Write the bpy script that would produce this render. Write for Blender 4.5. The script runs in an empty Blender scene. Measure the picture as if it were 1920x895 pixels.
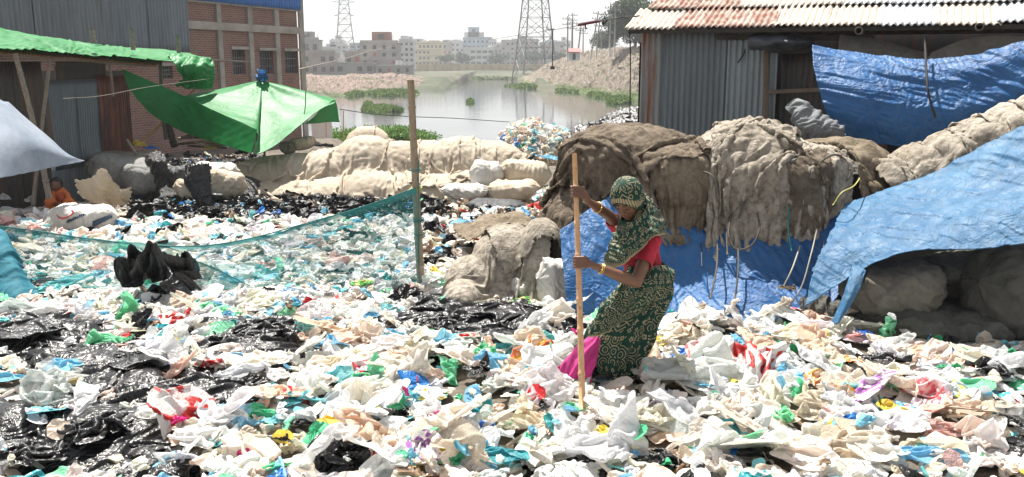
import bpy, bmesh, math, random
import numpy as np
from mathutils import Vector, Matrix
D = bpy.data
sc = bpy.context.scene
COL = sc.collection
rnd = random.Random(7)
R = math.radians
# ------------------------------------------------------------------ camera
FPX = 1700.0; PITCH = R(11.05); CAMZ = 2.1
cam_d = D.cameras.new('camera'); cam = D.objects.new('camera', cam_d); COL.objects.link(cam)
cam_d.sensor_width = 36; cam_d.lens = FPX/1920*36; cam_d.clip_start = 0.05; cam_d.clip_end = 9000
cam.location = (0, 0, CAMZ); cam.rotation_euler = (math.pi/2-PITCH, 0, 0)
sc.camera = cam
CT, ST = math.cos(PITCH), math.sin(PITCH)
def ray(px, py):
    a = (px-960)/FPX; b = -(py-447.5)/FPX
    return (a, CT+b*ST, -ST+b*CT)
def P(px, py, Y):
    a, b, c = ray(px, py); s = Y/b
    return (a*s, Y, CAMZ+c*s)
WATER = -3.2
def zt(X, Y):
    X = np.asarray(X, float); Y = np.asarray(Y, float)
    z = np.interp(Y, [-50, 6.5, 8, 19, 26, 45, 60], [0.1, 0, -.07, -.72, -1.6, -2.6, -4.2])
    return z
def G(px, py, dz=0.0):
    a, b, c = ray(px, py)
    Y = 5.0
    for _ in range(40):
        z = float(zt(0, Y))+dz
        Yn = (z-CAMZ)/c*b if c < 0 else 100
        Y = Y*.5+Yn*.5
    return P(px, py, Y)
def proj(X, Y, Z):
    X = np.asarray(X); dz = np.asarray(Z)-CAMZ; Y = np.asarray(Y)
    f = Y*CT-dz*ST; u = Y*ST+dz*CT
    return 960+FPX*X/f, 447.5-FPX*u/f
# ------------------------------------------------------------------ noise
def _h(i, j, k, s):
    with np.errstate(over='ignore'):
        n = (i.astype(np.int64)*374761393+j.astype(np.int64)*668265263+k.astype(np.int64)*2147483647+s*1274126177) & 0xffffffff
        n = ((n ^ (n >> 13))*1274126177) & 0xffffffff
        n = ((n ^ (n >> 16))*2246822519) & 0xffffffff
        n = n ^ (n >> 15)
    return (n & 0xffffff)/float(0xffffff)*2-1
def vnoise(p, s=0):
    p = np.asarray(p, float); f = np.floor(p); i = f.astype(np.int64); t = p-f; t = t*t*(3-2*t)
    x, y, z = i[..., 0], i[..., 1], i[..., 2]; r = 0
    for a in (0, 1):
        wa = t[..., 0] if a else 1-t[..., 0]
        for b in (0, 1):
            wb = t[..., 1] if b else 1-t[..., 1]
            for c in (0, 1):
                wc = t[..., 2] if c else 1-t[..., 2]
                r = r+wa*wb*wc*_h(x+a, y+b, z+c, s)
    return r
def fbm(p, o=4, s=0, g=.5):
    r = 0; a = 1; q = np.asarray(p, float)
    for k in range(o):
        r = r+a*vnoise(q, s+k*17); a *= g; q = q*2.03+3.7
    return r
def tri(x):
    x = x-np.floor(x); return np.abs(x*2-1)*2-1
def stri(x, k=.85):     # slightly softened fold wave
    return np.arcsin(k*np.sin(2*np.pi*x))/np.arcsin(k)
def crumple(p, seed, amp, freq, n=9, g=1.28, warp=.15, soft=None, flat=False):
    r = np.random.RandomState(seed); p = p.copy()
    f, a = freq, amp
    for i in range(n):
        k = r.normal(size=3); k /= np.linalg.norm(k)
        d = r.normal(size=3)
        if flat: d[2] = abs(d[2])+1.0; d[:2] *= .35
        d /= np.linalg.norm(d)
        ph = r.rand()
        w = warp*vnoise(p*f*.7, seed+i) if warp else 0
        x = (p@k)*f+ph+w
        v = stri(x, soft) if soft else tri(x)
        p = p+np.outer((v*a).ravel(), d).reshape(p.shape)
        f *= g; a /= g*.97
    return p
# ------------------------------------------------------------------ mesh helpers
def mesh_np(name, V, F, mat=None, smooth=False, uv=None, col=None):
    V = np.ascontiguousarray(np.asarray(V, np.float32).reshape(-1, 3)); F = np.asarray(F, np.int32)
    me = D.meshes.new(name); n, k = F.shape
    me.vertices.add(len(V)); me.vertices.foreach_set('co', V.ravel())
    me.loops.add(n*k); me.loops.foreach_set('vertex_index', F.ravel())
    me.polygons.add(n); me.polygons.foreach_set('loop_start', np.arange(0, n*k, k, dtype=np.int32))
    me.polygons.foreach_set('loop_total', np.full(n, k, np.int32))
    me.polygons.foreach_set('use_smooth', np.full(n, bool(smooth)))
    me.update(calc_edges=True)
    if uv is not None:
        l = me.uv_layers.new(name='UVMap'); l.data.foreach_set('uv', np.asarray(uv, np.float32).reshape(-1, 2)[F.ravel()].ravel())
    if col is not None:
        c = me.color_attributes.new('col', 'FLOAT_COLOR', 'POINT')
        cc = np.ones((len(V), 4), np.float32); cc[:, :3] = col
        c.data.foreach_set('color', cc.ravel())
    if mat: me.materials.append(mat)
    return me
def link(name, me, parent=None, loc=None, rot=None, sca=None):
    o = D.objects.new(name, me); COL.objects.link(o)
    if parent: o.parent = parent
    if loc is not None: o.location = loc
    if rot is not None: o.rotation_euler = rot
    if sca is not None: o.scale = sca
    return o
def tag(o, label=None, cat=None, group=None, kind=None):
    if label: o['label'] = label
    if cat: o['category'] = cat
    if group: o['group'] = group
    if kind: o['kind'] = kind
    return o
def empty(name, loc=(0, 0, 0), rz=0, **k):
    o = D.objects.new(name, None); COL.objects.link(o); o.location = loc; o.rotation_euler = (0, 0, rz); o.empty_display_size = .1
    return tag(o, **k)
def gridF(nu, nv, wrap=False):
    i = np.arange(nu-1)[:, None]; m = nv if wrap else nv-1
    j = np.arange(m)[None, :]; j2 = (j+1) % nv
    return np.stack([i*nv+j, (i+1)*nv+j, (i+1)*nv+j2, i*nv+j2], -1).reshape(-1, 4)
class MB:
    def __init__(s): s.v = []; s.f = []; s.n = 0
    def add(s, V, F):
        s.v += [tuple(map(float, v)) for v in V]; s.f += [tuple(int(a)+s.n for a in f) for f in F]; s.n = len(s.v); return s
    def box(s, a, b):
        x0, y0, z0 = a; x1, y1, z1 = b
        V = [(x0,y0,z0),(x1,y0,z0),(x1,y1,z0),(x0,y1,z0),(x0,y0,z1),(x1,y0,z1),(x1,y1,z1),(x0,y1,z1)]
        return s.add(V, [(0,3,2,1),(4,5,6,7),(0,1,5,4),(1,2,6,5),(2,3,7,6),(3,0,4,7)])
    def bar(s, p, q, w, h=None, n=4):
        h = h or w; p = Vector(p); q = Vector(q); d = (q-p).normalized()
        u = d.cross(Vector((0,0,1)) if abs(d.z) < .95 else Vector((0,1,0))).normalized(); v = d.cross(u)
        V = []
        for c in (p, q):
            for k in range(n):
                t = 2*math.pi*(k+.5)/n; V.append(c+u*math.cos(t)*w*.707+v*math.sin(t)*h*.707)
        F = [tuple(range(n))[::-1], tuple(range(n, 2*n))]+[(k, (k+1) % n, n+(k+1) % n, n+k) for k in range(n)]
        return s.add(V, F)
    def build(s, name, mat, parent=None, smooth=False, bevel=0):
        me = D.meshes.new(name); me.from_pydata(s.v, [], s.f); me.update()
        if smooth:
            for p in me.polygons: p.use_smooth = True
        if mat: me.materials.append(mat)
        o = link(name, me, parent)
        if bevel:
            m = o.modifiers.new('b', 'BEVEL'); m.width = bevel; m.segments = 2
        return o
def tube(pts, rad, n=8, seed=0, wob=0, closed_ends=True):
    pts = np.asarray(pts, float); m = len(pts)
    rad = np.full(m, rad) if np.isscalar(rad) else np.asarray(rad, float)
    T = np.gradient(pts, axis=0); T /= np.linalg.norm(T, axis=1)[:, None]+1e-9
    u = np.cross(T[0], [0, 0, 1.0])
    if np.linalg.norm(u) < .1: u = np.cross(T[0], [0, 1.0, 0])
    u /= np.linalg.norm(u); V = []; th = np.arange(n)/n*2*np.pi
    for i in range(m):
        u = u-T[i]*np.dot(u, T[i]); u /= np.linalg.norm(u); w = np.cross(T[i], u)
        V.append(pts[i]+rad[i]*(np.cos(th)[:, None]*u+np.sin(th)[:, None]*w))
    V = np.concatenate(V); F = gridF(m, n, True)
    if closed_ends:
        V = np.concatenate([V, pts[:1], pts[-1:]]); a = m*n
        e = [(a, (j+1) % n, j, j) for j in range(n)]+[(a+1, (m-1)*n+j, (m-1)*n+(j+1) % n, (m-1)*n+(j+1) % n) for j in range(n)]
        # degenerate quads avoided: return tris separately
        T1 = np.array([(x[0], x[1], x[2]) for x in e]); return V, F, T1
    return V, F, np.zeros((0, 3), int)
def mesh_mix(name, V, Fq, Ft, mat, smooth=True):
    me = D.meshes.new(name); me.from_pydata([tuple(v) for v in np.asarray(V, float)], [], [tuple(map(int, f)) for f in Fq]+[tuple(map(int, f)) for f in Ft])
    me.update()
    for p in me.polygons: p.use_smooth = smooth
    if mat: me.materials.append(mat)
    return me
def rope(name, pts, rad, mat, parent=None, n=6, sub=6, **t):
    pts = catmull(np.asarray(pts, float), sub); V, F, T1 = tube(pts, rad, n)
    o = link(name, mesh_mix(name, V, F, T1, mat), parent)
    if t: tag(o, **t)
    return o
def ropes(name, lists, rad, mat, parent=None, n=5, sub=5, **t):
    Vs, Fs, Ts, k = [], [], [], 0
    for pts in lists:
        V, F, T1 = tube(catmull(np.asarray(pts, float), sub), rad, n)
        Vs.append(V); Fs.append(F+k); Ts.append(T1+k); k += len(V)
    o = link(name, mesh_mix(name, np.concatenate(Vs), np.concatenate(Fs), np.concatenate(Ts), mat), parent)
    if t: tag(o, **t)
    return o
def catmull(p, sub=6):
    p = np.asarray(p, float)
    if len(p) < 3:
        t = np.linspace(0, 1, sub+1)[:, None]; return p[0]*(1-t)+p[-1]*t
    q = np.concatenate([[2*p[0]-p[1]], p, [2*p[-1]-p[-2]]]); out = []
    for i in range(1, len(q)-2):
        for t in np.arange(sub)/sub:
            a, b, c, d = q[i-1], q[i], q[i+1], q[i+2]
            out.append(.5*((2*b)+(c-a)*t+(2*a-5*b+4*c-d)*t*t+(-a+3*b-3*c+d)*t**3))
    out.append(q[-2]); return np.array(out)
def surf(ctrl, nu, nv):
    """smooth surface through a control grid ctrl[r][c]=(x,y,z) -> (nu,nv,3)"""
    C = np.array(ctrl, float)
    def rs(A, n):   # resample along axis 0
        S = catmull(A.reshape(len(A), -1), 12); t = np.linspace(0, len(S)-1, n); i = np.minimum(t.astype(int), len(S)-2); f = (t-i)[:, None]
        return (S[i]*(1-f)+S[i+1]*f).reshape((n,)+A.shape[1:])
    A = rs(C, nu); A = np.swapaxes(rs(np.swapaxes(A, 0, 1), nv), 0, 1)
    return A
def normals(A):
    du = np.gradient(A, axis=0); dv = np.gradient(A, axis=1); n = np.cross(du, dv); n /= np.linalg.norm(n, axis=2)[..., None]+1e-9
    return n
def cloth(name, ctrl, mat, nu=90, nv=130, seed=0, fold=.03, ff=3., fdir=(1, 0, 0), crm=.012, cf=4., thick=.006, parent=None, world=False, ragged=0, fold2=0, fdir2=(0,1,0), smooth=True, edge=.02, sharp=.97, grow=0, lim=.12, kb=.15, aniso=(1, 1), gres=.62, neg=.25, an=.26, **t):
    """cloth surface: control grid of (px,py,Y) or world points, folds along fdir, small crumples"""
    C = [[(p if world else P(*p)) for p in row] for row in ctrl]
    A = surf(C, nu, nv); N = normals(A)
    u, v = np.meshgrid(np.linspace(0, 1, nu), np.linspace(0, 1, nv), indexing='ij')
    q = A.reshape(-1, 3)
    for (fa, fd, sd) in ((fold, fdir, seed), (fold2, fdir2, seed+31)):
        if not fa: continue
        k = np.array(fd, float); k /= np.linalg.norm(k)
        e1 = np.cross(k, [0, 1.0, 0] if abs(k[1]) < .8 else [1.0, 0, 0]); e1 /= np.linalg.norm(e1); e2_ = np.cross(k, e1)
        w = .35*np.stack([vnoise(q*.9, sd+3), vnoise(q*.9, sd+4), vnoise(q*.9, sd+6)], -1); qq = q+w
        B = np.stack([qq@k, (qq@e1)*an, (qq@e2_)*an], -1)*ff
        h = 0
        for (fm, am, sh_) in ((.8, 1., 0), (1.7, .55, .35), (3.9, .26, .7), (8.5, .10, .8)):
            n_ = vnoise(B*fm+sd*.37, sd+int(fm*10)); rg = 1-2.2*np.sqrt(n_*n_+.0025)
            h = h+am*(n_*(1-sh_)+rg*(.3+.5*sh_))
        amp = fa*(.6+.5*vnoise(q*.8, sd+5))
        A = A+N*(amp*h*.95).reshape(nu, nv, 1)
    if grow:
        A = resamp(grow_wrinkles(resamp(A, int(nu*gres), int(nv*gres)), grow, seed, lim, 70, kb, aniso=aniso, neg=neg), nu, nv)
    q = A.reshape(-1, 3)
    if crm: A = crumple(q, seed+3, crm*.24, cf*.9, 7, soft=sharp).reshape(nu, nv, 3)
    if ragged:
        e = fbm(np.stack([u*23, v*23, u*0+seed], -1), 3, seed+11)
        d = np.minimum(np.minimum(u, 1-u), np.minimum(v, 1-v))
    uvs = np.stack([v, 1-u], -1)
    F = gridF(nu, nv)
    if ragged:
        keep = (d+e*ragged*.5 > ragged*.28).reshape(-1)
        F = F[keep[F].all(1)]
    me = mesh_np(name, A.reshape(-1, 3), F, mat, smooth, uv=uvs.reshape(-1, 2))
    o = link(name, me, parent)
    if ragged:
        bm = bmesh.new(); bm.from_mesh(me); bmesh.ops.delete(bm, geom=[x for x in bm.verts if not x.link_faces], context='VERTS'); bm.to_mesh(me); bm.free()
    if thick:
        m = o.modifiers.new('s', 'SOLIDIFY'); m.thickness = thick; m.offset = 0
    if t: tag(o, **t)
    return o
# ------------------------------------------------------------------ wrinkling by relaxation
def _pair(A, B, rest, k):
    d = B-A; L = np.sqrt((d*d).sum(-1, keepdims=True))+1e-9; c = d*(k*.5*(L-rest)/L); A += c; B -= c
def relax(X, ru, rv, rd1, rd2, steps=80, it=2, g=.0006, damp=.9, kb=.12, collide=None, kd=.5):
    """X (S,n,m,3) thin sheets; ru, rv, rd = rest lengths; buckles them into folds"""
    Xp = X.copy(); n, m = X.shape[1:3]; bu = ru[:, :-1]+ru[:, 1:]; bv = rv[:, :, :-1]+rv[:, :, 1:]
    for st in range(steps):
        V = (X-Xp)*damp; Xp = X.copy(); X = X+V; X[..., 2] -= g
        for _ in range(it):
            for p_ in (0, 1):
                a = X[:, p_:n-1:2]; _pair(a, X[:, p_+1:n:2][:, :a.shape[1]], ru[:, p_:n-1:2], 1.)
                a = X[:, :, p_:m-1:2]; _pair(a, X[:, :, p_+1:m:2][:, :, :a.shape[2]], rv[:, :, p_:m-1:2], 1.)
                if kd:
                    a = X[:, p_:n-1:2, :-1]; _pair(a, X[:, p_+1:n:2, 1:][:, :a.shape[1]], rd1[:, p_:n-1:2], kd)
                    a = X[:, p_:n-1:2, 1:]; _pair(a, X[:, p_+1:n:2, :-1][:, :a.shape[1]], rd2[:, p_:n-1:2], kd)
            if kb:
                a, b = X[:, :-2], X[:, 2:]; d = b-a; L = np.sqrt((d*d).sum(-1, keepdims=True))+1e-9; c = d*(kb*.25*(L-bu)/L); a += c; b -= c
                a, b = X[:, :, :-2], X[:, :, 2:]; d = b-a; L = np.sqrt((d*d).sum(-1, keepdims=True))+1e-9; c = d*(kb*.25*(L-bv)/L); a += c; b -= c
        if collide: X = collide(X)
    return X
def rests(X, k=1.0):
    f_ = lambda d: np.sqrt((d*d).sum(-1, keepdims=True))*k
    return f_(X[:, 1:]-X[:, :-1]), f_(X[:, :, 1:]-X[:, :, :-1]), f_(X[:, 1:, 1:]-X[:, :-1, :-1]), f_(X[:, 1:, :-1]-X[:, :-1, 1:])
def resamp(A, nu, nv):
    def r1(A, n):
        t = np.linspace(0, len(A)-1, n); i = np.clip(t.astype(int), 0, len(A)-2); f = (t-i).reshape(-1, 1, 1)
        P0 = A[np.maximum(i-1, 0)]; P1 = A[i]; P2 = A[i+1]; P3 = A[np.minimum(i+2, len(A)-1)]
        return .5*((2*P1)+(P2-P0)*f+(2*P0-5*P1+4*P2-P3)*f*f+(-P0+3*P1-3*P2+P3)*f**3)
    return np.swapaxes(r1(np.swapaxes(r1(A, nu), 0, 1), nv), 0, 1)
def grow_wrinkles(A, grow, seed, lim, steps=60, kb=.15, g=.0005, aniso=(1, 1), neg=.25):
    """lengthen a draped surface and let the extra cloth buckle on top of the original"""
    N = normals(A); cam_side = np.array([0, -.6, .8]); sg = np.sign((N@cam_side).mean()); N = N*(sg if sg else 1)
    B = A.copy(); q = A.reshape(-1, 3)
    X = (A+N*(.012*vnoise(q*9, seed)+.02*vnoise(q*4, seed+1)).reshape(A.shape[0], A.shape[1], 1))[None].copy()
    ru, rv, r1, r2 = rests(A[None]); gr = 1+(grow-1)*(1+.8*vnoise(q*1.7, seed+2)).reshape(1, *A.shape[:2], 1)
    gu = 1+(gr-1)*aniso[0]; gv = 1+(gr-1)*aniso[1]; gd = (gu+gv)/2
    ru = ru*gu[:, 1:]; rv = rv*gv[:, :, 1:]; r1 = r1*gd[:, 1:, 1:]; r2 = r2*gd[:, 1:, 1:]
    def col(X):
        d = X[0]-B; h = (d*N).sum(-1, keepdims=True); tl = d-h*N; tn = np.sqrt((tl*tl).sum(-1, keepdims=True))+1e-9
        h2 = lim*np.tanh(h/lim); h2 = np.where(h < 0, neg*lim*np.tanh(h/(neg*lim)), h2); tl = tl*np.minimum(1, lim*.7/tn); return (B+h2*N+tl)[None]
    X = relax(X, ru, rv, r1, r2, steps, 2, g, .88, kb, col)
    return X[0]
def drape(name, xa, xb, yb, yf, z0, mw, mh, mat, obs, seed, n=80, m=70, steps=130, g=.0011, kb=.12, it=4, skew=0., rough=.06, ragged=.05, up=2, floor=None, zfun=None, parent=None, thick=.006, crm=.006, **t):
    """drop a sheet (wider and longer than its span by mw, mh) over rounded obstacles and let it settle into folds"""
    u, v = np.meshgrid(np.linspace(0, 1, n), np.linspace(0, 1, m), indexing='ij'); W = (xb-xa)*mw; H = abs(yb-yf)*mh
    flat = np.stack([u*W, v*H, 0*u], -1); q = np.stack([u*W*2.1, v*H*2.1, 0*u+seed*1.7], -1)
    x = xa+(xb-xa)*u+skew*(v-.5)+rough*vnoise(q*1.4, seed+4); y = yb+(yf-yb)*v+rough*vnoise(q*1.2, seed+5)
    z = (zfun(x, y) if zfun else z0+0*x)+rough*1.6*vnoise(q*1.6, seed)+rough*vnoise(q*3.9, seed+1)
    X = np.stack([x, y, z], -1)[None].copy(); ru, rv, r1, r2 = rests(flat[None]); prev = [X.copy()]
    def col(X):
        hit = np.zeros(X.shape[:3]+(1,), bool)
        for (c, r_, e) in obs:
            d = (X-np.array(c))/np.array(r_); k = ((np.abs(d)**e).sum(-1, keepdims=True))**(1/e); ins = k < 1
            X = np.where(ins, np.array(c)+d/np.maximum(k, .05)*np.array(r_), X); hit |= ins
        fz = (floor(X[..., 0], X[..., 1]) if floor else np.full(X.shape[:3], -9.))[..., None]; lo = X[..., 2:] < fz; X[..., 2:] = np.maximum(X[..., 2:], fz); hit |= lo
        X = np.where(hit, prev[0]+(X-prev[0])*.55, X); prev[0] = X.copy(); return X
    X = relax(X, ru, rv, r1, r2, steps, it, g, .94, kb, col, .3)[0]
    nu, nv_ = n*up, m*up; A = resamp(X, nu, nv_); u, v = np.meshgrid(np.linspace(0, 1, nu), np.linspace(0, 1, nv_), indexing='ij')
    fl = np.stack([u*W, v*H, 0*u+seed], -1); N = normals(A)
    A = A+N*(crm*(fbm(fl*9, 3, seed+3)+1.2*(1-2*np.abs(vnoise(fl*7+1.5*fbm(fl*2, 2, seed)[..., None], seed+8))))[..., None])
    F = gridF(nu, nv_)
    if ragged:
        e_ = fbm(np.stack([u*21, v*21, 0*u+seed], -1), 3, seed+11); d = np.minimum(np.minimum(u, 1-u), np.minimum(v, 1-v)); keep = (d+e_*ragged*.5 > ragged*.28).reshape(-1); F = F[keep[F].all(1)]
    me = mesh_np(name, A.reshape(-1, 3), F, mat, True, uv=np.stack([u, 1-v], -1).reshape(-1, 2)); o = link(name, me, parent)
    bm = bmesh.new(); bm.from_mesh(me); bmesh.ops.delete(bm, geom=[x_ for x_ in bm.verts if not x_.link_faces], context='VERTS'); bm.to_mesh(me); bm.free()
    mm = o.modifiers.new('s', 'SOLIDIFY'); mm.thickness = thick; mm.offset = 0
    return tag(o, **t)
# ------------------------------------------------------------------ materials
class NT:
    def __init__(s, name):
        s.m = D.materials.new(name); s.m.use_nodes = True; s.t = s.m.node_tree; s.t.nodes.clear()
        s.out = s.t.nodes.new('ShaderNodeOutputMaterial')
    def n(s, ty, ins=None, **props):
        x = s.t.nodes.new(ty)
        for k, v in props.items(): setattr(x, k, v)
        for k, v in (ins or {}).items():
            if hasattr(v, 'is_output') or isinstance(v, bpy.types.NodeSocket): s.t.links.new(v, x.inputs[k])
            else:
                try: x.inputs[k].default_value = v
                except Exception: x.inputs[k].default_value = (*v, 1)
        return x
    def math(s, op, a, b=0., c=0.):
        return s.n('ShaderNodeMath', {0: a, 1: b, 2: c}, operation=op).outputs[0]
    def mix(s, f, a, b, mode='MIX'):
        x = s.n('ShaderNodeMix', None, data_type='RGBA', blend_type=mode)
        for k, v in ((0, f), (6, a), (7, b)):
            if isinstance(v, bpy.types.NodeSocket): s.t.links.new(v, x.inputs[k])
            elif k == 0: x.inputs[0].default_value = v
            else: x.inputs[k].default_value = (*v, 1) if len(v) == 3 else v
        return x.outputs[2]
    def ramp(s, f, stops, interp='LINEAR'):
        x = s.n('ShaderNodeValToRGB', {0: f}); e = x.color_ramp.elements; x.color_ramp.interpolation = interp
        while len(e) < len(stops): e.new(.5)
        for el, (p, c) in zip(e, stops): el.position = p; el.color = (*c, 1) if len(c) == 3 else c
        return x.outputs[0]
    def noise(s, sc_, det=4, vec=None, rough=.55, dist=0):
        i = {'Scale': sc_, 'Detail': det, 'Roughness': rough, 'Distortion': dist}
        if vec is not None: i['Vector'] = vec
        return s.n('ShaderNodeTexNoise', i).outputs[0]
    def coord(s, w='Object'): return s.n('ShaderNodeTexCoord').outputs[w]
    def mapping(s, v, scale=(1,1,1), rot=(0,0,0), loc=(0,0,0)):
        return s.n('ShaderNodeMapping', {'Vector': v, 'Scale': scale, 'Rotation': rot, 'Location': loc}).outputs[0]
    def bump(s, h, st=.3, dist=.01):
        return s.n('ShaderNodeBump', {'Height': h, 'Strength': st, 'Distance': dist}).outputs[0]
    def princ(s, base, rough=.6, **k):
        i = {'Base Color': base, 'Roughness': rough}; i.update(k)
        return s.n('ShaderNodeBsdfPrincipled', i)
    def done(s, sh):
        s.t.links.new(sh if isinstance(sh, bpy.types.NodeSocket) else sh.outputs[0], s.out.inputs[0]); return s.m
    def mixsh(s, f, a, b):
        x = s.n('ShaderNodeMixShader'); s.t.links.new(a, x.inputs[1]); s.t.links.new(b, x.inputs[2])
        if isinstance(f, bpy.types.NodeSocket): s.t.links.new(f, x.inputs[0])
        else: x.inputs[0].default_value = f
        return x.outputs[0]
def mul(c, k): return tuple(min(1, x*k) for x in c)
def m_simple(name, c, rough=.7, var=.25, sc_=3., bump=.25, bsc=30., metallic=0., dist=.01, world=False):
    t = NT(name); co = t.coord()
    col = t.mix(t.ramp(t.noise(sc_, 5, co), [(.3, (0,0,0)), (.7, (1,1,1))]), mul(c, 1-var), mul(c, 1+var))
    b = t.bump(t.noise(bsc, 4, co), bump, dist)
    return t.done(t.princ(col, rough, Normal=b, Metallic=metallic))
def m_fabric(name, c, c2, rough=.85, tr=.25, weave=220, wst=.25, sc_=2.2, fine=.5, dark=None, spec=.3, sheen=0, wr=9., wrs=.35):
    """woven tarp / sacking: mottled colour, weave and wrinkle bump, some light through"""
    t = NT(name); co = t.coord(); uv = t.coord('UV')
    f = t.ramp(t.noise(sc_, 6, co, .62), [(.32, (0,0,0)), (.68, (1,1,1))])
    col = t.mix(f, c, c2)
    g = t.ramp(t.noise(sc_*7, 5, co, .7), [(.45, (0,0,0)), (.75, (1,1,1))])
    col = t.mix(t.math('MULTIPLY', g, fine), col, dark or mul(c, .5))
    w1 = t.n('ShaderNodeTexWave', {'Vector': co, 'Scale': weave/6.28, 'Distortion': .6}, bands_direction='X').outputs[1]
    w2 = t.n('ShaderNodeTexWave', {'Vector': co, 'Scale': weave/6.28, 'Distortion': .6}, bands_direction='Z').outputs[1]
    wv = t.math('ADD', w1, w2)
    wrn = t.noise(wr, 6, t.mapping(co, (1, 1, .6)), .6, 1.2)
    b1 = t.bump(wrn, wrs, .05)
    b2 = t.n('ShaderNodeBump', {'Height': wv, 'Strength': wst, 'Distance': .002, 'Normal': b1}).outputs[0]
    p = t.princ(col, rough, Normal=b2, **{'Specular IOR Level': spec})
    if tr:
        tl = t.n('ShaderNodeBsdfTranslucent', {'Color': col, 'Normal': b1})
        return t.done(t.mixsh(tr, p.outputs[0], tl.outputs[0]))
    return t.done(p)
def m_plastic(name, attr=False, rough=.33, tr=.35, stain=True, clear=0., bst=.32, fixed=None):
    t = NT(name); co = t.coord()
    if fixed: base = t.n('ShaderNodeRGB').outputs[0]; base.default_value = (*fixed, 1)
    elif attr: base = t.n('ShaderNodeAttribute', None, attribute_name='col').outputs[0]
    else: base = t.n('ShaderNodeObjectInfo').outputs['Color']
    if stain:
        s1 = t.ramp(t.noise(3.5, 5, co, .65), [(.55, (0,0,0)), (.78, (1,1,1))])
        base = t.mix(t.math('MULTIPLY', s1, .22), base, (.55, .40, .26), 'MULTIPLY')
        s2 = t.ramp(t.noise(23, 4, co, .7), [(.6, (0,0,0)), (.72, (1,1,1))])
        base = t.mix(t.math('MULTIPLY', s2, .2), base, (.4, .3, .2), 'MULTIPLY')
    wv = t.n('ShaderNodeTexNoise', {'Vector': co, 'Scale': 4, 'Detail': 2}).outputs[1]; wc_ = t.n('ShaderNodeVectorMath', {0: co, 1: wv}, operation='ADD').outputs[0]
    v = t.n('ShaderNodeTexVoronoi', {'Vector': t.mapping(wc_, (1, 2.1, 1)), 'Scale': 9, 'Randomness': 1}, feature='F1').outputs[0]; v2 = t.n('ShaderNodeTexVoronoi', {'Vector': t.mapping(wc_, (1.8, 1, 1)), 'Scale': 24, 'Randomness': 1}, feature='F1').outputs[0]
    b = t.bump(t.math('ADD', v, t.math('MULTIPLY', v2, .5)), bst, .03)
    p = t.princ(base, rough, Normal=b, **{'Specular IOR Level': .5})
    sh = p.outputs[0]
    if tr:
        tl = t.n('ShaderNodeBsdfTranslucent', {'Color': base, 'Normal': b}); sh = t.mixsh(tr, sh, tl.outputs[0])
        if not clear and tr > .35: sh = t.mixsh(.10, sh, t.n('ShaderNodeBsdfTransparent', {'Color': base}).outputs[0])
    if clear:
        tp = t.n('ShaderNodeBsdfTransparent', {'Color': (.95, .95, .95, 1)}); sh = t.mixsh(clear, sh, tp.outputs[0])
    return t.done(sh)
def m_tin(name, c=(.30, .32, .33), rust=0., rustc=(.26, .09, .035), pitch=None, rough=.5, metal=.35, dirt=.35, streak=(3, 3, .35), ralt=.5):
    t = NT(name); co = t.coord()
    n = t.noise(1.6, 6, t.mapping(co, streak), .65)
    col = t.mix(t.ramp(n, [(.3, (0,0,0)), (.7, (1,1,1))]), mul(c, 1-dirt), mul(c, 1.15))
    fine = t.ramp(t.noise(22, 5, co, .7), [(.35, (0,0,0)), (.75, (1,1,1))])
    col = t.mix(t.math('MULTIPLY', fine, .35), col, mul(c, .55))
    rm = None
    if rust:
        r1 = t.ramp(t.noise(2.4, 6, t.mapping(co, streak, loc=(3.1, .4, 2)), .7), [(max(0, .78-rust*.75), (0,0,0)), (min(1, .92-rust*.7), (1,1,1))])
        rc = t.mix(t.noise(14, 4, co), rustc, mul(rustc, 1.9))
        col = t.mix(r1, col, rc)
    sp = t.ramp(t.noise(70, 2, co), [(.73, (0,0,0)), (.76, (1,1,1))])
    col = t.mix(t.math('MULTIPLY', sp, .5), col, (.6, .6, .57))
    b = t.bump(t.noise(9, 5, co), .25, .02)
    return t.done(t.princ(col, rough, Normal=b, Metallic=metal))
# ------------------------------------------------------------------ light, sky
SUN_EL, SUN_AZ = R(63), R(-22)      # azimuth from +Y towards +X: the sun is high, beyond the scene and a little left
w = D.worlds.new('World'); sc.world = w; w.use_nodes = True
nt = w.node_tree; nt.nodes.clear()
sky = nt.nodes.new('ShaderNodeTexSky'); sky.sky_type = 'NISHITA'; sky.sun_disc = False
sky.sun_elevation = SUN_EL; sky.sun_rotation = SUN_AZ; sky.air_density = 1.0; sky.dust_density = 1.2; sky.ozone_density = 1.0
bg = nt.nodes.new('ShaderNodeBackground'); bg.inputs[1].default_value = .078
hs = nt.nodes.new('ShaderNodeHueSaturation'); hs.inputs['Saturation'].default_value = .22
wo = nt.nodes.new('ShaderNodeOutputWorld')
nt.links.new(sky.outputs[0], hs.inputs['Color']); nt.links.new(hs.outputs[0], bg.inputs[0]); nt.links.new(bg.outputs[0], wo.inputs[0])
sd = D.lights.new('sun', 'SUN'); sd.energy = 5.0; sd.angle = R(.6); sd.color = (1, .955, .88)
so = link('sun', sd)
sdir = Vector((math.sin(SUN_AZ)*math.cos(SUN_EL), math.cos(SUN_AZ)*math.cos(SUN_EL), math.sin(SUN_EL)))
so.rotation_euler = sdir.to_track_quat('Z', 'Y').to_euler(); so.location = (0, 0, 30)
sc.view_settings.view_transform = 'Standard'; sc.view_settings.look = 'None'; sc.view_settings.exposure = 1.15; sc.view_settings.gamma = 1
sc.render.engine = 'CYCLES'
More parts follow.
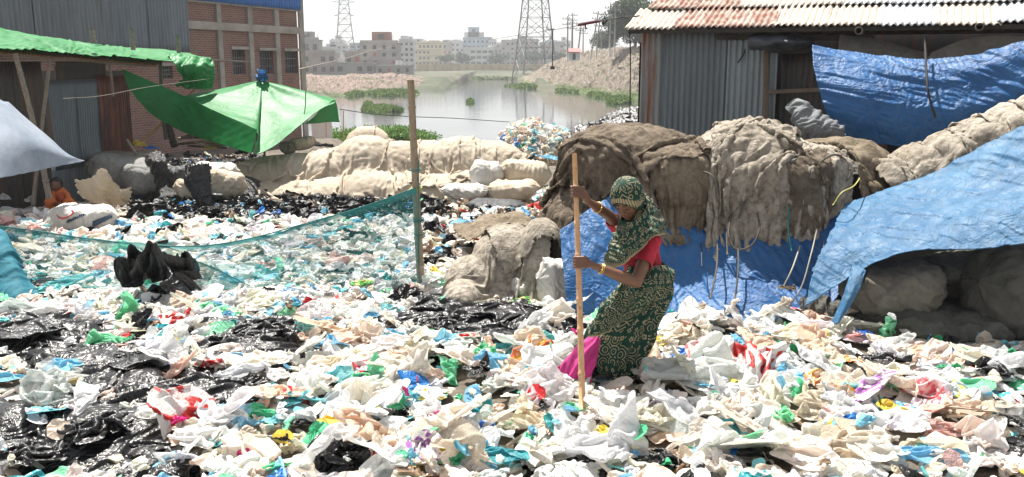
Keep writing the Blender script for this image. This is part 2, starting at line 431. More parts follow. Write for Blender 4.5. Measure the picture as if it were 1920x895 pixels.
# ------------------------------------------------------------------ ground sheet
def axis(lo, hi, fine_lo, fine_hi, step, grow=1.35):
    a = list(np.arange(fine_lo, fine_hi, step)); d = step; x = fine_hi
    while x < hi: a.append(x); d *= grow; x += d
    a.append(hi); d = step; x = fine_lo-step
    while x > lo: a.insert(0, x); d *= grow; x -= d
    a.insert(0, lo); return np.array(a)
xs = axis(-650, 650, -14, 14, .11); ys = axis(-60, 740, 3, 22, .11)
X, Y = np.meshgrid(xs, ys, indexing='ij')
def shore(a): return np.interp(a, [-.5, -.23, -.16, -.1, -.06, -.045, 0, .012, .03, .13, .5], [120, 133, 150, 173, 190, 276, 289, 200, 183, 126, 118])
def gz(X, Y):
    z = zt(X, Y)
    z = z+np.where(Y < 24, fbm(np.stack([X*.9, Y*.9, X*0], -1), 4, 3)*.055, fbm(np.stack([X*.3, Y*.3, X*0], -1), 4, 3)*.2)
    # solid yard under the brick and tin buildings on the left
    yard = np.clip((-7.2-X+(Y-24)*.03)/1.5, 0, 1)*np.clip((Y-12)/6, 0, 1)*np.clip((50-Y)/4, 0, 1)
    z = z*(1-yard)+(np.interp(Y, [12, 22, 50], [-.5, -1.0, -1.6]))*yard
    sh = shore(X/np.maximum(Y, 1)); t = np.clip((Y-sh)/9, 0, 1)
    t = t*(Y > 60); z = np.where(Y > 60, -4.4*(1-t)+(-1.3)*t, z)
    z = z+np.where((Y > 100), fbm(np.stack([X*.08, Y*.05, X*0], -1), 3, 9)*.25*t, 0)
    return z
Z = gz(X, Y)
t = NT('waste_earth'); co = t.coord()
c1 = t.mix(t.ramp(t.noise(1.3, 6, co, .7), [(.35, (0,0,0)), (.65, (1,1,1))]), (.075, .06, .045), (.18, .15, .115))
c2 = t.mix(t.ramp(t.noise(.06, 6, co, .7), [(.4, (0,0,0)), (.6, (1,1,1))]), (.035, .05, .022), (.10, .092, .06))
yy = t.n('ShaderNodeSeparateXYZ', {0: co}).outputs[1]
m_ground = t.done(t.princ(t.mix(t.ramp(t.math('DIVIDE', yy, 400.), [(.1, (0,0,0)), (.14, (1,1,1))]), c1, c2), .95, Normal=t.bump(t.noise(9, 6, co, .7), .8, .08)))
g = link('ground', mesh_np('ground', np.stack([X, Y, Z], -1), gridF(*X.shape), m_ground, True)); tag(g, kind='structure')
# water
t = NT('river_water'); co = t.coord()
nb = t.math('ADD', t.noise(.35, 4, t.mapping(co, (.6, 1, 1))), t.math('MULTIPLY', t.noise(2.2, 3, co), .35))
scum = t.ramp(t.noise(.05, 6, t.mapping(co, (1, 2.2, 1)), .7), [(.5, (0,0,0)), (.62, (1,1,1))])
wc = t.mix(t.math('MULTIPLY', scum, .6), (.03, .035, .033), (.10, .105, .09))
m_water = t.done(t.princ(wc, .07, Normal=t.bump(nb, .05, .25), **{'Specular IOR Level': .35}))
b = MB(); b.add([(-900, 18, WATER), (900, 18, WATER), (900, 300, WATER), (-900, 300, WATER)], [(0, 1, 2, 3)])
tag(b.build('river_water', m_water), kind='structure')
# ------------------------------------------------------------------ rubble mounds
def mound(name, mat, fx, nx, ny, seed, rough=.5, rf=.9):
    u, v = np.meshgrid(np.linspace(0, 1, nx), np.linspace(0, 1, ny), indexing='ij'); A = fx(u, v)
    q = A*rf; h = fbm(q, 6, seed, .62)*rough
    env = np.clip(np.minimum(np.minimum(u, 1-u), np.minimum(v, 1-v))*9, 0, 1)
    A[..., 2] += h*env+np.abs(fbm(q*3, 3, seed+4))*rough*.35*env
    return tag(link(name, mesh_np(name, A, gridF(nx, ny), mat, False)), kind='structure')
def m_rubble(name, a, b, g, gth=.5, s=.8):
    t = NT(name); co = t.coord()
    c = t.mix(t.ramp(t.noise(s, 8, co, .75), [(.36, (0,0,0)), (.62, (1,1,1))]), a, b)
    c = t.mix(t.math('MULTIPLY', t.ramp(t.noise(s*5, 4, co, .8), [(.5, (0,0,0)), (.62, (1,1,1))]), .6), c, mul(a, .35))
    z = t.n('ShaderNodeSeparateXYZ', {0: co}).outputs[2]
    zz = t.math('ADD', t.math('MULTIPLY', t.math('ADD', z, 3.2), .22), t.math('MULTIPLY', t.noise(.12, 5, co, .7), 1.1))
    c = t.mix(t.ramp(zz, [(gth, (1,1,1)), (gth+.12, (0,0,0))]), c, g)
    c = t.mix(t.ramp(t.noise(.22, 6, co, .7), [(.58, (0,0,0)), (.66, (1,1,1))]), c, mul(g, .9))
    return t.done(t.princ(c, .95, Normal=t.bump(t.noise(3, 6, co, .8), 1, .4)))
mr = m_rubble('bank_rubble_right', (.26, .21, .165), (.42, .36, .29), (.13, .17, .055), .72)
ml = m_rubble('bank_rubble_left', (.30, .22, .18), (.42, .33, .28), (.12, .17, .06), .58)
def right_m(u, v):
    a = .006+u*.30; sh = shore(a)-3; Yv = sh+v*62
    top = np.interp(u, [0, .05, .1, .18, .3, .5, 1], [-2.2, -1.1, 1.0, 3.0, 4.0, 4.4, 4.3])
    z = -4+np.interp(v, [0, .08, .5, .62, .8, 1], [0, .2, .97, 1, .7, 0])*(top+4)
    return np.stack([a*Yv, Yv, z], -1)
mound('rubble_hill', mr, right_m, 260, 200, 21, .55)
def left_m(u, v):
    a = -.34+u*.265; sh = shore(a)-3; Yv = sh+v*45
    top = np.interp(u, [0, .3, .5, .57, .62, .8, .92, 1], [-.5, -.4, -.3, -.75, -.35, -.4, -1.4, -3])
    z = -4+np.interp(v, [0, .1, .35, .6, 1], [0, .35, .9, 1, .3])*(top+4)
    return np.stack([a*Yv, Yv, z], -1)
mound('rubble_bank', ml, left_m, 220, 110, 33, .32)
# ------------------------------------------------------------------ leafy things
def leaf_mat(name, a, b):
    t = NT(name); col = t.mix(t.n('ShaderNodeAttribute', None, attribute_name='col').outputs[2], a, b)
    p = t.princ(col, .6); tl = t.n('ShaderNodeBsdfTranslucent', {'Color': col})
    return t.done(t.mixsh(.3, p.outputs[0], tl.outputs[0]))
def leaves(C, n, size, seed, up=.3, clump=0):
    r = np.random.RandomState(seed); i = r.randint(0, len(C), n); c = C[i]
    d = r.normal(size=(n, 3)); d[:, 2] += up; d /= np.linalg.norm(d, axis=1)[:, None]
    e = np.cross(d, r.normal(size=(n, 3))); e /= np.linalg.norm(e, axis=1)[:, None]; s = size*(.5+r.rand(n))[:, None]
    V = np.stack([c, c+d*s*.5+e*s*.28, c+d*s, c+d*s*.5-e*s*.28], 1).reshape(-1, 3)
    k = np.repeat(r.rand(n), 4); col = np.stack([k]*3, -1)
    return V, np.arange(n*4).reshape(-1, 4), col
def crown_pts(c, rad, n, seed, nb=26, shell=.55):
    """points spread through clumps around a centre"""
    r = np.random.RandomState(seed); d = r.normal(size=(nb, 3)); d /= np.linalg.norm(d, axis=1)[:, None]
    b = d*(r.rand(nb, 1)**.4)*.78; br = .2+.22*r.rand(nb)
    i = r.randint(0, nb, n); e = r.normal(size=(n, 3)); e /= np.linalg.norm(e, axis=1)[:, None]
    q = b[i]+e*(br[i]*(shell+(1-shell)*r.rand(n)))[:, None]
    return np.array(c)+q*np.array(rad)
mleaf_tree = leaf_mat('tree_leaves', (.012, .035, .012), (.05, .10, .03))
mleaf_bush = leaf_mat('bush_leaves', (.05, .13, .02), (.20, .36, .07))
mleaf_hy = leaf_mat('hyacinth_leaves', (.05, .12, .02), (.19, .27, .07))
m_bark = m_simple('bark', (.13, .10, .07), .9, .4, 3, .8, 12)
def tree(name, base, h, rad, n, leaf, seed, label, group=None, nb=26):
    e = empty(name, base, label=label, cat='tree', group=group); r = random.Random(seed)
    th = h-rad[2]*1.5; V, F, T1 = tube([(0, 0, -.5), (r.uniform(-.2, .2), 0, th*.5), (r.uniform(-.4, .4), 0, th), (0, 0, th+rad[2]*.9)], [h*.035, h*.028, h*.022, h*.008], 10)
    link('trunk', mesh_mix('trunk', V, F, T1, m_bark), e)
    C = crown_pts((0, 0, h-rad[2]), rad, n, seed, nb); V, F, c = leaves(C, n, leaf, seed+1)
    link('crown', mesh_np('crown', V, F, mleaf_tree, False, col=c), e)
    brs = []
    for k in range(9):
        a = r.uniform(0, 6.28); brs.append([(0, 0, th*r.uniform(.75, 1.1)), (math.cos(a)*rad[0]*.4, math.sin(a)*rad[1]*.4, h-rad[2]*r.uniform(.8, 1.2)), (math.cos(a)*rad[0]*.8, math.sin(a)*rad[1]*.8, h-rad[2]*r.uniform(.4, 1))])
    ropes('limb', brs, h*.009, m_bark, e)
    return e
x, y, z = P(1190, 92, 158)
tree('broadleaf_tree', (x, y, 2.8), 10.2, (6.2, 5, 4.6), 26000, .32, 5, 'large dark green tree rising behind the rubble hill beside the tin roof', nb=46)
x, y, z = P(1244, 92, 168)
tree('broadleaf_tree', (x, y, 2.8), 11, (6, 5, 4.8), 16000, .34, 15, 'dark green tree mostly hidden behind the tin roof of the right shed', nb=40)
for k, (px, py, Yd, hh, rr, lb) in enumerate([(1124, 100, 230, 5.5, 3.2, 'small hazy tree behind the utility poles on the hill'), (1143, 97, 215, 4.5, 2.6, 'small hazy tree under the large dark tree'),
        (866, 122, 420, 6, 5, 'small green tree in front of the unfinished concrete building'), (838, 122, 430, 5, 5, 'small green tree right of the yellow apartment block'), (930, 122, 430, 5.5, 7, 'low dark trees left of the near pylon'),
        (1000, 122, 420, 7, 8, 'low grey green trees seen through the near pylon'), (1046, 120, 400, 6, 5, 'low tree at the right foot of the near pylon')]):
    x, y, z = P(px, py, Yd); tree('far_tree', (x, y, z), hh, (rr, rr, hh*.45), 2600, .55 if Yd > 300 else .4, 40+k, lb, 'trees on the far bank')
# bushes on the near shore
def bush(name, base, rad, n, leaf, seed, label, mat=None, group=None):
    e = empty(name, base, label=label, cat='bush', group=group)
    C = crown_pts((0, 0, rad[2]*.45), rad, n, seed, 60, .4); V, F, c = leaves(C, n, leaf, seed+1, .9)
    link('foliage', mesh_np('foliage', V, F, mat or mleaf_bush, False, col=c), e)
    ropes('stem', [[(rnd.uniform(-.3, .3)*rad[0], 0, -.8), (rnd.uniform(-.6, .6)*rad[0], rnd.uniform(-.5, .5)*rad[1], rad[2]*.5)] for _ in range(14)], .012, m_bark, e)
def shore_pt(px, py): # on water level
    a, b, c = ray(px, py); s = (WATER-CAMZ)/c; return (a*s, b*s, WATER)
x, y, z = P(676, 272, 48); bush('shore_bush', (x, y, z-.1), (2.5, 1.8, .8), 15000, .11, 61, 'leafy green bush at the water edge beside the green canopy, left half of the clump', group='bushes at the near water edge')
x, y, z = P(752, 270, 49); bush('shore_bush', (x, y, z-.1), (2.2, 1.8, .8), 15000, .11, 62, 'leafy green bush at the water edge behind the bamboo post, right half of the clump', group='bushes at the near water edge')
x, y, z = P(948, 282, 40); bush('shore_bush', (x, y, z-.2), (.5, .5, .35), 900, .12, 63, 'small green weed left of the heap of pale plastic waste')
# water hyacinth mats
def mat_patch(name, polys, n, leaf, seed, hgt, kind=True, label=None):
    r = np.random.RandomState(seed); C = []
    for (px, py, wx, wy, d) in polys:
        k = int(n*d); t = r.rand(k)*6.283; s = np.sqrt(r.rand(k))*(.75+.4*vnoise(np.stack([np.cos(t)*2, np.sin(t)*2, t*0], -1), seed+int(px)))
        X0 = px+np.cos(t)*s*wx; Y0 = py+np.sin(t)*s*wy
        pts = np.array([shore_pt(a, b) for a, b in zip(X0, Y0)]); pts[:, 2] += r.rand(k)*hgt*(1.2-s); C.append(pts)
    C = np.concatenate(C); V, F, c = leaves(C, len(C)*2, leaf, seed+1, 1.0)
    o = link(name, mesh_np(name, V, F, mleaf_hy, False, col=c)); tag(o, kind='stuff', label=label)
    o['category'] = 'plants'
mat_patch('water_hyacinth', [(715, 206, 38, 6, .3), (690, 199, 12, 5, .1), (740, 209, 18, 3, .1), (882, 193, 9, 3, .05)], 5200, .26, 71, .45, label='small floating mats of green water hyacinth in mid river')
mat_patch('water_hyacinth', [(725, 176, 55, 6, .4), (665, 178, 20, 5, .2), (760, 176, 30, 4, .15), (610, 172, 50, 8, .45), (690, 166, 90, 4, .5), (790, 157, 60, 4, .35)], 6500, .42, 72, .4, label='green water plants along the foot of the left rubble bank')
mat_patch('water_hyacinth', [(1150, 178, 50, 7, .5), (1080, 168, 60, 6, .45), (1010, 165, 60, 4, .35), (1165, 190, 28, 7, .3), (985, 163, 40, 3, .2), (900, 147, 110, 3, .3)], 6500, .42, 73, .4, label='green water plants along the foot of the right rubble hill')
for k, (px, py, w_) in enumerate([(598, 164, 27), (575, 166, 16)]):
    x, y, z = shore_pt(px, py); bush('bank_bush', (x, y, WATER+.2), (w_/1700*y*1.1, 1.5, 1.2), 3500, .35, 80+k, ['rounded green bush on the left bank below the rubble', 'green bush on the left bank beside the brick building'][k], group='bushes on the left bank')
# ------------------------------------------------------------------ far buildings
m_conc = m_simple('far_concrete', (.33, .31, .29), .9, .25, .25, .1, 3)
m_conc2 = m_simple('far_plaster_brown', (.36, .29, .26), .9, .25, .25, .1, 3)
m_white = m_simple('far_plaster_white', (.55, .56, .56), .9, .2, .25, .1, 3)
m_blue_w = m_simple('far_plaster_blue', (.40, .52, .62), .9, .15, .25, .1, 3)
m_cream = m_simple('far_plaster_cream', (.68, .58, .36), .9, .12, .25, .1, 3)
m_fbrick = m_simple('far_brick', (.32, .16, .12), .9, .25, .4, .1, 3)
m_dark = m_simple('window_dark', (.025, .027, .03), .35, .3, 2, .1, 5)
m_redp = m_simple('red_shutter', (.35, .07, .05), .7, .2, 2, .1, 5)
WIN = {}
def win_mesh(w_, h_, mat):
    k = (round(w_, 2), round(h_, 2), mat.name)
    if k not in WIN:
        b = MB(); b.box((-w_/2, -.12, 0), (w_/2, .1, h_)); me = D.meshes.new('window'); me.from_pydata(b.v, [], b.f); me.materials.append(mat); WIN[k] = me
    return WIN[k]
def building(name, px0, px1, pyt, pyb, Yd, mat, floors, cols, label, side=.5, winmat=None, slab=True, ang=0, extra=None, rail=True, wfrac=.5, group='houses and blocks on the far bank', balc=False):
    x0, _, zt_ = P(px0, pyt, Yd); x1, _, _ = P(px1, pyt, Yd); zb = P(px0, pyb, Yd)[2]-.6
    W = x1-x0; H = zt_-zb; dep = max(5, W*.6); rr = random.Random(int(px0*7+pyt))
    e = empty(name, (x0+W/2, Yd, zb), R(ang), label=label, cat='building', group=group)
    b = MB(); b.box((-W/2, 0, 0), (W/2, dep, H)); b.build('wall', mat, e)
    b = MB(); b.box((-W/2-.25, -.3, H), (W/2+.25, dep+.2, H+.22)); 
    for k in range(1, floors):
        if slab: b.box((-W/2-.08, -.14, H*k/floors-.12), (W/2+.08, -.003, H*k/floors+.08))
    b.build('roof', m_conc if mat != m_white else m_white, e)
    if rail:
        b = MB(); b.box((-W/2, -.2, H+.223), (W/2, -.05, H+.9)); b.build('parapet', mat, e)
    fh = (H-.6)/floors; ww = W/cols*wfrac
    for f in range(floors):
        for c in range(cols):
            if rr.random() < .12: continue
            x = -W/2+W*(c+.5)/cols; me = win_mesh(ww, fh*.45, (winmat or m_dark) if rr.random() < .8 else m_redp if mat in (m_conc, m_conc2) else m_dark)
            link('window', me, e, (x, 0, .6+fh*f+fh*.28))
    if balc:
        for f in range(1, floors):
            b = MB(); b.box((-W/2-.3, -1.1, .6+fh*f-.1), (W/2+.3, -.15, .6+fh*f+.05)); b.box((-W/2-.3, -1.12, .6+fh*f+.05), (W/2+.3, -1.02, .6+fh*f+.75)); b.build('balcony', mat, e)
    if extra:
        for (a0, a1, hh, m2) in extra:
            b = MB(); b.box((-W/2+W*a0, .8, H+.223), (-W/2+W*a1, dep*.8, H+hh)); b.build('roof_room', m2, e)
            if hh > 2: link('window', win_mesh((a1-a0)*W*.3, hh*.4, m_dark), e, (-W/2+W*(a0+a1)/2, .8, H+hh*.4))
    # rooftop tank and rods
    for k in range(3):
        b = MB(); x = rr.uniform(-W/2, W/2); b.bar((x, dep*.5, H+.2), (x, dep*.5, H+rr.uniform(1.5, 3)), .08); b.build('roof_rod', m_conc, e)
    b = MB(); x = rr.uniform(-W*.4, W*.4); b.bar((x, dep*.3, H+.23), (x, dep*.3, H+1.5), 1.3, n=10); b.build('water_tank', m_dark if rr.random() < .5 else m_white, e)
    return e
BL = [
 (566, 598, 76, 101, 275, m_conc, 1, 2, 'two level grey block at the far left of the skyline beside the brick wall', dict(extra=[(.1, .6, 2.6, m_conc)])),
 (566, 629, 101, 140, 250, m_conc2, 2, 4, 'brown grey two storey house beside the brick wall above the left bank', dict()),
 (600, 634, 93, 112, 290, m_white, 1, 3, 'low white house between the far left block and the grey tower house', dict()),
 (628, 702, 119, 140, 248, m_conc, 1, 4, 'long low grey shed behind the left rubble bank', dict(rail=False)),
 (646, 708, 102, 122, 262, m_conc2, 1, 4, 'brown terrace house just left of the tall grey house', dict(extra=[(.45, .75, 3, m_conc)])),
 (675, 747, 82, 138, 256, m_conc, 4, 4, 'tall bare concrete house with a brick room on its roof', dict(extra=[(.3, .78, 3.2, m_fbrick)], wfrac=.35)),
 (704, 772, 124, 140, 246, m_conc, 1, 4, 'low bare concrete annex at the right end of the left group', dict(rail=False, wfrac=.3)),
 (748, 776, 78, 128, 330, m_white, 5, 3, 'narrow white block behind the concrete annex', dict(extra=[(.1, .6, 2, m_white)])),
 (776, 829, 82, 126, 480, m_cream, 4, 7, 'cream yellow apartment block with rows of balconies', dict(balc=True, extra=[(0, .3, 2.5, m_white), (.5, .9, 1.6, m_conc2)])),
 (829, 847, 82, 126, 500, m_conc, 4, 2, 'narrow grey block right of the yellow apartments', dict()),
 (845, 870, 80, 126, 520, m_white, 5, 3, 'white grey block left of the stepped blue white tower', dict()),
 (868, 917, 73, 126, 520, m_blue_w, 5, 6, 'tallest stepped blue and white block in the centre of the skyline', dict(extra=[(.05, .8, 3.6, m_white), (.2, .62, 6.5, m_blue_w)], balc=True)),
 (870, 926, 92, 124, 470, m_white, 3, 5, 'unfinished open framed concrete building in front of the stepped tower', dict(wfrac=.75)),
 (926, 942, 91, 124, 500, m_conc, 3, 2, 'small grey block left of the near pylon', dict()),
 (940, 965, 78, 124, 490, m_conc, 5, 3, 'hazy grey block at the left leg of the near pylon', dict()),
 (965, 1010, 76, 124, 510, m_conc, 5, 5, 'hazy wide grey block seen through the middle of the pylon', dict(extra=[(.2, .5, 2.5, m_conc)])),
 (1012, 1058, 82, 124, 500, m_conc, 4, 5, 'hazy grey block at the right leg of the near pylon', dict()),
 (612, 650, 86, 100, 420, m_white, 2, 4, 'small pale far house under the distant pylon', dict()),
 (655, 690, 84, 100, 440, m_blue_w, 2, 3, 'small pale blue far house right of the distant pylon', dict()),
 (1140, 1168, 92, 100, 260, m_white, 1, 3, 'low white shed among trees behind the rubble hill', dict(rail=False)),
]
for (a, b_, c, d, Yd, mt, fl, co_, lb, kw) in BL:
    building('apartment_block' if fl > 2 else 'house', a, b_, c, d, Yd, mt, fl, co_, lb, **kw)
rq = random.Random(12)
FILL = [(572, 'left of the distant pylon above the brown house'), (590, 'beside the distant pylon'), (632, 'between the distant pylon and the terrace house'), (662, 'just left of the tall grey house'), (742, 'peeping over the right of the tall grey house'), (768, 'between the narrow white block and the yellow apartments'), (792, 'behind the roof of the yellow apartments'), (838, 'behind the narrow grey block'), (858, 'left of the stepped tower'), (918, 'behind the unfinished framed building'), (936, 'in the gap left of the near pylon'), (975, 'behind the pylon, left'), (1002, 'behind the pylon, middle'), (1034, 'behind the pylon, right'), (1056, 'right of the near pylon')]
for i, (px, wh_) in enumerate(FILL):
    w_ = rq.uniform(16, 30); building('apartment_block', px-w_/2, px+w_/2, rq.uniform(76, 96), 124, 560+rq.uniform(0, 60), rq.choice([m_white, m_conc, m_white, m_conc2, m_blue_w]), rq.choice([3, 4, 5]), rq.choice([3, 4, 5]), 'very hazy far block '+wh_, extra=[(rq.uniform(.05, .4), rq.uniform(.5, .9), rq.uniform(1.5, 4), m_white)], group='hazy blocks at the back of the skyline')
mat_patch('shore_weeds', [(880, 140, 90, 5, .5), (1000, 141, 60, 6, .3), (800, 142, 50, 4, .2), (930, 136, 140, 3, .4)], 5200, .8, 75, 1.3, label='rough green brown weeds on the far shore below the ochre wall')
# boundary wall
e = empty('boundary_wall', P(930, 132, 345), label='long low ochre boundary wall along the far shore', cat='wall')
b = MB()
bw = MB(); bw.box((-38, 0, -1.4), (26, .3, 2.3)); bw.build('wall', m_simple('ochre_wall', (.48, .40, .24), .9, .2, .3, .1, 3), e)
for k in range(22): b.box((-38+k*3, -.18, -1.4), (-37.6+k*3, -.003, 2.5))
b.build('pilasters', m_conc, e)
# ------------------------------------------------------------------ pylons
m_steel = m_simple('galvanised_steel', (.17, .175, .18), .6, .3, .5, .1, 5, metallic=.3)
m_steel2 = m_simple('far_steel', (.22, .23, .235), .6, .3, .5, .1, 5)
def pylon(base, b0, top, htop, lv, wb, label, arms, rz=0, mat=m_steel, wleg=None):
    e = empty('transmission_pylon', base, rz, label=label, cat='pylon', group='steel lattice pylons')
    wid = lambda z: b0+(top-b0)*(z/htop)**.8
    cs = [(-1,-1),(1,-1),(1,1),(-1,1)]; L = MB()
    for s in cs:
        g_ = MB()
        for a, b_ in zip(lv[:-1], lv[1:]): g_.bar((s[0]*wid(a)/2, s[1]*wid(a)/2, a), (s[0]*wid(b_)/2, s[1]*wid(b_)/2, b_), wleg or wb*1.7)
        g_.build('leg', mat, e)
    for a, b_ in zip(lv[:-1], lv[1:]):
        for k in range(4):
            s, q = cs[k], cs[(k+1) % 4]; A = lambda c, z: Vector((c[0]*wid(z)/2, c[1]*wid(z)/2, z))
            L.bar(A(s, a), A(q, b_), wb); L.bar(A(q, a), A(s, b_), wb); L.bar(A(s, b_), A(q, b_), wb)
            m_ = (a+b_)/2; X_ = (A(s, a)+A(q, b_))/2; L.bar(A(s, m_), X_, wb*.7); L.bar(A(q, m_), X_, wb*.7)
    L.build('lattice', mat, e)
    for z, l in arms:
        g_ = MB(); w0 = wid(z)
        for sx in (-1, 1):
            g_.bar((sx*w0/2, -w0/2, z), (sx*l, 0, z), wb); g_.bar((sx*w0/2, w0/2, z), (sx*l, 0, z), wb); g_.bar((sx*w0/2, 0, z+l*.18), (sx*l, 0, z), wb)
            g_.bar((sx*l, 0, z), (sx*l, 0, z-1.6), wb*.8)
        g_.build('cross_arm', mat, e)
    return e
x, y, z = shore_pt(1003, 152); pylon((x, y, -3.3), 10.4, 1.6, 46, [0, 6.2, 12, 17.2, 22, 26.5, 31, 35, 39, 43, 46], .13, 'large near steel lattice pylon standing at the foot of the rubble hill', [(33, 7), (38, 6)], R(17), wleg=.30)
x, y, z = P(648, 100, 430); pylon((x, y, z-1), 9.5, .8, 44, [0, 8, 14, 19, 23, 26.5, 29.5, 32.5, 35.5, 38.5, 41.5, 44], .17, 'distant steel lattice pylon with cross arms above the left houses', [(18, 4.5), (24, 5.2), (29.5, 4.8), (35, 4.4)], R(8), m_steel2, .3)
# utility poles on the hill
m_pole = m_simple('utility_concrete', (.28, .26, .24), .85, .2, 1, .1, 5)
UP = [(1064, 104, 30, 150, 0), (1072, 104, 38, 155, 0), (1083, 100, 42, 160, 6), (1073, 100, 24, 175, 0), (1108, 100, 20, 158, 9), (1118, 98, 34, 165, 5), (1143, 95, 9, 140, 0), (1152, 95, 2, 150, 0), (1093, 100, 50, 190, 0), (1128, 98, 55, 190, -3)]
wh = ['leftmost', 'second from the left, taller', 'third, slightly leaning', 'thin far pole behind the leftmost pair', 'the most strongly leaning one', 'leaning pole right of the most leaning one', 'left one of the pair beside the dark tree', 'tallest pole beside the dark tree', 'short far pole behind the red roof', 'short far pole left of the dark tree']
for k, (px, pb, ptp, Yd, an) in enumerate(UP):
    x, y, z = P(px, pb+4, Yd); z1 = P(px, ptp, Yd)[2]; h = z1-z
    e = empty('utility_pole', (x, y, z), label='slim utility pole on the rubble hill, '+wh[k], cat='utility pole', group='utility poles on the rubble hill'); e.rotation_euler = (0, R(an), 0)
    V, F, T1 = tube([(0, 0, -.6), (0, 0, h)], [.15, .09], 8); link('post', mesh_mix('post', V, F, T1, m_pole), e)
    b = MB()
    for q in range(2): b.bar((-.9, 0, h-.5-q*.9), (.9, 0, h-.5-q*.9), .1)
    b.build('crossbar', m_pole, e)
    b = MB()
    for q in range(2):
        for xx in (-.8, -.3, .3, .8): b.bar((xx, 0, h-.45-q*.9), (xx, 0, h-.2-q*.9), .09)
    b.build('insulator', m_dark, e)
# red roofed hut on the hill
x, y, z = P(1077, 104, 150); e = empty('hillside_hut', (x, y, z), label='small hut with a red sheet roof on top of the rubble hill', cat='hut')
b = MB(); b.box((-.9, 0, -.8), (.9, 1.4, .55)); b.build('wall', m_white, e)
b = MB(); b.add([(-1.2, -.3, .55), (1.2, -.3, .55), (.9, .8, 1.15), (-.9, .8, 1.15), (1.2, 1.7, .6), (-1.2, 1.7, .6)], [(0, 1, 2, 3), (3, 2, 4, 5)]); o = b.build('roof', m_simple('red_sheet', (.5, .05, .04), .6), e); o.modifiers.new('s', 'SOLIDIFY').thickness = .06
b = MB(); b.box((-.3, -.05, -.7), (.2, -.004, .3)); b.build('door', m_dark, e)
# boats
m_boat = m_simple('boat_wood', (.045, .035, .03), .6, .3, 2, .2, 5)
def boat(px, py, L, label):
    x, y, z = shore_pt(px, py); n = 15; s = np.linspace(-1, 1, n); V = []; 
    for a in s:
        wv = .55*(1-abs(a)**2.4)+.03; h = .34+.55*abs(a)**3
        V += [(a*L/2, -wv, h), (a*L/2, -wv*.7, 0), (a*L/2, wv*.7, 0), (a*L/2, wv, h)]
    e = empty('wooden_boat', (x, y, z-.05), label=label, cat='boat', group='dark wooden boats on the far water')
    o = link('hull', mesh_np('hull', np.array(V), gridF(n, 4), m_boat), e); o.modifiers.new('s', 'SOLIDIFY').thickness = .06
    b = MB()
    for q in (-.5, 0, .5): b.box((q*L/2-.1, -.45, .3), (q*L/2+.1, .45, .34))
    b.build('thwart', m_boat, e)
boat(888, 147, 9, 'long low dark boat moored left of the two others'); boat(925, 149, 9, 'dark boat in the middle of the three moored boats'); boat(962, 146, 8, 'dark boat nearest the pylon leg')

# ------------------------------------------------------------------ air
HAZE = True
if HAZE:
    t = NT('haze_air'); pv = t.n('ShaderNodeVolumePrincipled', {'Color': (.93, .95, 1, 1), 'Density': .00055, 'Anisotropy': .2})
    t.t.links.new(pv.outputs[0], t.out.inputs['Volume'])
    b = MB(); b.box((-700, -70, -6), (700, 760, 62)); tag(b.build('haze', t.m), kind='stuff')
# ------------------------------------------------------------------ materials of the yard
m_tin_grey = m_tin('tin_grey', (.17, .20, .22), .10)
m_tin_light = m_tin('tin_light', (.26, .30, .325), .05)
m_tin_rust = m_tin('tin_rusty', (.27, .28, .28), .42, (.16, .05, .02), dirt=.4)
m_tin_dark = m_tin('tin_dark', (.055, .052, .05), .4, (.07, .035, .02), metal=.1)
m_tin_brown = m_tin('tin_brown', (.075, .032, .024), .5, (.16, .05, .03), metal=.05)
m_tin_pale = m_tin('tin_pale', (.17, .21, .245), .06, metal=.3)
m_roof_cream = m_tin('roof_cream', (.56, .49, .41), .27, (.30, .15, .085), metal=0, dirt=.15, rough=.6, streak=(2, 2, 2))
m_roof_rust = m_tin('roof_rust', (.46, .37, .31), .47, (.15, .06, .04), metal=0, dirt=.3, rough=.8, streak=(2.5, 2.5, 2.5))
m_roof_white = m_tin('roof_white', (.50, .52, .54), .05, (.42, .25, .15), metal=0, dirt=.15, rough=.5, streak=(2, 2, 2))
m_roof_red = m_tin('roof_red_rust', (.26, .10, .06), .5, (.30, .12, .06), metal=0, dirt=.3, rough=.8)
m_wood = m_simple('old_wood', (.16, .115, .08), .85, .35, 4, .5, 40)
m_wood_d = m_simple('dark_wood', (.035, .028, .022), .85, .35, 4, .5, 40)
m_cement = m_simple('bare_cement', (.33, .31, .28), .95, .25, 1.5, .4, 20)
m_blue_sheet = m_tin('blue_sheet', (.02, .14, .46), 0, metal=0, dirt=.25)
def bamboo_mat(name, a, b):
    t = NT(name); co = t.coord()
    c = t.mix(t.ramp(t.noise(5, 6, t.mapping(co, (6, 6, .9)), .7), [(.3, (0,0,0)), (.7, (1,1,1))]), a, b)
    c = t.mix(t.math('MULTIPLY', t.ramp(t.noise(26, 4, co, .7), [(.55, (0,0,0)), (.7, (1,1,1))]), .55), c, (.06, .035, .02))
    return t.done(t.princ(c, .5, Normal=t.bump(t.noise(30, 4, t.mapping(co, (4, 4, .6))), .3, .005)))
m_bam = bamboo_mat('bamboo_weathered', (.24, .17, .11), (.36, .28, .19))
m_bam_new = bamboo_mat('bamboo_tan', (.55, .27, .12), (.70, .44, .24))
m_bam_grey = bamboo_mat('bamboo_grey', (.13, .11, .09), (.26, .22, .18))
m_rope_t = m_simple('teal_rope', (.02, .16, .16), .8)
m_rope_w = m_simple('white_string', (.26, .24, .20), .8)
m_rope_g = m_simple('grey_webbing', (.09, .08, .065), .9, .3, 6, .6, 90)
m_rope_b = m_simple('black_cord', (.02, .02, .02), .6)
m_rope_y = m_simple('yellow_tape', (.45, .40, .10), .5)
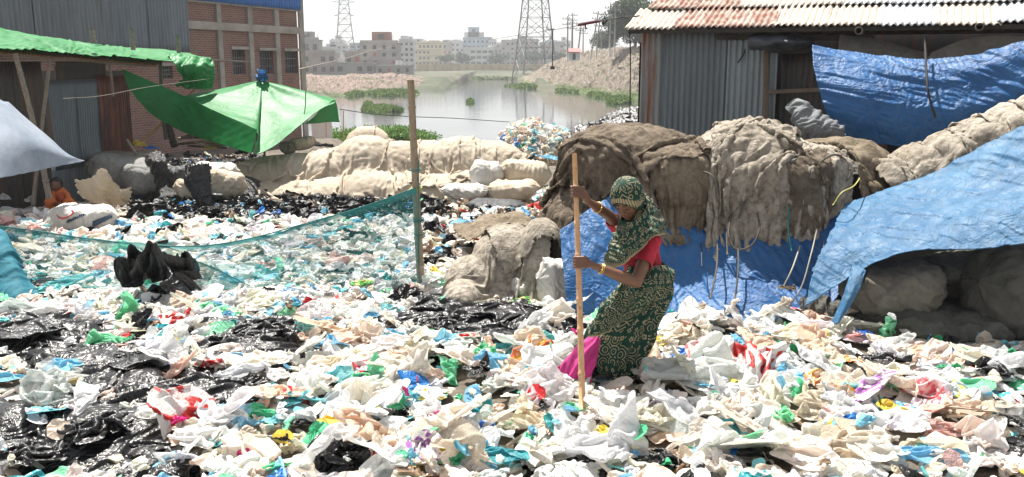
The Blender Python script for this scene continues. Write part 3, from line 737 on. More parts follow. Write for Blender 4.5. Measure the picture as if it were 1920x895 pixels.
def bamboo(name, p, q, r, mat, nodes=7, seed=0, parent=None, bow=.01, **t):
    """bamboo culm with raised nodes; meshes run from p to q"""
    p = np.array(p); q = np.array(q); L = np.linalg.norm(q-p); rr = np.random.RandomState(seed)
    ts = [0]; rad = [1.0]; k = 1
    s = [i/nodes+rr.uniform(-.02, .02) for i in range(1, nodes)]
    for x in s:
        e = .012/L*1.3
        for dx, rm in ((-2.2*e, .97), (-e, .99), (-.4*e, 1.17), (.4*e, 1.12), (e, .95), (2.2*e, .96)): ts.append(x+dx); rad.append(rm)
    ts.append(1); rad.append(1.0); ts = np.array(ts); rad = np.array(rad)*r*(1-.22*ts)
    side = np.array([rr.uniform(-1, 1), rr.uniform(-1, 1), 0])
    pts = p+np.outer(ts, q-p)+np.outer(np.sin(ts*math.pi)*bow*L, side)
    V, F, T1 = tube(pts-p, rad, 14)
    o = link(name, mesh_mix(name, V, F, T1, mat), parent, tuple(p))
    if t: tag(o, **t)
    return o
def corr(name, A, B, Cc, Dd, mat, parent=None, pitch=.076, amp=.011, rows=10, seed=0, thick=.004, sag=.01):
    """corrugated sheet; A,B bottom ends, Cc,Dd top ends (over A,B); ribs run bottom to top"""
    A, B, Cc, Dd = map(lambda v: np.array(v, float), (A, B, Cc, Dd)); W = np.linalg.norm(B-A); n = max(9, int(W/pitch*8))
    s = np.linspace(0, 1, n)[None, :, None]; t = np.linspace(0, 1, rows)[:, None, None]
    Q = (A*(1-s)+B*s)*(1-t)+(Cc*(1-s)+Dd*s)*t; nn = np.cross(B-A, Cc-A); nn /= np.linalg.norm(nn)
    h = amp*np.sin(2*np.pi*s[..., 0]*W/pitch)*np.ones((rows, 1))+sag*vnoise(np.stack([s[..., 0]*W*1.5*np.ones((rows, 1)), t[..., 0]*3*np.ones((1, n)), np.full((rows, n), seed*3.7)], -1), seed)
    Q = Q+nn*h[..., None]
    o0 = (A+B)/2
    o = link(name, mesh_np(name, (Q-o0).reshape(-1, 3), gridF(rows, n), mat, True), parent, tuple(o0))
    if thick: m = o.modifiers.new('s', 'SOLIDIFY'); m.thickness = thick
    return o
class Plane:
    """vertical plane through two ground points: s = metres along, px -> s"""
    def __init__(s, x0, y0, x1, y1):
        s.o = np.array([x0, y0]); d = np.array([x1-x0, y1-y0], float); s.L = np.linalg.norm(d); s.d = d/s.L; s.n = np.array([s.d[1], -s.d[0]])
    def pt(s, px, py, off=0):
        a, b, c = ray(px, py); n = s.n; k = (np.dot(s.o+n*off, n))/(a*n[0]+b*n[1]); return np.array([a*k, b*k, CAMZ+c*k])
    def xy(s, px, z, off=0):
        lo = s.pt(px, 115, off); Yv = lo[1]
        # iterate as column tilts with height
        for _ in range(6):
            py = float(proj(lo[0], lo[1], z)[1]); lo = s.pt(px, py, off)
        return np.array([lo[0], lo[1], z])
# ------------------------------------------------------------------ brick building (left, behind)
pl = Plane(-12.3, 34.5, -9.7, 42)
t = NT('red_brick'); co = t.coord()
vx = t.n('ShaderNodeCombineXYZ', {0: t.n('ShaderNodeSeparateXYZ', {0: co}).outputs[0], 1: t.n('ShaderNodeSeparateXYZ', {0: co}).outputs[2]}).outputs[0]
bk = t.n('ShaderNodeTexBrick', {'Vector': vx, 'Color1': (.25, .095, .07, 1), 'Color2': (.15, .062, .05, 1), 'Mortar': (.28, .23, .2, 1), 'Scale': 1, 'Mortar Size': .012, 'Brick Width': .25, 'Row Height': .085, 'Bias': -.1})
c = t.mix(t.math('MULTIPLY', t.ramp(t.noise(.8, 6, co, .7), [(.4, (0,0,0)), (.7, (1,1,1))]), .5), bk.outputs[0], (.30, .24, .2))
m_brick = t.done(t.princ(c, .95, Normal=t.bump(t.math('ADD', bk.outputs[1], t.noise(30, 3, co)), .6, .02)))
ang = math.atan2(pl.d[1], pl.d[0])
bb = empty('brick_building', (float(pl.o[0]), float(pl.o[1]), 0), ang, label='unfinished red brick building with concrete columns and blue sheet parapet behind the green canopy', cat='building')
def S(px, py, off=0):
    p = pl.pt(px, py, off); return float(np.dot(p[:2]-pl.o, pl.d)), float(p[2])
wins = [(434, 459, 93, 140), (486, 512, 95, 139), (533, 557, 96, 138), (300, 323, 124, 148), (355, 380, 122, 147)]
wr = []
for a, b_, y0, y1 in wins:
    s0, z1 = S(a, y0); s1, _ = S(b_, y0); _, z0 = S(a, y1); wr.append((s0, s1, z0, z1))
L0, L1 = S(-60, 100)[0], 7.94
xsn = sorted({L0, L1}|{v for w_ in wr for v in w_[:2]}); zsn = sorted({-2.6, 5.2}|{v for w_ in wr for v in w_[2:]})
b = MB()
for x0, x1 in zip(xsn[:-1], xsn[1:]):
    for z0, z1 in zip(zsn[:-1], zsn[1:]):
        cx, cz = (x0+x1)/2, (z0+z1)/2
        if any(w_[0] < cx < w_[1] and w_[2] < cz < w_[3] for w_ in wr): continue
        b.add([(x0, 0, z0), (x1, 0, z0), (x1, 0, z1), (x0, 0, z1)], [(0, 1, 2, 3)])
for s0, s1, z0, z1 in wr:
    for q in ([(s0, 0, z0), (s1, 0, z0), (s1, .28, z0), (s0, .28, z0)], [(s0, 0, z1), (s1, 0, z1), (s1, .28, z1), (s0, .28, z1)], [(s0, 0, z0), (s0, .28, z0), (s0, .28, z1), (s0, 0, z1)], [(s1, 0, z0), (s1, .28, z0), (s1, .28, z1), (s1, 0, z1)]):
        b.add(q, [(0, 1, 2, 3)])
b.box((L1, .003, -2.6), (L1+.003, 9, 5.2)); b.build('wall', m_brick, bb)
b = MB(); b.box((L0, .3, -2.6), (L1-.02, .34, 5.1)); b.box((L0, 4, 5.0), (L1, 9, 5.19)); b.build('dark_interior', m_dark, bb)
for s0, s1, z0, z1 in wr:
    wn = MB(); wn.box((s0, .24, z0), (s1, .28, z1)); o = wn.build('window', m_dark, bb)
    g_ = MB(); n = 6
    for k in range(n+1): x = s0+(s1-s0)*k/n; g_.bar((x, .1, z0), (x, .1, z1), .025)
    for k in range(4): z = z0+(z1-z0)*k/3; g_.bar((s0, .1, z), (s1, .1, z), .03)
    g_.build('grille', m_steel, o)
    g_ = MB(); g_.box((s0-.12, -.12, z1+.003), (s1+.12, -.003, z1+.12)); g_.build('lintel', m_cement, o)
def zrow(px, py): return S(px, py)[1]
cols_ = [405, 463, 513, 559]
for k, c0 in enumerate(cols_):
    s0 = S(c0, 60)[0]; s1 = S(c0+8, 60)[0]
    b = MB(); b.box((s0, -.1, -2.6), (s1, -.003, 5.2)); b.build('column', m_cement, bb)
zb = zrow(405, 50); b = MB(); b.box((L0, -.16, zb-.14), (L1+.05, -.103, zb+.16)); b.build('ring_beam', m_cement, bb)
zb = zrow(495, 16)
b = MB(); b.box((L0, -.14, zb-.02), (L1+.05, -.103, zb+.22)); b.build('roof_slab', m_cement, bb)
q0, q1 = S(345, 10)[0], L1+.1
o = corr('blue_parapet', (q0, -.2, zb+.05), (q1, -.2, zb+.05), (q0, -.2, zb+1.8), (q1, -.2, zb+1.8), m_blue_sheet, bb, .2, .02)
# reinforcement / scaffold poles
bamboo('scaffold_pole', pl.pt(372, 112, 1.2), pl.pt(468, 116, 1.5), .05, m_bam_grey, 5, 1, label='grey horizontal bamboo pole tied in front of the brick wall', cat='pole')
# tin clad block to the left
tb = empty('tin_building', (0, 0, 0), label='tall grey corrugated iron building wall at top left', cat='building')
for k, (a, b_, mt) in enumerate([(-70, 70, m_tin_grey), (70, 207, m_tin_grey), (207, 282, m_tin_pale), (282, 357, m_tin_pale)]):
    A = pl.xy(a, 2.42, .45+.03*(k % 2)); B = pl.xy(b_+1, 2.42, .45+.03*(k % 2)); A[2] = B[2] = 2.42; C_, D_ = A.copy(), B.copy(); C_[2] = D_[2] = 6.5
    n = -np.array([pl.n[0], pl.n[1], 0])
    corr('wall_sheet', A, B, C_, D_, mt, tb, .17, .03, 14, k)
A = pl.xy(-70, 2.3, .3); B = pl.xy(357, 2.3, .3)
b = MB(); b.bar((A[0], A[1], 2.35), (B[0], B[1], 2.35), .12); b.build('bottom_rail', m_wood_d, tb)
A = pl.xy(357, 2.4, .45); b = MB(); b.box((A[0]-4, A[1]+.05, 2.4), (A[0]-.03, A[1]+.1, 6.5)); b.build('end_wall', m_tin_pale, tb)
# ------------------------------------------------------------------ left shed
ls = empty('tin_shed', (0, 0, 0), label='dark rusty tin shed at the left under a green roof tarpaulin', cat='shed')
lp = Plane(-9.4, 15.2, -8.45, 20.4)
def lw(a, b_, z0, z1, mt, off=0., k=0, flat=False):
    A = lp.xy(a, z0, off); B = lp.xy(b_, z0, off); C_ = A.copy(); C_[2] = z1; D_ = B.copy(); D_[2] = z1
    return corr('wall_sheet', A, B, C_, D_, mt, ls, .076, .003 if flat else .011, 12, k, sag=.02)
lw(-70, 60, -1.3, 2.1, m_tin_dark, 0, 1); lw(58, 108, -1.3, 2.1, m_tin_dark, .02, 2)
lw(106, 156, .0, 1.75, m_tin_pale, .04, 3, True); lw(154, 197, .05, 1.75, m_tin_pale, .06, 4, True); lw(104, 250, -1.3, .1, m_tin_light, .02, 5); lw(106, 200, 1.7, 2.1, m_tin_dark, .02, 7)
lw(195, 252, -.05, 1.8, m_tin_brown, .08, 6)
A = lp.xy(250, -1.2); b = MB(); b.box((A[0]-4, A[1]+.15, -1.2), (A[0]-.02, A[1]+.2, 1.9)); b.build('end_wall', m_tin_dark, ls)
# roof
EV = [(-60, 80, 13.7), (60, 93, 15.2), (150, 101, 16.9), (240, 110, 18.6), (292, 114, 19.6)]
RD = [(-60, 48, 15.6), (60, 68, 17.2), (150, 80, 18.9), (240, 92, 20.6), (320, 100, 21.6)]
for k in range(4):
    corr('roof_sheet', *[tuple(np.array(P(*q_))+np.array([.05, -.12, -.10])) for q_ in (EV[k], EV[k+1], RD[k], RD[k+1])], m_roof_red, ls, .076, .011, 6, 20+k)
b = MB()
for k in range(4):
    p = P(*EV[k]); q = P(*EV[k+1]); b.bar((p[0]-.1, p[1]+.1, p[2]-.1), (q[0]-.1, q[1]+.1, q[2]-.1), .07)
b.build('eave_beam', m_bam_grey, ls)
for k, (a, b_, r) in enumerate([((28, 100, 14.6), (92, 372, 15.0), .05), ((95, 105, 16.2), (62, 385, 15.8), .04), ((205, 112, 18), (212, 180, 18.4), .03)]):
    bamboo('shed_post', P(*b_), P(*a), r, m_bam_grey, 8, k, ls)
bamboo('leaning_pole', P(312, 262, 20.2), P(300, 118, 20.4), .06, m_bam_grey, 6, 8, label='dark crooked pole under the left end of the green canopy', cat='pole')
bamboo('leaning_pole', P(327, 275, 19.4), P(312, 215, 19.6), .075, m_wood_d, 6, 9, label='black thick post under the green canopy', cat='pole')
bamboo('leaning_pole', P(262, 272, 20), P(404, 128, 21), .035, m_bam_new, 8, 10, label='thin tan bamboo leaning diagonally behind the green canopy', cat='pole')
bamboo('leaning_pole', P(256, 290, 17.6), P(238, 262, 17.8), .03, m_bam_grey, 4, 11, label='short grey stick leaning on the shed wall above the grey sacks', cat='pole')
for k, (px, ya, yb, Yv, lb) in enumerate([(172, 68, 52, 17.5, 'left stub of the three roof stubs of the left shed'), (246, 82, 54, 19, 'middle stub of the three roof stubs of the left shed'), (332, 96, 66, 20.6, 'right stub of the three roof stubs of the left shed')]):
    bamboo('roof_stub', P(px+4, ya+12, Yv), P(px, yb, Yv), .05, m_bam_grey, 3, 30+k, label='short grey post, '+lb, cat='pole', group='stub posts above the left roof')
# sticks stacked under the canopy
rr = random.Random(4)
for k in range(12):
    x0 = 330+rr.random()*60; y0 = 255+rr.random()*25
    bamboo('cut_pole', P(x0, y0, 20+rr.random()), P(x0+rr.uniform(40, 100), y0+rr.uniform(-18, 6), 20.6+rr.random()), .03, m_bam if k % 2 else m_wood, 6, 50+k, label='brown cut pole lying in the stack under the green canopy', cat='pole', group='stack of cut poles under the canopy')
# ------------------------------------------------------------------ tarpaulins left
m_green = m_fabric('green_tarp', (.007, .21, .04), (.016, .31, .07), .5, .38, 300, .12, 1.5, .25, spec=.5, wr=4, wrs=.3)
m_blue_t = m_fabric('blue_tarp', (.018, .115, .33), (.04, .18, .44), .42, .3, 260, .15, 1.6, .3, (.16, .22, .28), .42, wr=8, wrs=.6)
m_blue_d = m_fabric('blue_tarp_worn', (.03, .14, .30), (.07, .215, .39), .46, .3, 260, .15, 1.2, .35, (.18, .24, .27), .35, wr=8, wrs=.6)
m_pale_t = m_fabric('pale_blue_tarp', (.30, .36, .45), (.48, .53, .60), .6, .4, 260, .12, 1.3, .2, wr=3, wrs=.2)
m_white_t = m_fabric('pale_sheet', (.50, .42, .32), (.66, .58, .47), .8, .25, 260, .15, 1.2, .25, (.3, .22, .14), .3, wr=5, wrs=.3)
m_burlap = m_fabric('burlap_brown', (.12, .095, .07), (.265, .215, .165), .95, .05, 330, .6, 2.6, .85, (.045, .032, .022), .1, wr=11, wrs=1.)
m_burlap_l = m_fabric('burlap_pale', (.31, .27, .215), (.56, .505, .43), .95, .08, 330, .6, 2.6, .85, (.085, .062, .042), .1, wr=11, wrs=1.)
m_burlap_o = m_fabric('burlap_olive', (.15, .12, .085), (.31, .255, .19), .95, .05, 330, .6, 2, .7, (.05, .035, .02), .1, wr=9, wrs=.8)
m_greycloth = m_fabric('grey_cloth', (.13, .14, .15), (.24, .25, .26), .85, .1, 330, .3, 2, .4, wr=8, wrs=.5)
m_black_t = m_fabric('black_sheet', (.012, .012, .013), (.03, .03, .032), .3, 0, 260, .05, 2, .15, (.08, .075, .07), .6, wr=22, wrs=1.)
m_teal_c = m_fabric('teal_cloth', (.02, .17, .24), (.05, .28, .36), .7, .3, 300, .2, 2, .2)
cloth('roof_tarp', [[(-60, 86, 13.5), (60, 90, 15), (150, 96, 16.8), (240, 105, 18.4), (300, 111, 19.4), (352, 120, 20)],
    [(-60, 62, 14.8), (60, 72, 16.2), (150, 84, 18), (240, 95, 19.6), (320, 104, 20.4), (388, 118, 20.8)],
    [(-60, 36, 16.2), (60, 60, 17.8), (150, 76, 19.4), (240, 87, 21), (320, 94, 21.6), (388, 106, 21.6)]], m_green, 60, 170, 1, .06, 1.8, (1, .3, 0), .02, 2,
    grow=1.03, lim=.12, kb=.3, label='long green tarpaulin covering the roof of the left shed', cat='tarpaulin')
cloth('hanging_tarp_end', [[(312, 98, 20.2), (340, 103, 20.2), (368, 106, 20.3), (392, 109, 20.6)], [(330, 118, 19.6), (350, 120, 19.7), (372, 124, 19.9), (394, 128, 20.3)], [(342, 138, 19.7), (358, 142, 19.8), (376, 145, 19.9), (395, 142, 20.2)], [(326, 153, 19.9), (350, 155, 19.9), (372, 157, 19.9), (394, 156, 20.2)]],
    m_green, 60, 60, 2, .09, 3.5, (1, .2, 0), .04, 3.5, grow=1.14, lim=.16, kb=.2, label='bunched green tarpaulin end hanging off the left roof corner', cat='tarpaulin')
cloth('green_side_tarp', [[(228, 130, 19.2), (290, 156, 19.6), (345, 180, 19.6), (412, 212, 19), (482, 243, 18.3)],
    [(234, 150, 19.2), (286, 188, 19.5), (345, 214, 19.5), (412, 238, 18.9), (478, 265, 18.2)],
    [(240, 168, 19.2), (284, 214, 19.5), (345, 248, 19.4), (405, 268, 18.8), (472, 288, 18.1)]], m_green, 70, 130, 3, .05, 1.3, (.4, 0, 1), .02, 1.6,
    label='dark green tarpaulin strip sloping from the shed roof down to the canopy front', cat='tarpaulin')
cn = empty('green_canopy', P(490, 300, 20.6), label='bright green pointed tarpaulin canopy tied at its peak in front of the brick building', cat='canopy')
pk = (490, 152, 20.6)
ed = [(345, 181, 19.7), (412, 213, 19.1), (480, 246, 18.4), (478, 288, 18.0), (512, 276, 18.3), (560, 238, 19.0), (602, 206, 19.8), (630, 190, 20.4), (600, 180, 21.6), (500, 168, 22.6), (400, 170, 21.6), (345, 181, 19.7)]
rows = []
for f in (0, .12, .4, .72, 1):
    row = []
    for (ex, ey, eY) in ed:
        sg = -9*math.sin(f*math.pi)*(1 if eY < 20.4 else 0)
        row.append((pk[0]+(ex-pk[0])*f, pk[1]+(ey-pk[1])*f-sg, pk[2]+(eY-pk[2])*f))
    rows.append(row)
o = cloth('canopy_sheet', rows, m_green, 80, 220, 4, .03, 1.5, (1, .5, 0), .018, 1.8); o.parent = cn; o.matrix_parent_inverse = Matrix.Translation(-Vector(cn.location))
o = cloth('corner_flap', [[(596, 208, 19.7), (612, 198, 20), (629, 189, 20.4), (637, 226, 20.5)], [(590, 216, 19.7), (608, 214, 20), (625, 212, 20.3), (638, 229, 20.5)], [(572, 233, 19.6), (596, 231, 19.9), (618, 229, 20.2), (638, 230, 20.5)]], m_green, 40, 50, 5, .03, 2, (1, 0, 0), .02, 3); o.parent = cn; o.matrix_parent_inverse = Matrix.Translation(-Vector(cn.location))
o = bamboo('canopy_pole', P(497, 300, 20.7), P(490, 146, 20.7), .028, m_bam_grey, 9, 3); o.parent = cn; o.matrix_parent_inverse = Matrix.Translation(-Vector(cn.location))
# blue cloth knot on the peak
V = np.array(P(491, 144, 20.6)); u, v = np.meshgrid(np.linspace(0, 1, 30), np.linspace(0, 1, 40), indexing='ij'); th = v*2*np.pi; rad_ = .05+.09*np.abs(np.sin(u*4.5))*(1-u*.4)
A = np.stack([V[0]+rad_*np.cos(th), V[1]+rad_*np.sin(th), V[2]-.1+u*.26], -1); A = crumple(A.reshape(-1, 3), 8, .03, 9, 8)
o = link('tie_cloth', mesh_np('tie_cloth', A, gridF(30, 40), m_blue_t, True), cn); o.matrix_parent_inverse = Matrix.Translation(-Vector(cn.location))
cloth('pale_awning', [[(-50, 150, 13.2), (0, 186, 13.3), (14, 189, 13.4), (30, 205, 13.5)], [(-50, 200, 12.6), (10, 215, 12.9), (50, 232, 13.2), (84, 250, 13.6)], [(-50, 270, 12), (20, 266, 12.4), (80, 275, 13), (125, 285, 13.6)], [(-50, 342, 11.6), (10, 328, 12), (80, 313, 12.9), (157, 297, 13.8)]],
    m_pale_t, 100, 100, 6, .06, 1.4, (1, 0, .8), .02, 2, an=.13, grow=1.012, lim=.05, kb=.3, label='pale blue white awning sheet stretched out at the left edge', cat='awning')
# brown torn sheet over the person
cloth('torn_hanging_sheet', [[(140, 326, 14.9), (158, 329, 14.6), (175, 322, 14.4), (190, 305, 14.3), (208, 325, 14.4), (222, 348, 14.6), (245, 343, 14.8)],
    [(146, 343, 15), (160, 350, 14.7), (176, 348, 14.5), (190, 345, 14.4), (208, 352, 14.5), (225, 362, 14.6), (242, 360, 14.8)],
    [(150, 356, 15.1), (164, 366, 14.9), (180, 372, 14.7), (192, 378, 14.6), (210, 380, 14.7), (228, 376, 14.8), (240, 368, 15)]], m_white_t, 90, 130, 7, .09, 3, (1, 0, .5), .05, 3, ragged=.06, an=.15,
    grow=1.05, lim=.08, kb=.3, neg=.9, label='torn beige sheet hanging beside the seated person in orange', cat='sheet')
# ------------------------------------------------------------------ right shed
rs_ = empty('corrugated_shed', (0, 0, 0), label='grey corrugated iron shed with rusty cream roof at the right', cat='shed')
e2 = np.array([4.33, -1.9]); e2 /= np.linalg.norm(e2); E0 = np.array([1.47, 12.2]); nb2 = np.array([.402, .915])
ep = Plane(E0[0], E0[1], E0[0]+e2[0], E0[1]+e2[1]); W0 = E0+nb2*.38; wp = Plane(W0[0], W0[1], W0[0]+e2[0], W0[1]+e2[1])
def rw(a, b_, z0, z1, mt, off=0., k=0, name='wall_sheet'):
    A = wp.xy(a, z0, off); B = wp.xy(b_, z0, off); C_ = A.copy(); C_[2] = z1; D_ = B.copy(); D_[2] = z1
    o = corr(name, A, B, C_, D_, mt, rs_, .076, .011, 16, k, sag=.012); return o
o = rw(1191, 1227, -1, 2.62, m_tin_rust, .02, 1); o['label'] = 'narrow rust streaked corner sheet'
rw(1225, 1346, -1, 2.62, m_tin_grey, .0, 2); rw(1344, 1434, -1, 2.62, m_tin_light, .03, 3)
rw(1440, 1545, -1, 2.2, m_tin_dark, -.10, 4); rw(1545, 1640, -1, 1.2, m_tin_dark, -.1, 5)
A = wp.xy(1191, 0); b = MB(); nn = nb2*6
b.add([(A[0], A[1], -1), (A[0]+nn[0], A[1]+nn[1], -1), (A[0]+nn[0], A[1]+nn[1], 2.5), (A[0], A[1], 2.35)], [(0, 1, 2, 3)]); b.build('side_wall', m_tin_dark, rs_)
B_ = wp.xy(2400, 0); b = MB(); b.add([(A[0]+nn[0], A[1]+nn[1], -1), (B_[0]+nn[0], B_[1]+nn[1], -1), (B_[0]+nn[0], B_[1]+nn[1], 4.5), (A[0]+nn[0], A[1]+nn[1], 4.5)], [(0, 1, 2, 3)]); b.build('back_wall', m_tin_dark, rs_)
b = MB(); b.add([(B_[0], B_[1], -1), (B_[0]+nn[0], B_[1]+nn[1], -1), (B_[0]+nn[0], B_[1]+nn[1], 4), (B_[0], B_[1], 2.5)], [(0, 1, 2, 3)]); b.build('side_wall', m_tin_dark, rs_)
# roof sheets in two overlapping courses
sl = .37; ez = 2.52
def rpt(s, d, lift=0): q = E0+e2*s+nb2*d; return (q[0], q[1], ez+sl*d+lift)
wd = .62; k = 0; s = -.02; rc = random.Random(3)
seqlo = [m_roof_cream, m_roof_rust, m_roof_rust, m_roof_cream, m_roof_cream, m_roof_white, m_roof_cream, m_roof_white, m_roof_white, m_roof_white, m_roof_white, m_roof_white]
sequp = [m_roof_rust, m_roof_rust, m_roof_cream, m_roof_cream, m_roof_white, m_roof_white, m_roof_white, m_roof_white, m_roof_white, m_roof_white, m_roof_white, m_roof_white]
for i in range(12):
    s0 = i*wd; s1 = s0+wd+.05; j = rc.uniform(-.02, .03)
    corr('roof_sheet', rpt(s0, 0+j, .004*(i % 2)), rpt(s1, 0+j, .004*(i % 2)), rpt(s0, .74, .004*(i % 2)), rpt(s1, .74, .004*(i % 2)), seqlo[i], rs_, .076, .014, 8, 60+i, sag=.014)
    corr('roof_sheet', rpt(s0+.12, .66+j, .035), rpt(s1+.12, .66+j, .035), rpt(s0+.12, 1.45, .035), rpt(s1+.12, 1.45, .035), sequp[i], rs_, .076, .014, 8, 80+i, sag=.014)
# far slope of the roof
A = rpt(.1, 1.42, .02); B = rpt(12*wd, 1.42, .02); q = nb2*4.6
b = MB(); b.add([A, B, (B[0]+q[0], B[1]+q[1], B[2]-.5), (A[0]+q[0], A[1]+q[1], A[2]-.5)], [(0, 1, 2, 3)]); b.build('back_slope', m_roof_rust, rs_)
# timbers
b = MB(); A = rpt(.05, .06, -.06); B = rpt(11.8*wd, .06, -.06); b.bar(A, B, .05, .05); b.build('eave_beam', m_wood_d, rs_)
for i in range(9): b = MB(); b.bar(rpt(.25+i*.85, .05, -.05), rpt(.25+i*.85, 1.45, -.05), .05); b.build('rafter', m_wood_d, rs_)
df = empty('door_frame'); df.parent = rs_
def wbar(name, a, b_, w_, off=.07, mat=m_wood, parent=rs_, h=None):
    p = wp.pt(a[0], a[1], off); q = wp.pt(b_[0], b_[1], off); g_ = MB(); g_.bar(p, q, w_, h); return g_.build(name, mat, parent, bevel=.004)
wbar('jamb', (1436, 95), (1436, 300), .06, parent=df); wbar('rail', (1440, 173), (1545, 168), .05, parent=df); wbar('head', (1436, 93), (1530, 86), .05, parent=df)
D.objects.remove(df.children[0]) if False else None
wbar('wall_plate', (1345, 70), (1640, 72), .07, .06, m_wood_d)
for i, (px, py) in enumerate([(1614, 60), (1832, 53)]):
    p = np.array(wp.pt(px, py, .02)); q = p-np.array([nb2[0], nb2[1], 0])*.5; V, F, T1 = tube([p, q], [.036, .036], 16, closed_ends=False)
    o = link('pole_end', mesh_mix('pole_end', V, F, T1, m_bam_grey), rs_); m = o.modifiers.new('s', 'SOLIDIFY'); m.thickness = .008
# bundle under the eave, hanging cloths
cloth('dark_bundle', [[(1408, 66, 12), (1450, 62, 11.8), (1490, 62, 11.7), (1525, 68, 11.6)], [(1404, 80, 11.6), (1450, 78, 11.4), (1490, 78, 11.3), (1530, 80, 11.4)], [(1412, 92, 11.8), (1450, 97, 11.6), (1490, 96, 11.5), (1525, 88, 11.5)]],
    m_fabric('dark_plastic_roll', (.03, .035, .05), (.08, .085, .1), .4, 0, 200, .1), 50, 90, 12, .08, 3, (.2, 0, 1), .04, 4, label='dark rolled plastic bundle tucked under the eave above the doorway', cat='bundle')
m_inner = m_fabric('grey_inner_sheet', (.13, .12, .10), (.26, .24, .21), .8, .2, 260, .2)
cloth('grey_inner_sheet', [[(1575, 66, 11.3), (1640, 72, 11.2), (1700, 88, 11.1), (1740, 100, 11)], [(1572, 85, 11.2), (1640, 92, 11.1), (1700, 104, 11), (1740, 108, 11)], [(1570, 110, 11.1), (1640, 118, 11), (1700, 124, 10.9), (1745, 122, 10.9)]], m_inner, 40, 60, 13, .04, 2.4, (1, 0, .7), .015, 3, label='dusty grey sheet sagging behind the left part of the high blue tarpaulin', cat='sheet')
cloth('grey_inner_sheet', [[(1745, 100, 10.9), (1800, 76, 10.8), (1860, 68, 10.6), (1960, 68, 10.4)], [(1740, 110, 10.9), (1800, 96, 10.8), (1860, 90, 10.6), (1960, 88, 10.4)], [(1740, 124, 10.8), (1800, 122, 10.7), (1860, 112, 10.5), (1960, 108, 10.3)]], m_inner, 40, 60, 14, .04, 2.4, (1, 0, .7), .015, 3, label='dusty grey sheet sagging behind the right part of the high blue tarpaulin', cat='sheet')
cloth('grey_sack_cloth', [[(1478, 192, 9.8), (1495, 180, 9.7), (1512, 190, 9.6), (1522, 205, 9.7)], [(1492, 212, 9.6), (1502, 208, 9.5), (1522, 210, 9.5), (1550, 226, 9.6)], [(1496, 238, 9.6), (1512, 240, 9.4), (1545, 238, 9.4), (1585, 243, 9.5)], [(1502, 272, 9.7), (1525, 276, 9.5), (1555, 262, 9.5), (1592, 254, 9.6)]],
    m_greycloth, 90, 90, 15, .12, 4, (1, 0, -.4), .03, 4, grow=1.12, lim=.08, kb=.2, neg=.9, label='knotted grey cloth hanging at the lower left corner of the high blue tarpaulin', cat='cloth')
cloth('high_blue_tarp', [[(1521, 83, 10.4), (1600, 97, 10.3), (1680, 105, 10.1), (1760, 106, 9.9), (1840, 97, 9.7), (1950, 60, 9.5)],
    [(1527, 110, 10.1), (1605, 122, 9.95), (1685, 132, 9.8), (1765, 134, 9.65), (1845, 122, 9.5), (1955, 84, 9.4)],
    [(1538, 150, 9.9), (1612, 160, 9.7), (1690, 170, 9.6), (1770, 172, 9.5), (1850, 156, 9.4), (1960, 112, 9.3)],
    [(1553, 200, 9.8), (1622, 208, 9.6), (1695, 216, 9.5), (1775, 214, 9.4), (1855, 188, 9.3), (1960, 150, 9.2)],
    [(1600, 262, 9.8), (1650, 255, 9.6), (1705, 262, 9.5), (1775, 246, 9.4), (1855, 214, 9.3), (1960, 185, 9.2)]],
    m_blue_t, 130, 190, 16, .06, 1.7, (.35, 0, 1), .02, 1.6, fold2=.04, fdir2=(1, 0, .5), grow=1.035, lim=.10, kb=.3, label='bright blue tarpaulin strung high in front of the right shed', cat='tarpaulin')
rope('dangling_strap', [P(1734, 70, 9.9), P(1738, 150, 9.45), P(1743, 185, 9.35), P(1755, 222, 9.3)], .012, m_wood_d, label='thin dark strap hanging down the middle of the high blue tarpaulin', cat='strap')
rope('dangling_strap', [P(1404, 66, 12), P(1395, 100, 11.9), P(1383, 118, 11.9)], .01, m_rope_b, label='short black strap hanging on the lighter tin sheet left of the doorway', cat='strap')
# ------------------------------------------------------------------ right heap: lower tarps and burlap
cloth('low_blue_tarp', [[(1046, 425, 7.9), (1100, 392, 8.1), (1180, 335, 8.35), (1240, 325, 8.4), (1300, 380, 8.25), (1400, 400, 8.1), (1500, 400, 8.1), (1600, 395, 8.0)],
    [(1050, 470, 7.7), (1110, 455, 7.8), (1180, 430, 7.95), (1245, 425, 8.0), (1310, 440, 7.9), (1400, 460, 7.75), (1500, 455, 7.75), (1600, 440, 7.7)],
    [(1058, 520, 7.5), (1115, 520, 7.55), (1180, 515, 7.65), (1245, 515, 7.7), (1315, 520, 7.6), (1400, 520, 7.5), (1500, 510, 7.5), (1590, 500, 7.5)],
    [(1068, 585, 7.3), (1120, 592, 7.3), (1180, 592, 7.3), (1245, 595, 7.3), (1320, 600, 7.2), (1400, 600, 7.1), (1490, 590, 7.1), (1560, 570, 7.15)]],
    m_blue_t, 120, 240, 17, .10, 1.5, (1, 0, .25), .035, 1.8, fold2=.05, fdir2=(.6, 0, 1), grow=1.045, lim=.09, kb=.25, label='crinkled blue tarpaulin wall directly behind the woman', cat='tarpaulin')
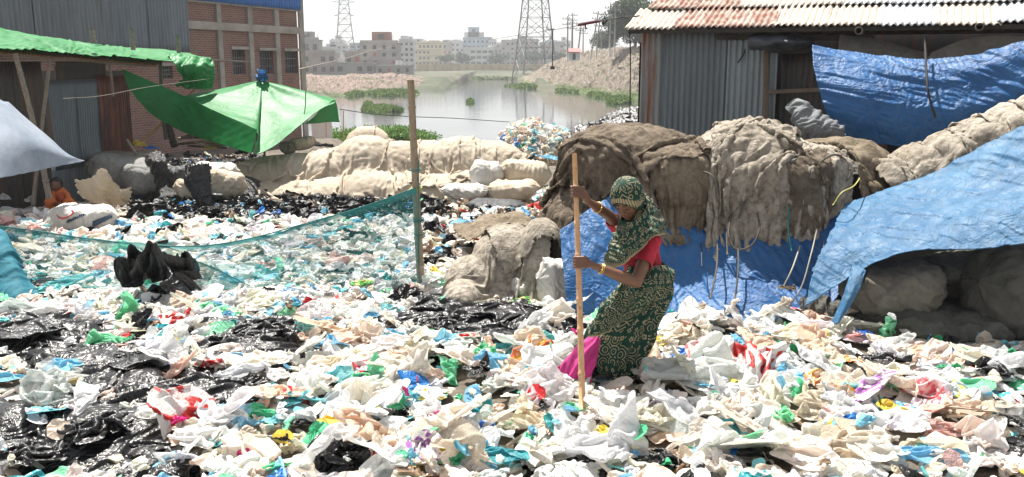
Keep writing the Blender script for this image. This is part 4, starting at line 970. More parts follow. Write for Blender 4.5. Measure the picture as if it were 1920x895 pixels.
cloth('slanting_blue_tarp', [[(1588, 372, 7.9), (1660, 350, 7.8), (1740, 322, 7.7), (1820, 284, 7.6), (1960, 218, 7.4)],
    [(1560, 430, 7.4), (1650, 402, 7.35), (1740, 378, 7.25), (1830, 345, 7.15), (1960, 300, 7)],
    [(1530, 490, 7.1), (1630, 455, 7.05), (1740, 425, 6.9), (1840, 398, 6.8), (1960, 372, 6.6)],
    [(1510, 572, 6.85), (1610, 500, 6.9), (1715, 465, 6.75), (1830, 462, 6.55), (1960, 445, 6.35)]],
    m_blue_d, 150, 260, 18, .06, 1.6, (.5, 0, 1), .022, 1.8, ragged=.012, fold2=.03, fdir2=(.2, .3, 1), grow=1.025, lim=.06, kb=.25, label='large faded blue tarpaulin slanting over the sacks at the right edge', cat='tarpaulin')
cloth('blue_tarp_tail', [[(1600, 492, 6.95), (1612, 500, 6.9), (1624, 508, 6.85)], [(1585, 545, 6.8), (1597, 545, 6.75), (1608, 548, 6.75)], [(1560, 606, 6.7), (1568, 608, 6.65), (1574, 605, 6.65)]], m_blue_d, 50, 24, 19, .02, 6, (1, 0, 0), .012, 6, label='narrow blue tarpaulin tail hanging to the ground beside the dark opening', cat='tarpaulin')
HEAP = [((2.14, 9.25, .28), (1.42, 1.3, .94), 4.5), ((.74, 8.75, .15), (.50, .72, .80), 2.2), ((1.15, 8.9, 1.15), (.62, .62, .30), 2.4), ((1.55, 8.5, 1.1), (.4, .5, .24), 2.3), ((2.22, 8.5, 1.12), (.5, .5, .38), 2.3), ((2.78, 8.35, 1.05), (.34, .4, .26), 2.2), ((2.35, 8.02, .95), (.42, .2, .3), 2.2), ((2.0, 8.95, -.1), (1.6, 1.3, .80), 3.5), ((3.15, 8.7, 1.1), (.4, .4, .22), 2.2)]
GF = lambda x, y: zt(x, y)+.05
DR = [ # x from, x to, y back, y front, start height, extra width, extra length, material, seed, skew, label
 (.16, 1.30, 9.8, 7.92, 1.62, 1.55, 1.22, m_burlap, 201, .12, 'large dark brown sackcloth draped over the heap behind the bamboo pole', 96, 100),
 (1.36, 1.78, 8.9, 7.62, 1.60, 1.9, 1.1, m_burlap_o, 202, .05, 'stained olive brown sack hanging between the dark and pale sackcloths', 60, 80),
 (1.66, 2.62, 9.0, 7.45, 1.72, 2.1, 1.3, m_burlap_l, 203, .1, 'pale grey beige sackcloth heaped in the middle of the right pile', 96, 86),
 (2.42, 2.95, 8.9, 7.4, 1.60, 2.2, 1.3, m_burlap_l, 204, -.05, 'frayed tangled grey sack bundle at the right end of the pale sackcloth', 70, 80),
 (.42, 1.66, 9.4, 8.22, 1.75, 1.6, 1.5, m_burlap, 205, .5, 'folded brown sackcloth layer lying on top of the big dark sackcloth', 70, 60),
 (1.9, 2.5, 8.8, 7.75, 1.85, 2.0, 1.6, m_burlap_l, 206, -.2, 'topmost pale sackcloth piece bunched just below the knotted grey cloth', 60, 60),
 (2.45, 2.8, 8.3, 7.45, 1.75, 2.0, 1.1, m_burlap, 207, .1, 'dirty brown ragged flap over the lower part of the pale sackcloth', 60, 66),
 (2.95, 3.5, 9.0, 8.0, 1.6, 1.9, 1.6, m_burlap_o, 208, .1, 'tan brown folded sack on top of the slanting tarpaulin, left of the long roll', 60, 60)]
for (xa, xb, yb, yf, z0, mw, mh, mt_, sd_, sk_, lb_, n_, m_) in DR:
    k_ = 1+.012*(sd_-200); ob_ = [(c, tuple(np.array(r_)*(1 if e > 3 else k_)+.012*(sd_-200)*.5), e) for c, r_, e in HEAP]
    drape('sackcloth', xa, xb, yb, yf, z0, mw, mh, mt_, ob_, sd_, n_, m_, 120, skew=sk_, floor=GF, rough=.11, kb=.10, crm=.015, label=lb_, cat='sackcloth')
LO = [((3.55+.24*k, 8.35-.07*k, .98+.125*k), (.30, .42, .26), 2.3) for k in range(7)]
for k, (xa, xb, lb_) in enumerate([(3.42, 4.3, 'pale sackcloth piece lying on the lower part of the slanting tarpaulin edge'), (4.1, 5.1, 'pale sackcloth roll at the upper right end of the slanting tarpaulin edge')]):
    drape('sackcloth', xa, xb, 8.85-.15*k, 7.62-.15*k, 1.5, 1.7, 1.4, m_burlap_l, [(c, tuple(np.array(r_)*(1+.04*k)), e) for c, r_, e in LO], 220+k, 66, 66, 100, g=.0014, kb=.12, rough=.1, crm=.014, zfun=lambda x, y: 1.42+(x-3.55)*.52, floor=lambda x, y: .85+(x-3.55)*.5-np.maximum(0, 8.0-y)*.9, label=lb_, cat='sackcloth')
# the solid mass under the tarps
def mass(name, mat, ctrl, seed, label, cat):
    return cloth(name, ctrl, mat, 80, 100, seed, .1, 1.2, (1, 0, 1), .05, 2, thick=.02, label=label, cat=cat)
mass('packed_sack_heap', m_simple('packed_sacks', (.07, .065, .055), .95, .4, 3, .8, 12), [[(1060, 300, 10.6), (1200, 262, 11), (1350, 290, 11.2), (1500, 300, 11), (1650, 300, 10.8), (1800, 262, 10.2), (1990, 200, 9.6)], [(1070, 330, 9), (1200, 300, 9), (1350, 320, 9.1), (1500, 330, 8.9), (1650, 350, 8.6), (1800, 320, 8.4), (1990, 250, 8)],
    [(1075, 430, 8.3), (1200, 400, 8.5), (1350, 430, 8.4), (1500, 450, 8.3), (1650, 450, 7.9), (1800, 440, 7.8), (1990, 400, 7.6)], [(1075, 570, 7.75), (1200, 580, 7.7), (1350, 585, 7.7), (1500, 590, 7.6), (1650, 590, 7.6), (1800, 590, 7.5), (1990, 590, 7.4)]], 27, 'dark packed mass of filled sacks under the blue tarpaulins and sackcloth', 'heap')
# ------------------------------------------------------------------ posts and lines
x0 = G(792, 540); bp = empty('bamboo_post', x0, label='upright weathered bamboo post holding the teal net in the middle', cat='post')
top = P(770, 150, x0[1]+.02)
o = bamboo('culm', (0, 0, -.3), tuple(np.array(top)-np.array(x0)), .043, m_bam, 9, 77, bp, .004)
for (py, n_) in ((352, 2), (410, 2), (438, 1), (318, 1)):
    for q in range(n_):
        px = 770+(py-150)/390*22; c = np.array(P(px, py+q*4, x0[1]))-np.array(x0); th = np.linspace(0, 2*np.pi, 14)
        V, F, T1 = tube(np.stack([c[0]+.052*np.cos(th), c[1]+.052*np.sin(th), c[2]+.01*np.sin(th+q)], -1), .006, 5); link('tie', mesh_mix('tie', V, F, T1, m_rope_y if py == 352 else m_rope_t), bp)
link('tie_cord', mesh_mix('tie_cord', *tube(catmull(np.array([np.array(P(785, 300+k*18, x0[1]-.05-.01*(k % 2)))-np.array(x0) for k in range(12)]), 4), .006, 5), m_rope_t), bp)
rope('string_line', [P(637, 205, 24), P(700, 214, 26), P(770, 219, 27), P(850, 222, 29), P(955, 229, 31)], .012, m_rope_b, label='thin dark line strung over the water to the waste heap', cat='line')
rope('string_line', [P(118, 185, 13), P(190, 180, 14), P(280, 163, 15.5), P(393, 148, 18)], .004, m_rope_w, label='pale string crossing in front of the left shed', cat='line')
rope('power_wire', [P(560, 130, 20), P(640, 112, 30), P(760, 85, 60), P(915, 70, 120)], .012, m_rope_w, label='pale wire running from the brick building towards the far skyline', cat='wire')
rope('power_wire', [P(915, 75, 60), P(1000, 62, 40), P(1086, 48, 22), P(1130, 38, 13), P(1200, 30, 12.4)], .01, m_rope_b, label='dark wire running from the right roof to the far side', cat='wire')
o = empty('red_wire_bar', P(1105, 43, 14), label='dark red bar with frayed ties hanging on the wire left of the tin roof', cat='bar')
b = MB(); b.bar((-.17, 0, -.03), (.17, 0, .03), .035, n=8); b.build('bar', m_simple('dark_red', (.12, .02, .03), .7), o)
link('tie', mesh_mix('tie', *tube(catmull(np.array([(.17, 0, .03), (.22, 0, .06), (.2, 0, -.02), (.26, 0, .03), (.22, .02, .08)]), 5), .014, 6), m_rope_b), o)
link('tie', mesh_mix('tie', *tube(catmull(np.array([(-.05, 0, 0), (-.06, 0, -.06), (-.04, 0, -.09)]), 5), .012, 6), m_rope_b), o)
rope('string_line', [P(1181, 60, 11.8), P(1182, 120, 11.8), P(1181, 215, 11.8)], .008, m_rope_b, label='thin black cord hanging beside the rusty shed corner', cat='line')
o = empty('float_rod', P(1036, 126, 60), label='thin black hanging rod with a knob between the pylon and the hill', cat='rod')
b = MB(); b.bar((0, 0, 0), (0, 0, 2.4), .06); b.bar((-.4, 0, 2.4), (.12, 0, 2.4), .06); b.build('rod', m_rope_b, o); b = MB(); b.bar((0, 0, -.15), (0, 0, .05), .22, n=8); b.build('knob', m_rope_b, o)
for k, (px, ya, yb, Yv, lb) in enumerate([(645, 208, 275, 30, 'thin orange brown stick standing at the water edge'), (612, 225, 258, 34, 'thin pale stick standing near the white panel at the water')]):
    bamboo('thin_stick', P(px, yb, Yv), P(px-1, ya, Yv), .02, m_bam_new, 5, 90+k, label=lb, cat='stick')
b = MB(); p = P(586, 262, 46); q = P(622, 226, 46); b.box((p[0], 45.9, p[2]-.4), (q[0], 46, q[2])); tag(b.build('white_panel', m_simple('white_panel', (.7, .7, .7), .6, .08)), 'plain white fence panel at the water edge beside the brick building', 'panel')
# ------------------------------------------------------------------ waste materials
m_bag = m_plastic('thin_plastic', tr=.45, rough=.3)
m_bag_attr = m_plastic('thin_plastic_mixed', attr=True, tr=.33, rough=.34)
m_clear = m_plastic('clear_plastic', tr=.3, rough=.2, clear=.42, stain=False)
m_black = m_plastic('black_plastic', tr=.0, rough=.30, stain=False, bst=.3)
m_blacks = m_plastic('black_sheeting', tr=.0, rough=.36, stain=False, bst=.3)
def m_print(name, base, cols, sc_=5., seed=0):
    t = NT(name); co = t.coord(); uv = t.coord('UV')
    mp = t.mapping(uv, (1, 1, 1), (0, 0, .5), (seed*.37, seed*.21, 0))
    c = base; br = t.n('ShaderNodeTexBrick', {'Vector': t.n('ShaderNodeVectorMath', {0: mp, 1: t.n('ShaderNodeTexNoise', {'Scale': 9., 'Vector': uv}).outputs[1]}, operation='ADD').outputs[0], 'Scale': 1, 'Brick Width': .035, 'Row Height': .12, 'Mortar Size': .012, 'Color1': (0,0,0,1), 'Color2': (1,1,1,1), 'Mortar': (0,0,0,1)})
    for i, cc in enumerate(cols):
        m = t.ramp(t.noise(sc_*(.6+.2*i), 2, t.mapping(uv, (1, 1.7, 1), loc=(i*3.1+seed, seed, 0)), .5), [(.52, (0,0,0)), (.56, (1,1,1))], 'LINEAR')
        if i == len(cols)-1: m = t.math('MULTIPLY', m, t.ramp(br.outputs[0], [(.3, (0,0,0)), (.4, (1,1,1))]))
        c = t.mix(m, c, cc)
    b = t.bump(t.noise(16, 5, co, .6, 1.5), .6, .02)
    p = t.princ(c, .35, Normal=b); tl = t.n('ShaderNodeBsdfTranslucent', {'Color': c, 'Normal': b})
    return t.done(t.mixsh(.2, p.outputs[0], tl.outputs[0]))
PR = {'rw': m_print('print_red_white', (.82, .80, .76), [(.6, .03, .03), (.75, .1, .08)], 4, 1),
      'by': m_print('print_blue_yellow', (.72, .82, .86), [(.12, .5, .72), (.85, .65, .05), (.04, .12, .5)], 3.2, 2),
      'or': m_print('print_orange', (.85, .72, .55), [(.85, .16, .02), (.8, .35, .03), (.5, .03, .05)], 3, 3),
      'gr': m_print('print_green', (.05, .50, .06), [(.12, .6, .1), (.85, .8, .3), (.7, .05, .04)], 3, 4),
      'pf': m_print('print_floral', (.85, .62, .60), [(.75, .12, .16), (.8, .2, .25)], 9, 5),
      'pu': m_print('print_purple', (.80, .76, .74), [(.35, .12, .4), (.2, .05, .3)], 6, 6),
      'tp': m_print('print_teal_label', (.10, .45, .62), [(.08, .38, .6), (.85, .7, .1), (.8, .85, .85)], 2.5, 7)}
CLR = {'cream': (.84, .78, .69), 'white': (.87, .87, .85), 'beige': (.76, .65, .53), 'clear': (.74, .76, .76), 'lblue': (.24, .56, .74), 'teal': (.05, .38, .42), 'aqua': (.22, .62, .66),
       'green': (.09, .52, .27), 'lgreen': (.25, .70, .42), 'black': (.006, .006, .0065), 'blue': (.03, .22, .62), 'red': (.60, .03, .035), 'yellow': (.78, .62, .10), 'pink': (.80, .50, .46), 'brown': (.28, .19, .12),
       'orange': (.80, .25, .03), 'magenta': (.75, .05, .30), 'grey': (.28, .28, .28), 'peach': (.80, .62, .50)}
# ------------------------------------------------------------------ shapes of plastic pieces
def film_protos(n, specs, seed, steps, nout=None, kb=.22, lift=1.):
    """thin films dropped and pushed together until they buckle; specs = (kind, squeeze x, squeeze y, fold over)"""
    S = len(specs); r = np.random.RandomState(seed); u, v = np.meshgrid(np.linspace(-.5, .5, n), np.linspace(-.5, .5, n), indexing='ij'); out = {}
    X = np.zeros((S, n, n, 3)); F0 = []
    for i, (kd_, cx, cy, fo) in enumerate(specs):
        th = r.uniform(0, 6.28); kr = r.uniform(1.0, 1.75); uu = u*np.sqrt(1-kr*v*v*1.1); vv = v*np.sqrt(1-kr*u*u*1.1); an = np.arctan2(vv, uu); rk = 1+.16*vnoise(np.stack([np.cos(an)*2.2, np.sin(an)*2.2, 0*an+i*2.1], -1), seed); uu = uu*rk; vv = vv*rk
        flat = np.stack([uu, vv, 0*u], -1); F0.append(flat)
        x, y = uu*cx, vv*cy; z = .10+0*u
        q = np.stack([u*3.2, v*3.2, 0*u+seed+i*3.3], -1)
        if fo: x = np.abs(uu)*cx-.25*cx; z = z+np.where(uu > 0, .10, 0)*np.clip(np.abs(uu)*5, 0, 1)
        z = z+.16*lift*vnoise(q, seed+i)+.05*vnoise(q*2.7, seed+i+50); x = x+.05*vnoise(q*1.3, seed+7); y = y+.05*vnoise(q*1.3, seed+8)
        X[i] = np.stack([x, y, z], -1)
    ru, rv, r1, r2 = rests(np.array(F0)); fl = r.randint(0, 99)
    def col(X):
        fz = .03*vnoise(np.stack([X[..., 0]*3, X[..., 1]*3, 0*X[..., 0]+fl], -1), 5); X[..., 2] = np.maximum(X[..., 2], fz); return X
    X = relax(X, ru, rv, r1, r2, steps, 2, .0004, .90, kb, col, .35)
    if nout: X = np.stack([resamp(x_, nout, nout) for x_ in X]); u, v = np.meshgrid(np.linspace(-.5, .5, nout), np.linspace(-.5, .5, nout), indexing='ij'); n = nout
    uv = np.stack([u+.5, v+.5], -1).reshape(-1, 2)
    for i, sp in enumerate(specs):
        p = X[i].reshape(-1, 3).copy(); p[:, :2] -= (p[:, :2].max(0)+p[:, :2].min(0))/2; p[:, 2] -= p[:, 2].min(); e_ = (p.max(0)-p.min(0)); p /= max(e_[0], e_[1])
        out.setdefault(sp[0], []).append((p, gridF(n, n), uv))
    return out
def specset(seed, k):
    r = np.random.RandomState(seed); o = []
    for i in range(k):
        o.append(('sheet', r.uniform(.55, .8), r.uniform(.52, .8), i % 3 == 2)); o.append(('bag', r.uniform(.55, .75), r.uniform(.5, .7), True))
        o.append(('twist', r.uniform(.75, .92), r.uniform(.22, .34), i % 2 == 0)); o.append(('ball', r.uniform(.36, .48), r.uniform(.36, .48), False))
    return o
FILM_H = film_protos(32, specset(5, 5), 11, 110, 50, .3, 1.7)
FILM_M = film_protos(19, specset(6, 6), 23, 70)
FILM_L = film_protos(12, specset(7, 6), 37, 50)
FILM_B = film_protos(34, [('ball', .45, .5, False), ('sheet', .72, .7, False)], 51, 110, 70, .3, 1.5)
def shape(kind, seed, n):
    src = (FILM_B if n > 60 else FILM_H)[kind]; return src[seed % len(src)]
def pieces_mesh(name, recs, protos, mat, smooth=False):
    """many small pieces in one object: recs = (proto index, pos, size, rotz, tilt, color)"""
    Vs, Fs, Cs, k = [], [], [], 0
    for pi, (p, F) in enumerate(protos):
        rs = [r for r in recs if r[0] == pi]
        if not rs: continue
        pos = np.array([r[1] for r in rs]); s = np.array([r[2] for r in rs]); rz = np.array([r[3] for r in rs]); tx = np.array([r[4] for r in rs]); ty = np.array([r[5] for r in rs]); c = np.array([r[6] for r in rs])
        z0 = 0*s; o1 = z0+1
        Rz = np.stack([np.cos(rz), -np.sin(rz), z0, np.sin(rz), np.cos(rz), z0, z0, z0, o1], -1).reshape(-1, 3, 3)
        Rx = np.stack([o1, z0, z0, z0, np.cos(tx), -np.sin(tx), z0, np.sin(tx), np.cos(tx)], -1).reshape(-1, 3, 3)
        Ry = np.stack([np.cos(ty), z0, np.sin(ty), z0, o1, z0, -np.sin(ty), z0, np.cos(ty)], -1).reshape(-1, 3, 3)
        M = Rx@Ry@Rz; V = np.einsum('kij,nj->kni', M, p)*s[:, None, None]+pos[:, None, :]
        n = len(p); Vs.append(V.reshape(-1, 3)); Fs.append((F[None]+(np.arange(len(rs))*n)[:, None, None]).reshape(-1, 4)+k); Cs.append(np.repeat(c, n, 0)); k += n*len(rs)
    return link(name, mesh_np(name, np.concatenate(Vs), np.concatenate(Fs), mat, smooth, col=np.concatenate(Cs)))
R0 = np.random.RandomState(11)
def gzs(X, Y): return np.interp  # placeholder
def ground_z(x, y):
    x = np.atleast_1d(x); y = np.atleast_1d(y); return gz(x, y)
def region_palette(px, py):
    if py < 352: return (('black', .5), ('grey', .15), ('brown', .12), ('cream', .1), ('blue', .04), ('teal', .03), ('lblue', .03))
    if 235 < px < 840 and 352 < py < 420: return (('black', .78), ('blue', .03), ('lblue', .06), ('cream', .05), ('grey', .04), ('teal', .01), ('lgreen', .01), ('brown', .02))
    if 380 < px < 800 and py < 560 and py > 405: return (('white', .44), ('clear', .18), ('cream', .18), ('aqua', .035), ('lblue', .03), ('teal', .02), ('green', .02), ('black', .03), ('pink', .03), ('grey', .03))
    if px < 440 and 425 < py < 560: return (('white', .36), ('cream', .32), ('aqua', .04), ('teal', .02), ('lblue', .05), ('green', .03), ('black', .05), ('pink', .04), ('beige', .06))
    if 800 < px < 1060 and 380 < py < 500: return (('cream', .3), ('brown', .16), ('beige', .16), ('white', .12), ('black', .12), ('red', .04), ('lblue', .06), ('grey', .04))
    if px < 240 and py < 425: return (('cream', .35), ('beige', .2), ('white', .2), ('grey', .15), ('brown', .1))
    return (('cream', .30), ('white', .32), ('beige', .045), ('clear', .10), ('peach', .03), ('lblue', .05), ('aqua', .03), ('green', .015), ('lgreen', .02), ('black', .035), ('teal', .01), ('pink', .01), ('yellow', .008), ('red', .007), ('blue', .008), ('brown', .01))
def pickc(px, py, r):
    pal = region_palette(px, py); x = r.rand()*sum(w for _, w in pal)
    for n, w_ in pal:
        x -= w_
        if x <= 0: return n
    return pal[0][0]
def jit(c, r, a=.12):
    k = 1+r.uniform(-a, a); return tuple(min(.88, max(.004, v*k*(1+r.uniform(-a*.4, a*.4)))) for v in c)
def scatter(ya, yb, dens, smin, smax, protos, seed, name, mat, dz=.02, tilt=.5, xlim=None):
    r = np.random.RandomState(seed); recs = []
    ys_ = ya
    while ys_ < yb:
        ye = min(yb, ys_+.5); hw = (.60*ye+.7); n = int(dens*(ye-ys_)*2*hw)
        X_ = r.uniform(-hw, hw, n); Y_ = r.uniform(ys_, ye, n); Z_ = ground_z(X_, Y_); px, py = proj(X_, Y_, Z_)
        for i in range(n):
            if xlim and not xlim(px[i], py[i], X_[i], Y_[i]): continue
            cn_ = pickc(px[i], py[i], r); s = r.uniform(smin, smax)*(1.25 if cn_ == 'black' else 1)
            recs.append((r.randint(len(protos)), (X_[i], Y_[i], Z_[i]+dz+r.rand()*.05), s, r.uniform(0, 6.28), r.normal()*tilt, r.normal()*tilt, jit(CLR[cn_], r)))
        ys_ = ye
    return pieces_mesh(name, recs, protos, mat)
kinds = ['sheet', 'sheet', 'bag', 'twist', 'sheet', 'bag', 'ball']
P_M = [f_[:2] for k_ in ('sheet', 'bag', 'twist', 'ball') for f_ in FILM_M[k_][:{'sheet': 6, 'bag': 6, 'twist': 5, 'ball': 4}[k_]]]
P_L = [f_[:2] for k_ in ('sheet', 'bag', 'twist', 'ball') for f_ in FILM_L[k_][:{'sheet': 6, 'bag': 6, 'twist': 5, 'ball': 4}[k_]]]
BIG = [  # big black sheets with their own dense mesh
 ('sheet', 95, 655, 240, 140, 'black', 'huge crumpled black sheet on the heap at the left edge', 'huge left black sheet'),
 ('sheet', 165, 845, 370, 130, 'black', 'largest crumpled black sheet filling the lower left corner', 'lower left corner black sheet'),
 ('sheet', 232, 735, 200, 120, 'black', 'crumpled black sheet between the left edge one and the corner one', 'middle left black sheet'),
 ('sheet', 475, 660, 200, 90, 'black', 'wide glossy black sheet left of centre, nearest the teal net', 'wide left centre black sheet'),
 ('sheet', 905, 612, 310, 90, 'black', 'long low black sheet lying left of the woman', 'long black sheet left of the woman'),
 ('sheet', 390, 758, 220, 95, 'black', 'dusty grey black sheet beside the lower left corner sheet', 'dusty grey black sheet'),
 ('ball', 1237, 860, 125, 80, 'black', 'shiny black bag at the bottom edge right of centre', 'shiny bottom edge black bag'),
 ('sheet', 25, 812, 90, 70, 'black', 'black crumpled sheet at the left edge above the corner sheet', 'left edge black scrap'),
]
def in_big(px, py): return any(((px-b_[1])/(b_[3]*.41))**2+((py-b_[2])/(b_[4]*.40))**2 < 1-.45*float(vnoise(np.array([px*.02, py*.03, 1.])))  for b_ in BIG)
no_shed = lambda px, py, X_, Y_: not (Y_ > 7.6 and X_ > .5+(Y_-7.6)*.25) and not in_big(px, py)
def no_shed2(px, py, X_, Y_): return no_shed(px, py, X_, Y_) and not (px < 250 and Y_ > 17.5) and py > 255
o = scatter(3.3, 9.3, 50, .14, .34, P_M, 1, 'plastic_waste', m_bag_attr, .015, .35, no_shed); tag(o, kind='stuff'); o['category'] = 'plastic waste'
o = scatter(3.3, 9.3, 22, .05, .12, P_L, 5, 'small_plastic_waste', m_bag_attr, .05, .5, no_shed); tag(o, kind='stuff'); o['category'] = 'plastic waste'
o = scatter(9.3, 23.5, 40, .12, .32, P_L, 2, 'far_plastic_waste', m_bag_attr, .03, .4, no_shed2); tag(o, kind='stuff'); o['category'] = 'plastic waste'
o = scatter(23.5, 31, 9, .2, .5, P_L, 3, 'yard_waste', m_bag_attr, .05, .4, lambda px, py, X_, Y_: px < 600 and X_ > -12.3+(Y_-34.5)*.347+.6); tag(o, kind='stuff'); o['category'] = 'plastic waste'
# ------------------------------------------------------------------ landmark pieces, one object each
_meshes = {}
def piece_mesh(kind, seed, n, mat):
    seed = seed % (2 if n > 60 else 5); n = 80 if n > 60 else 46; k = (kind, seed, n, mat.name)
    if k not in _meshes:
        p, F, uv = shape(kind, seed, n); _meshes[k] = mesh_np({'sheet': 'plastic_sheet', 'bag': 'plastic_bag', 'twist': 'plastic_strip', 'ball': 'plastic_bag'}[kind], p, F, mat, True, uv=uv)
    return _meshes[k]
LM = []   # (name phrase, x, y)
used_labels = set()
def put(kind, px, py, wp, hp, color, label, ref=None, mat=None, rot=None, seed=None, n=40, tilt=(0, 0), lift=.09, cat=None, group=None, stretch=None):
    """px,py = middle of the piece in the photo; wp,hp its size there"""
    r = random.Random(int(px*13+py*7)); x, y, z = G(px, py+hp*.28); z = float(ground_z(x, y)[0])
    w_ = wp/1700*y; h_ = hp/1700*y
    sx = w_/1.05; ang = math.atan2(CAMZ-z, y)
    zf = {'sheet': 1.0, 'twist': 1.1, 'bag': 1.15, 'ball': 1.2}[kind]; szs = w_*zf; sx = w_
    sy = min(w_*1.5, max(.45*w_, h_/math.sin(ang)*.62)); szs = min(szs, h_*3.4)
    rz = rot if rot is not None else r.uniform(-.35, .35)+(math.pi if r.random() < .5 else 0)
    seed = seed if seed is not None else r.randint(0, 9999)
    mt = mat or (m_black if color == 'black' else m_clear if color == 'clear' else m_bag)
    nm = {'sheet': 'plastic_sheet', 'bag': 'plastic_bag', 'twist': 'plastic_strip', 'ball': 'plastic_bag'}[kind]
    o = link(nm, piece_mesh(kind, seed, n, mt), None, (x, y, z+lift), (tilt[0], tilt[1], rz), (sx, sy, szs))
    cr = np.random.RandomState(seed % 1000); o.color = (*jit(CLR[color], cr, .08), 1)
    assert label not in used_labels, label
    used_labels.add(label); tag(o, label=label, cat=cat or {'sheet': 'plastic sheet', 'twist': 'plastic strip'}.get(kind, 'plastic bag'), group=group)
    if ref: LM.append((ref, x, y))
    return o
def ground_sheet(px, py, wp, hp, label, ref, seed, hgt=.10, group=None):
    x0, y0, z0 = G(px, py); rows = []; nrr = 9
    for i in range(nrr):
        row = []
        for j in range(nrr):
            u = (i/(nrr-1))*2-1; v = (j/(nrr-1))*2-1; ex = v*math.sqrt(1-u*u*.38); ey = u*math.sqrt(1-v*v*.38)
            k = 1+.42*float(vnoise(np.array([ex*1.9, ey*1.7, seed*1.3]), seed)); X_, Y_, Z_ = G(px+ex*k*wp*.50, py+ey*k*hp*.49)
            e_ = max(0, 1-(max(abs(u), abs(v)))**3); zz_ = float(ground_z(X_, Y_)[0])+.05+hgt*e_*(1+.9*float(vnoise(np.array([X_*2.2, Y_*2.2, seed]), seed+2)))
            row.append((X_, Y_, zz_))
        rows.append(row)
    o = cloth('plastic_sheet', rows, m_blacks, 110, 150, seed, .045, 2.6, (math.cos(seed), math.sin(seed), .3), .035, 3.1, sharp=.98, grow=1.24, lim=.08, kb=.16, gres=.5, neg=.6, fold2=.03, fdir2=(-math.sin(seed), math.cos(seed), .2), world=True, thick=.003, ragged=.04, label=label, cat='plastic sheet', group=group)
    o.color = (.006, .006, .0065, 1); used_labels.add(label)
    if ref: LM.append((ref, x0, y0))
for i, (px, py, a, b_, lb) in enumerate([(62, 636, 130, 70, 'crumpled black bag on the huge sheet at the left edge'), (190, 812, 190, 90, 'crumpled black bag lying on the lower left corner sheet'), (262, 712, 140, 62, 'crumpled black bag on the middle left black sheet'), (500, 642, 130, 56, 'crumpled black bag on the wide sheet left of centre'), (335, 770, 120, 60, 'crumpled black bag at the dusty grey black sheet'), (60, 858, 150, 76, 'crumpled black bag in the extreme lower left corner'), (930, 592, 140, 52, 'crumpled black bag on the long sheet left of the woman'), (820, 622, 90, 40, 'smaller crumpled black bag at the left tip of the long sheet')]):
    put(['sheet', 'ball'][i % 2], px, py, a, b_, 'black', lb, None, n=80, lift=.12, seed=i, group='crumpled black bags on the black sheets', rot=i*1.3)
for i, (k, px, py, a, b_, c, lb, rf) in enumerate(BIG):
    if k == 'sheet': ground_sheet(px, py, a, b_, lb, rf, 900+i, .05, 'large black plastic pieces')
    else: put(k, px, py, a, b_, c, lb, rf, n=80, lift=.07, rot=1, seed=900+i, group='large black plastic pieces')
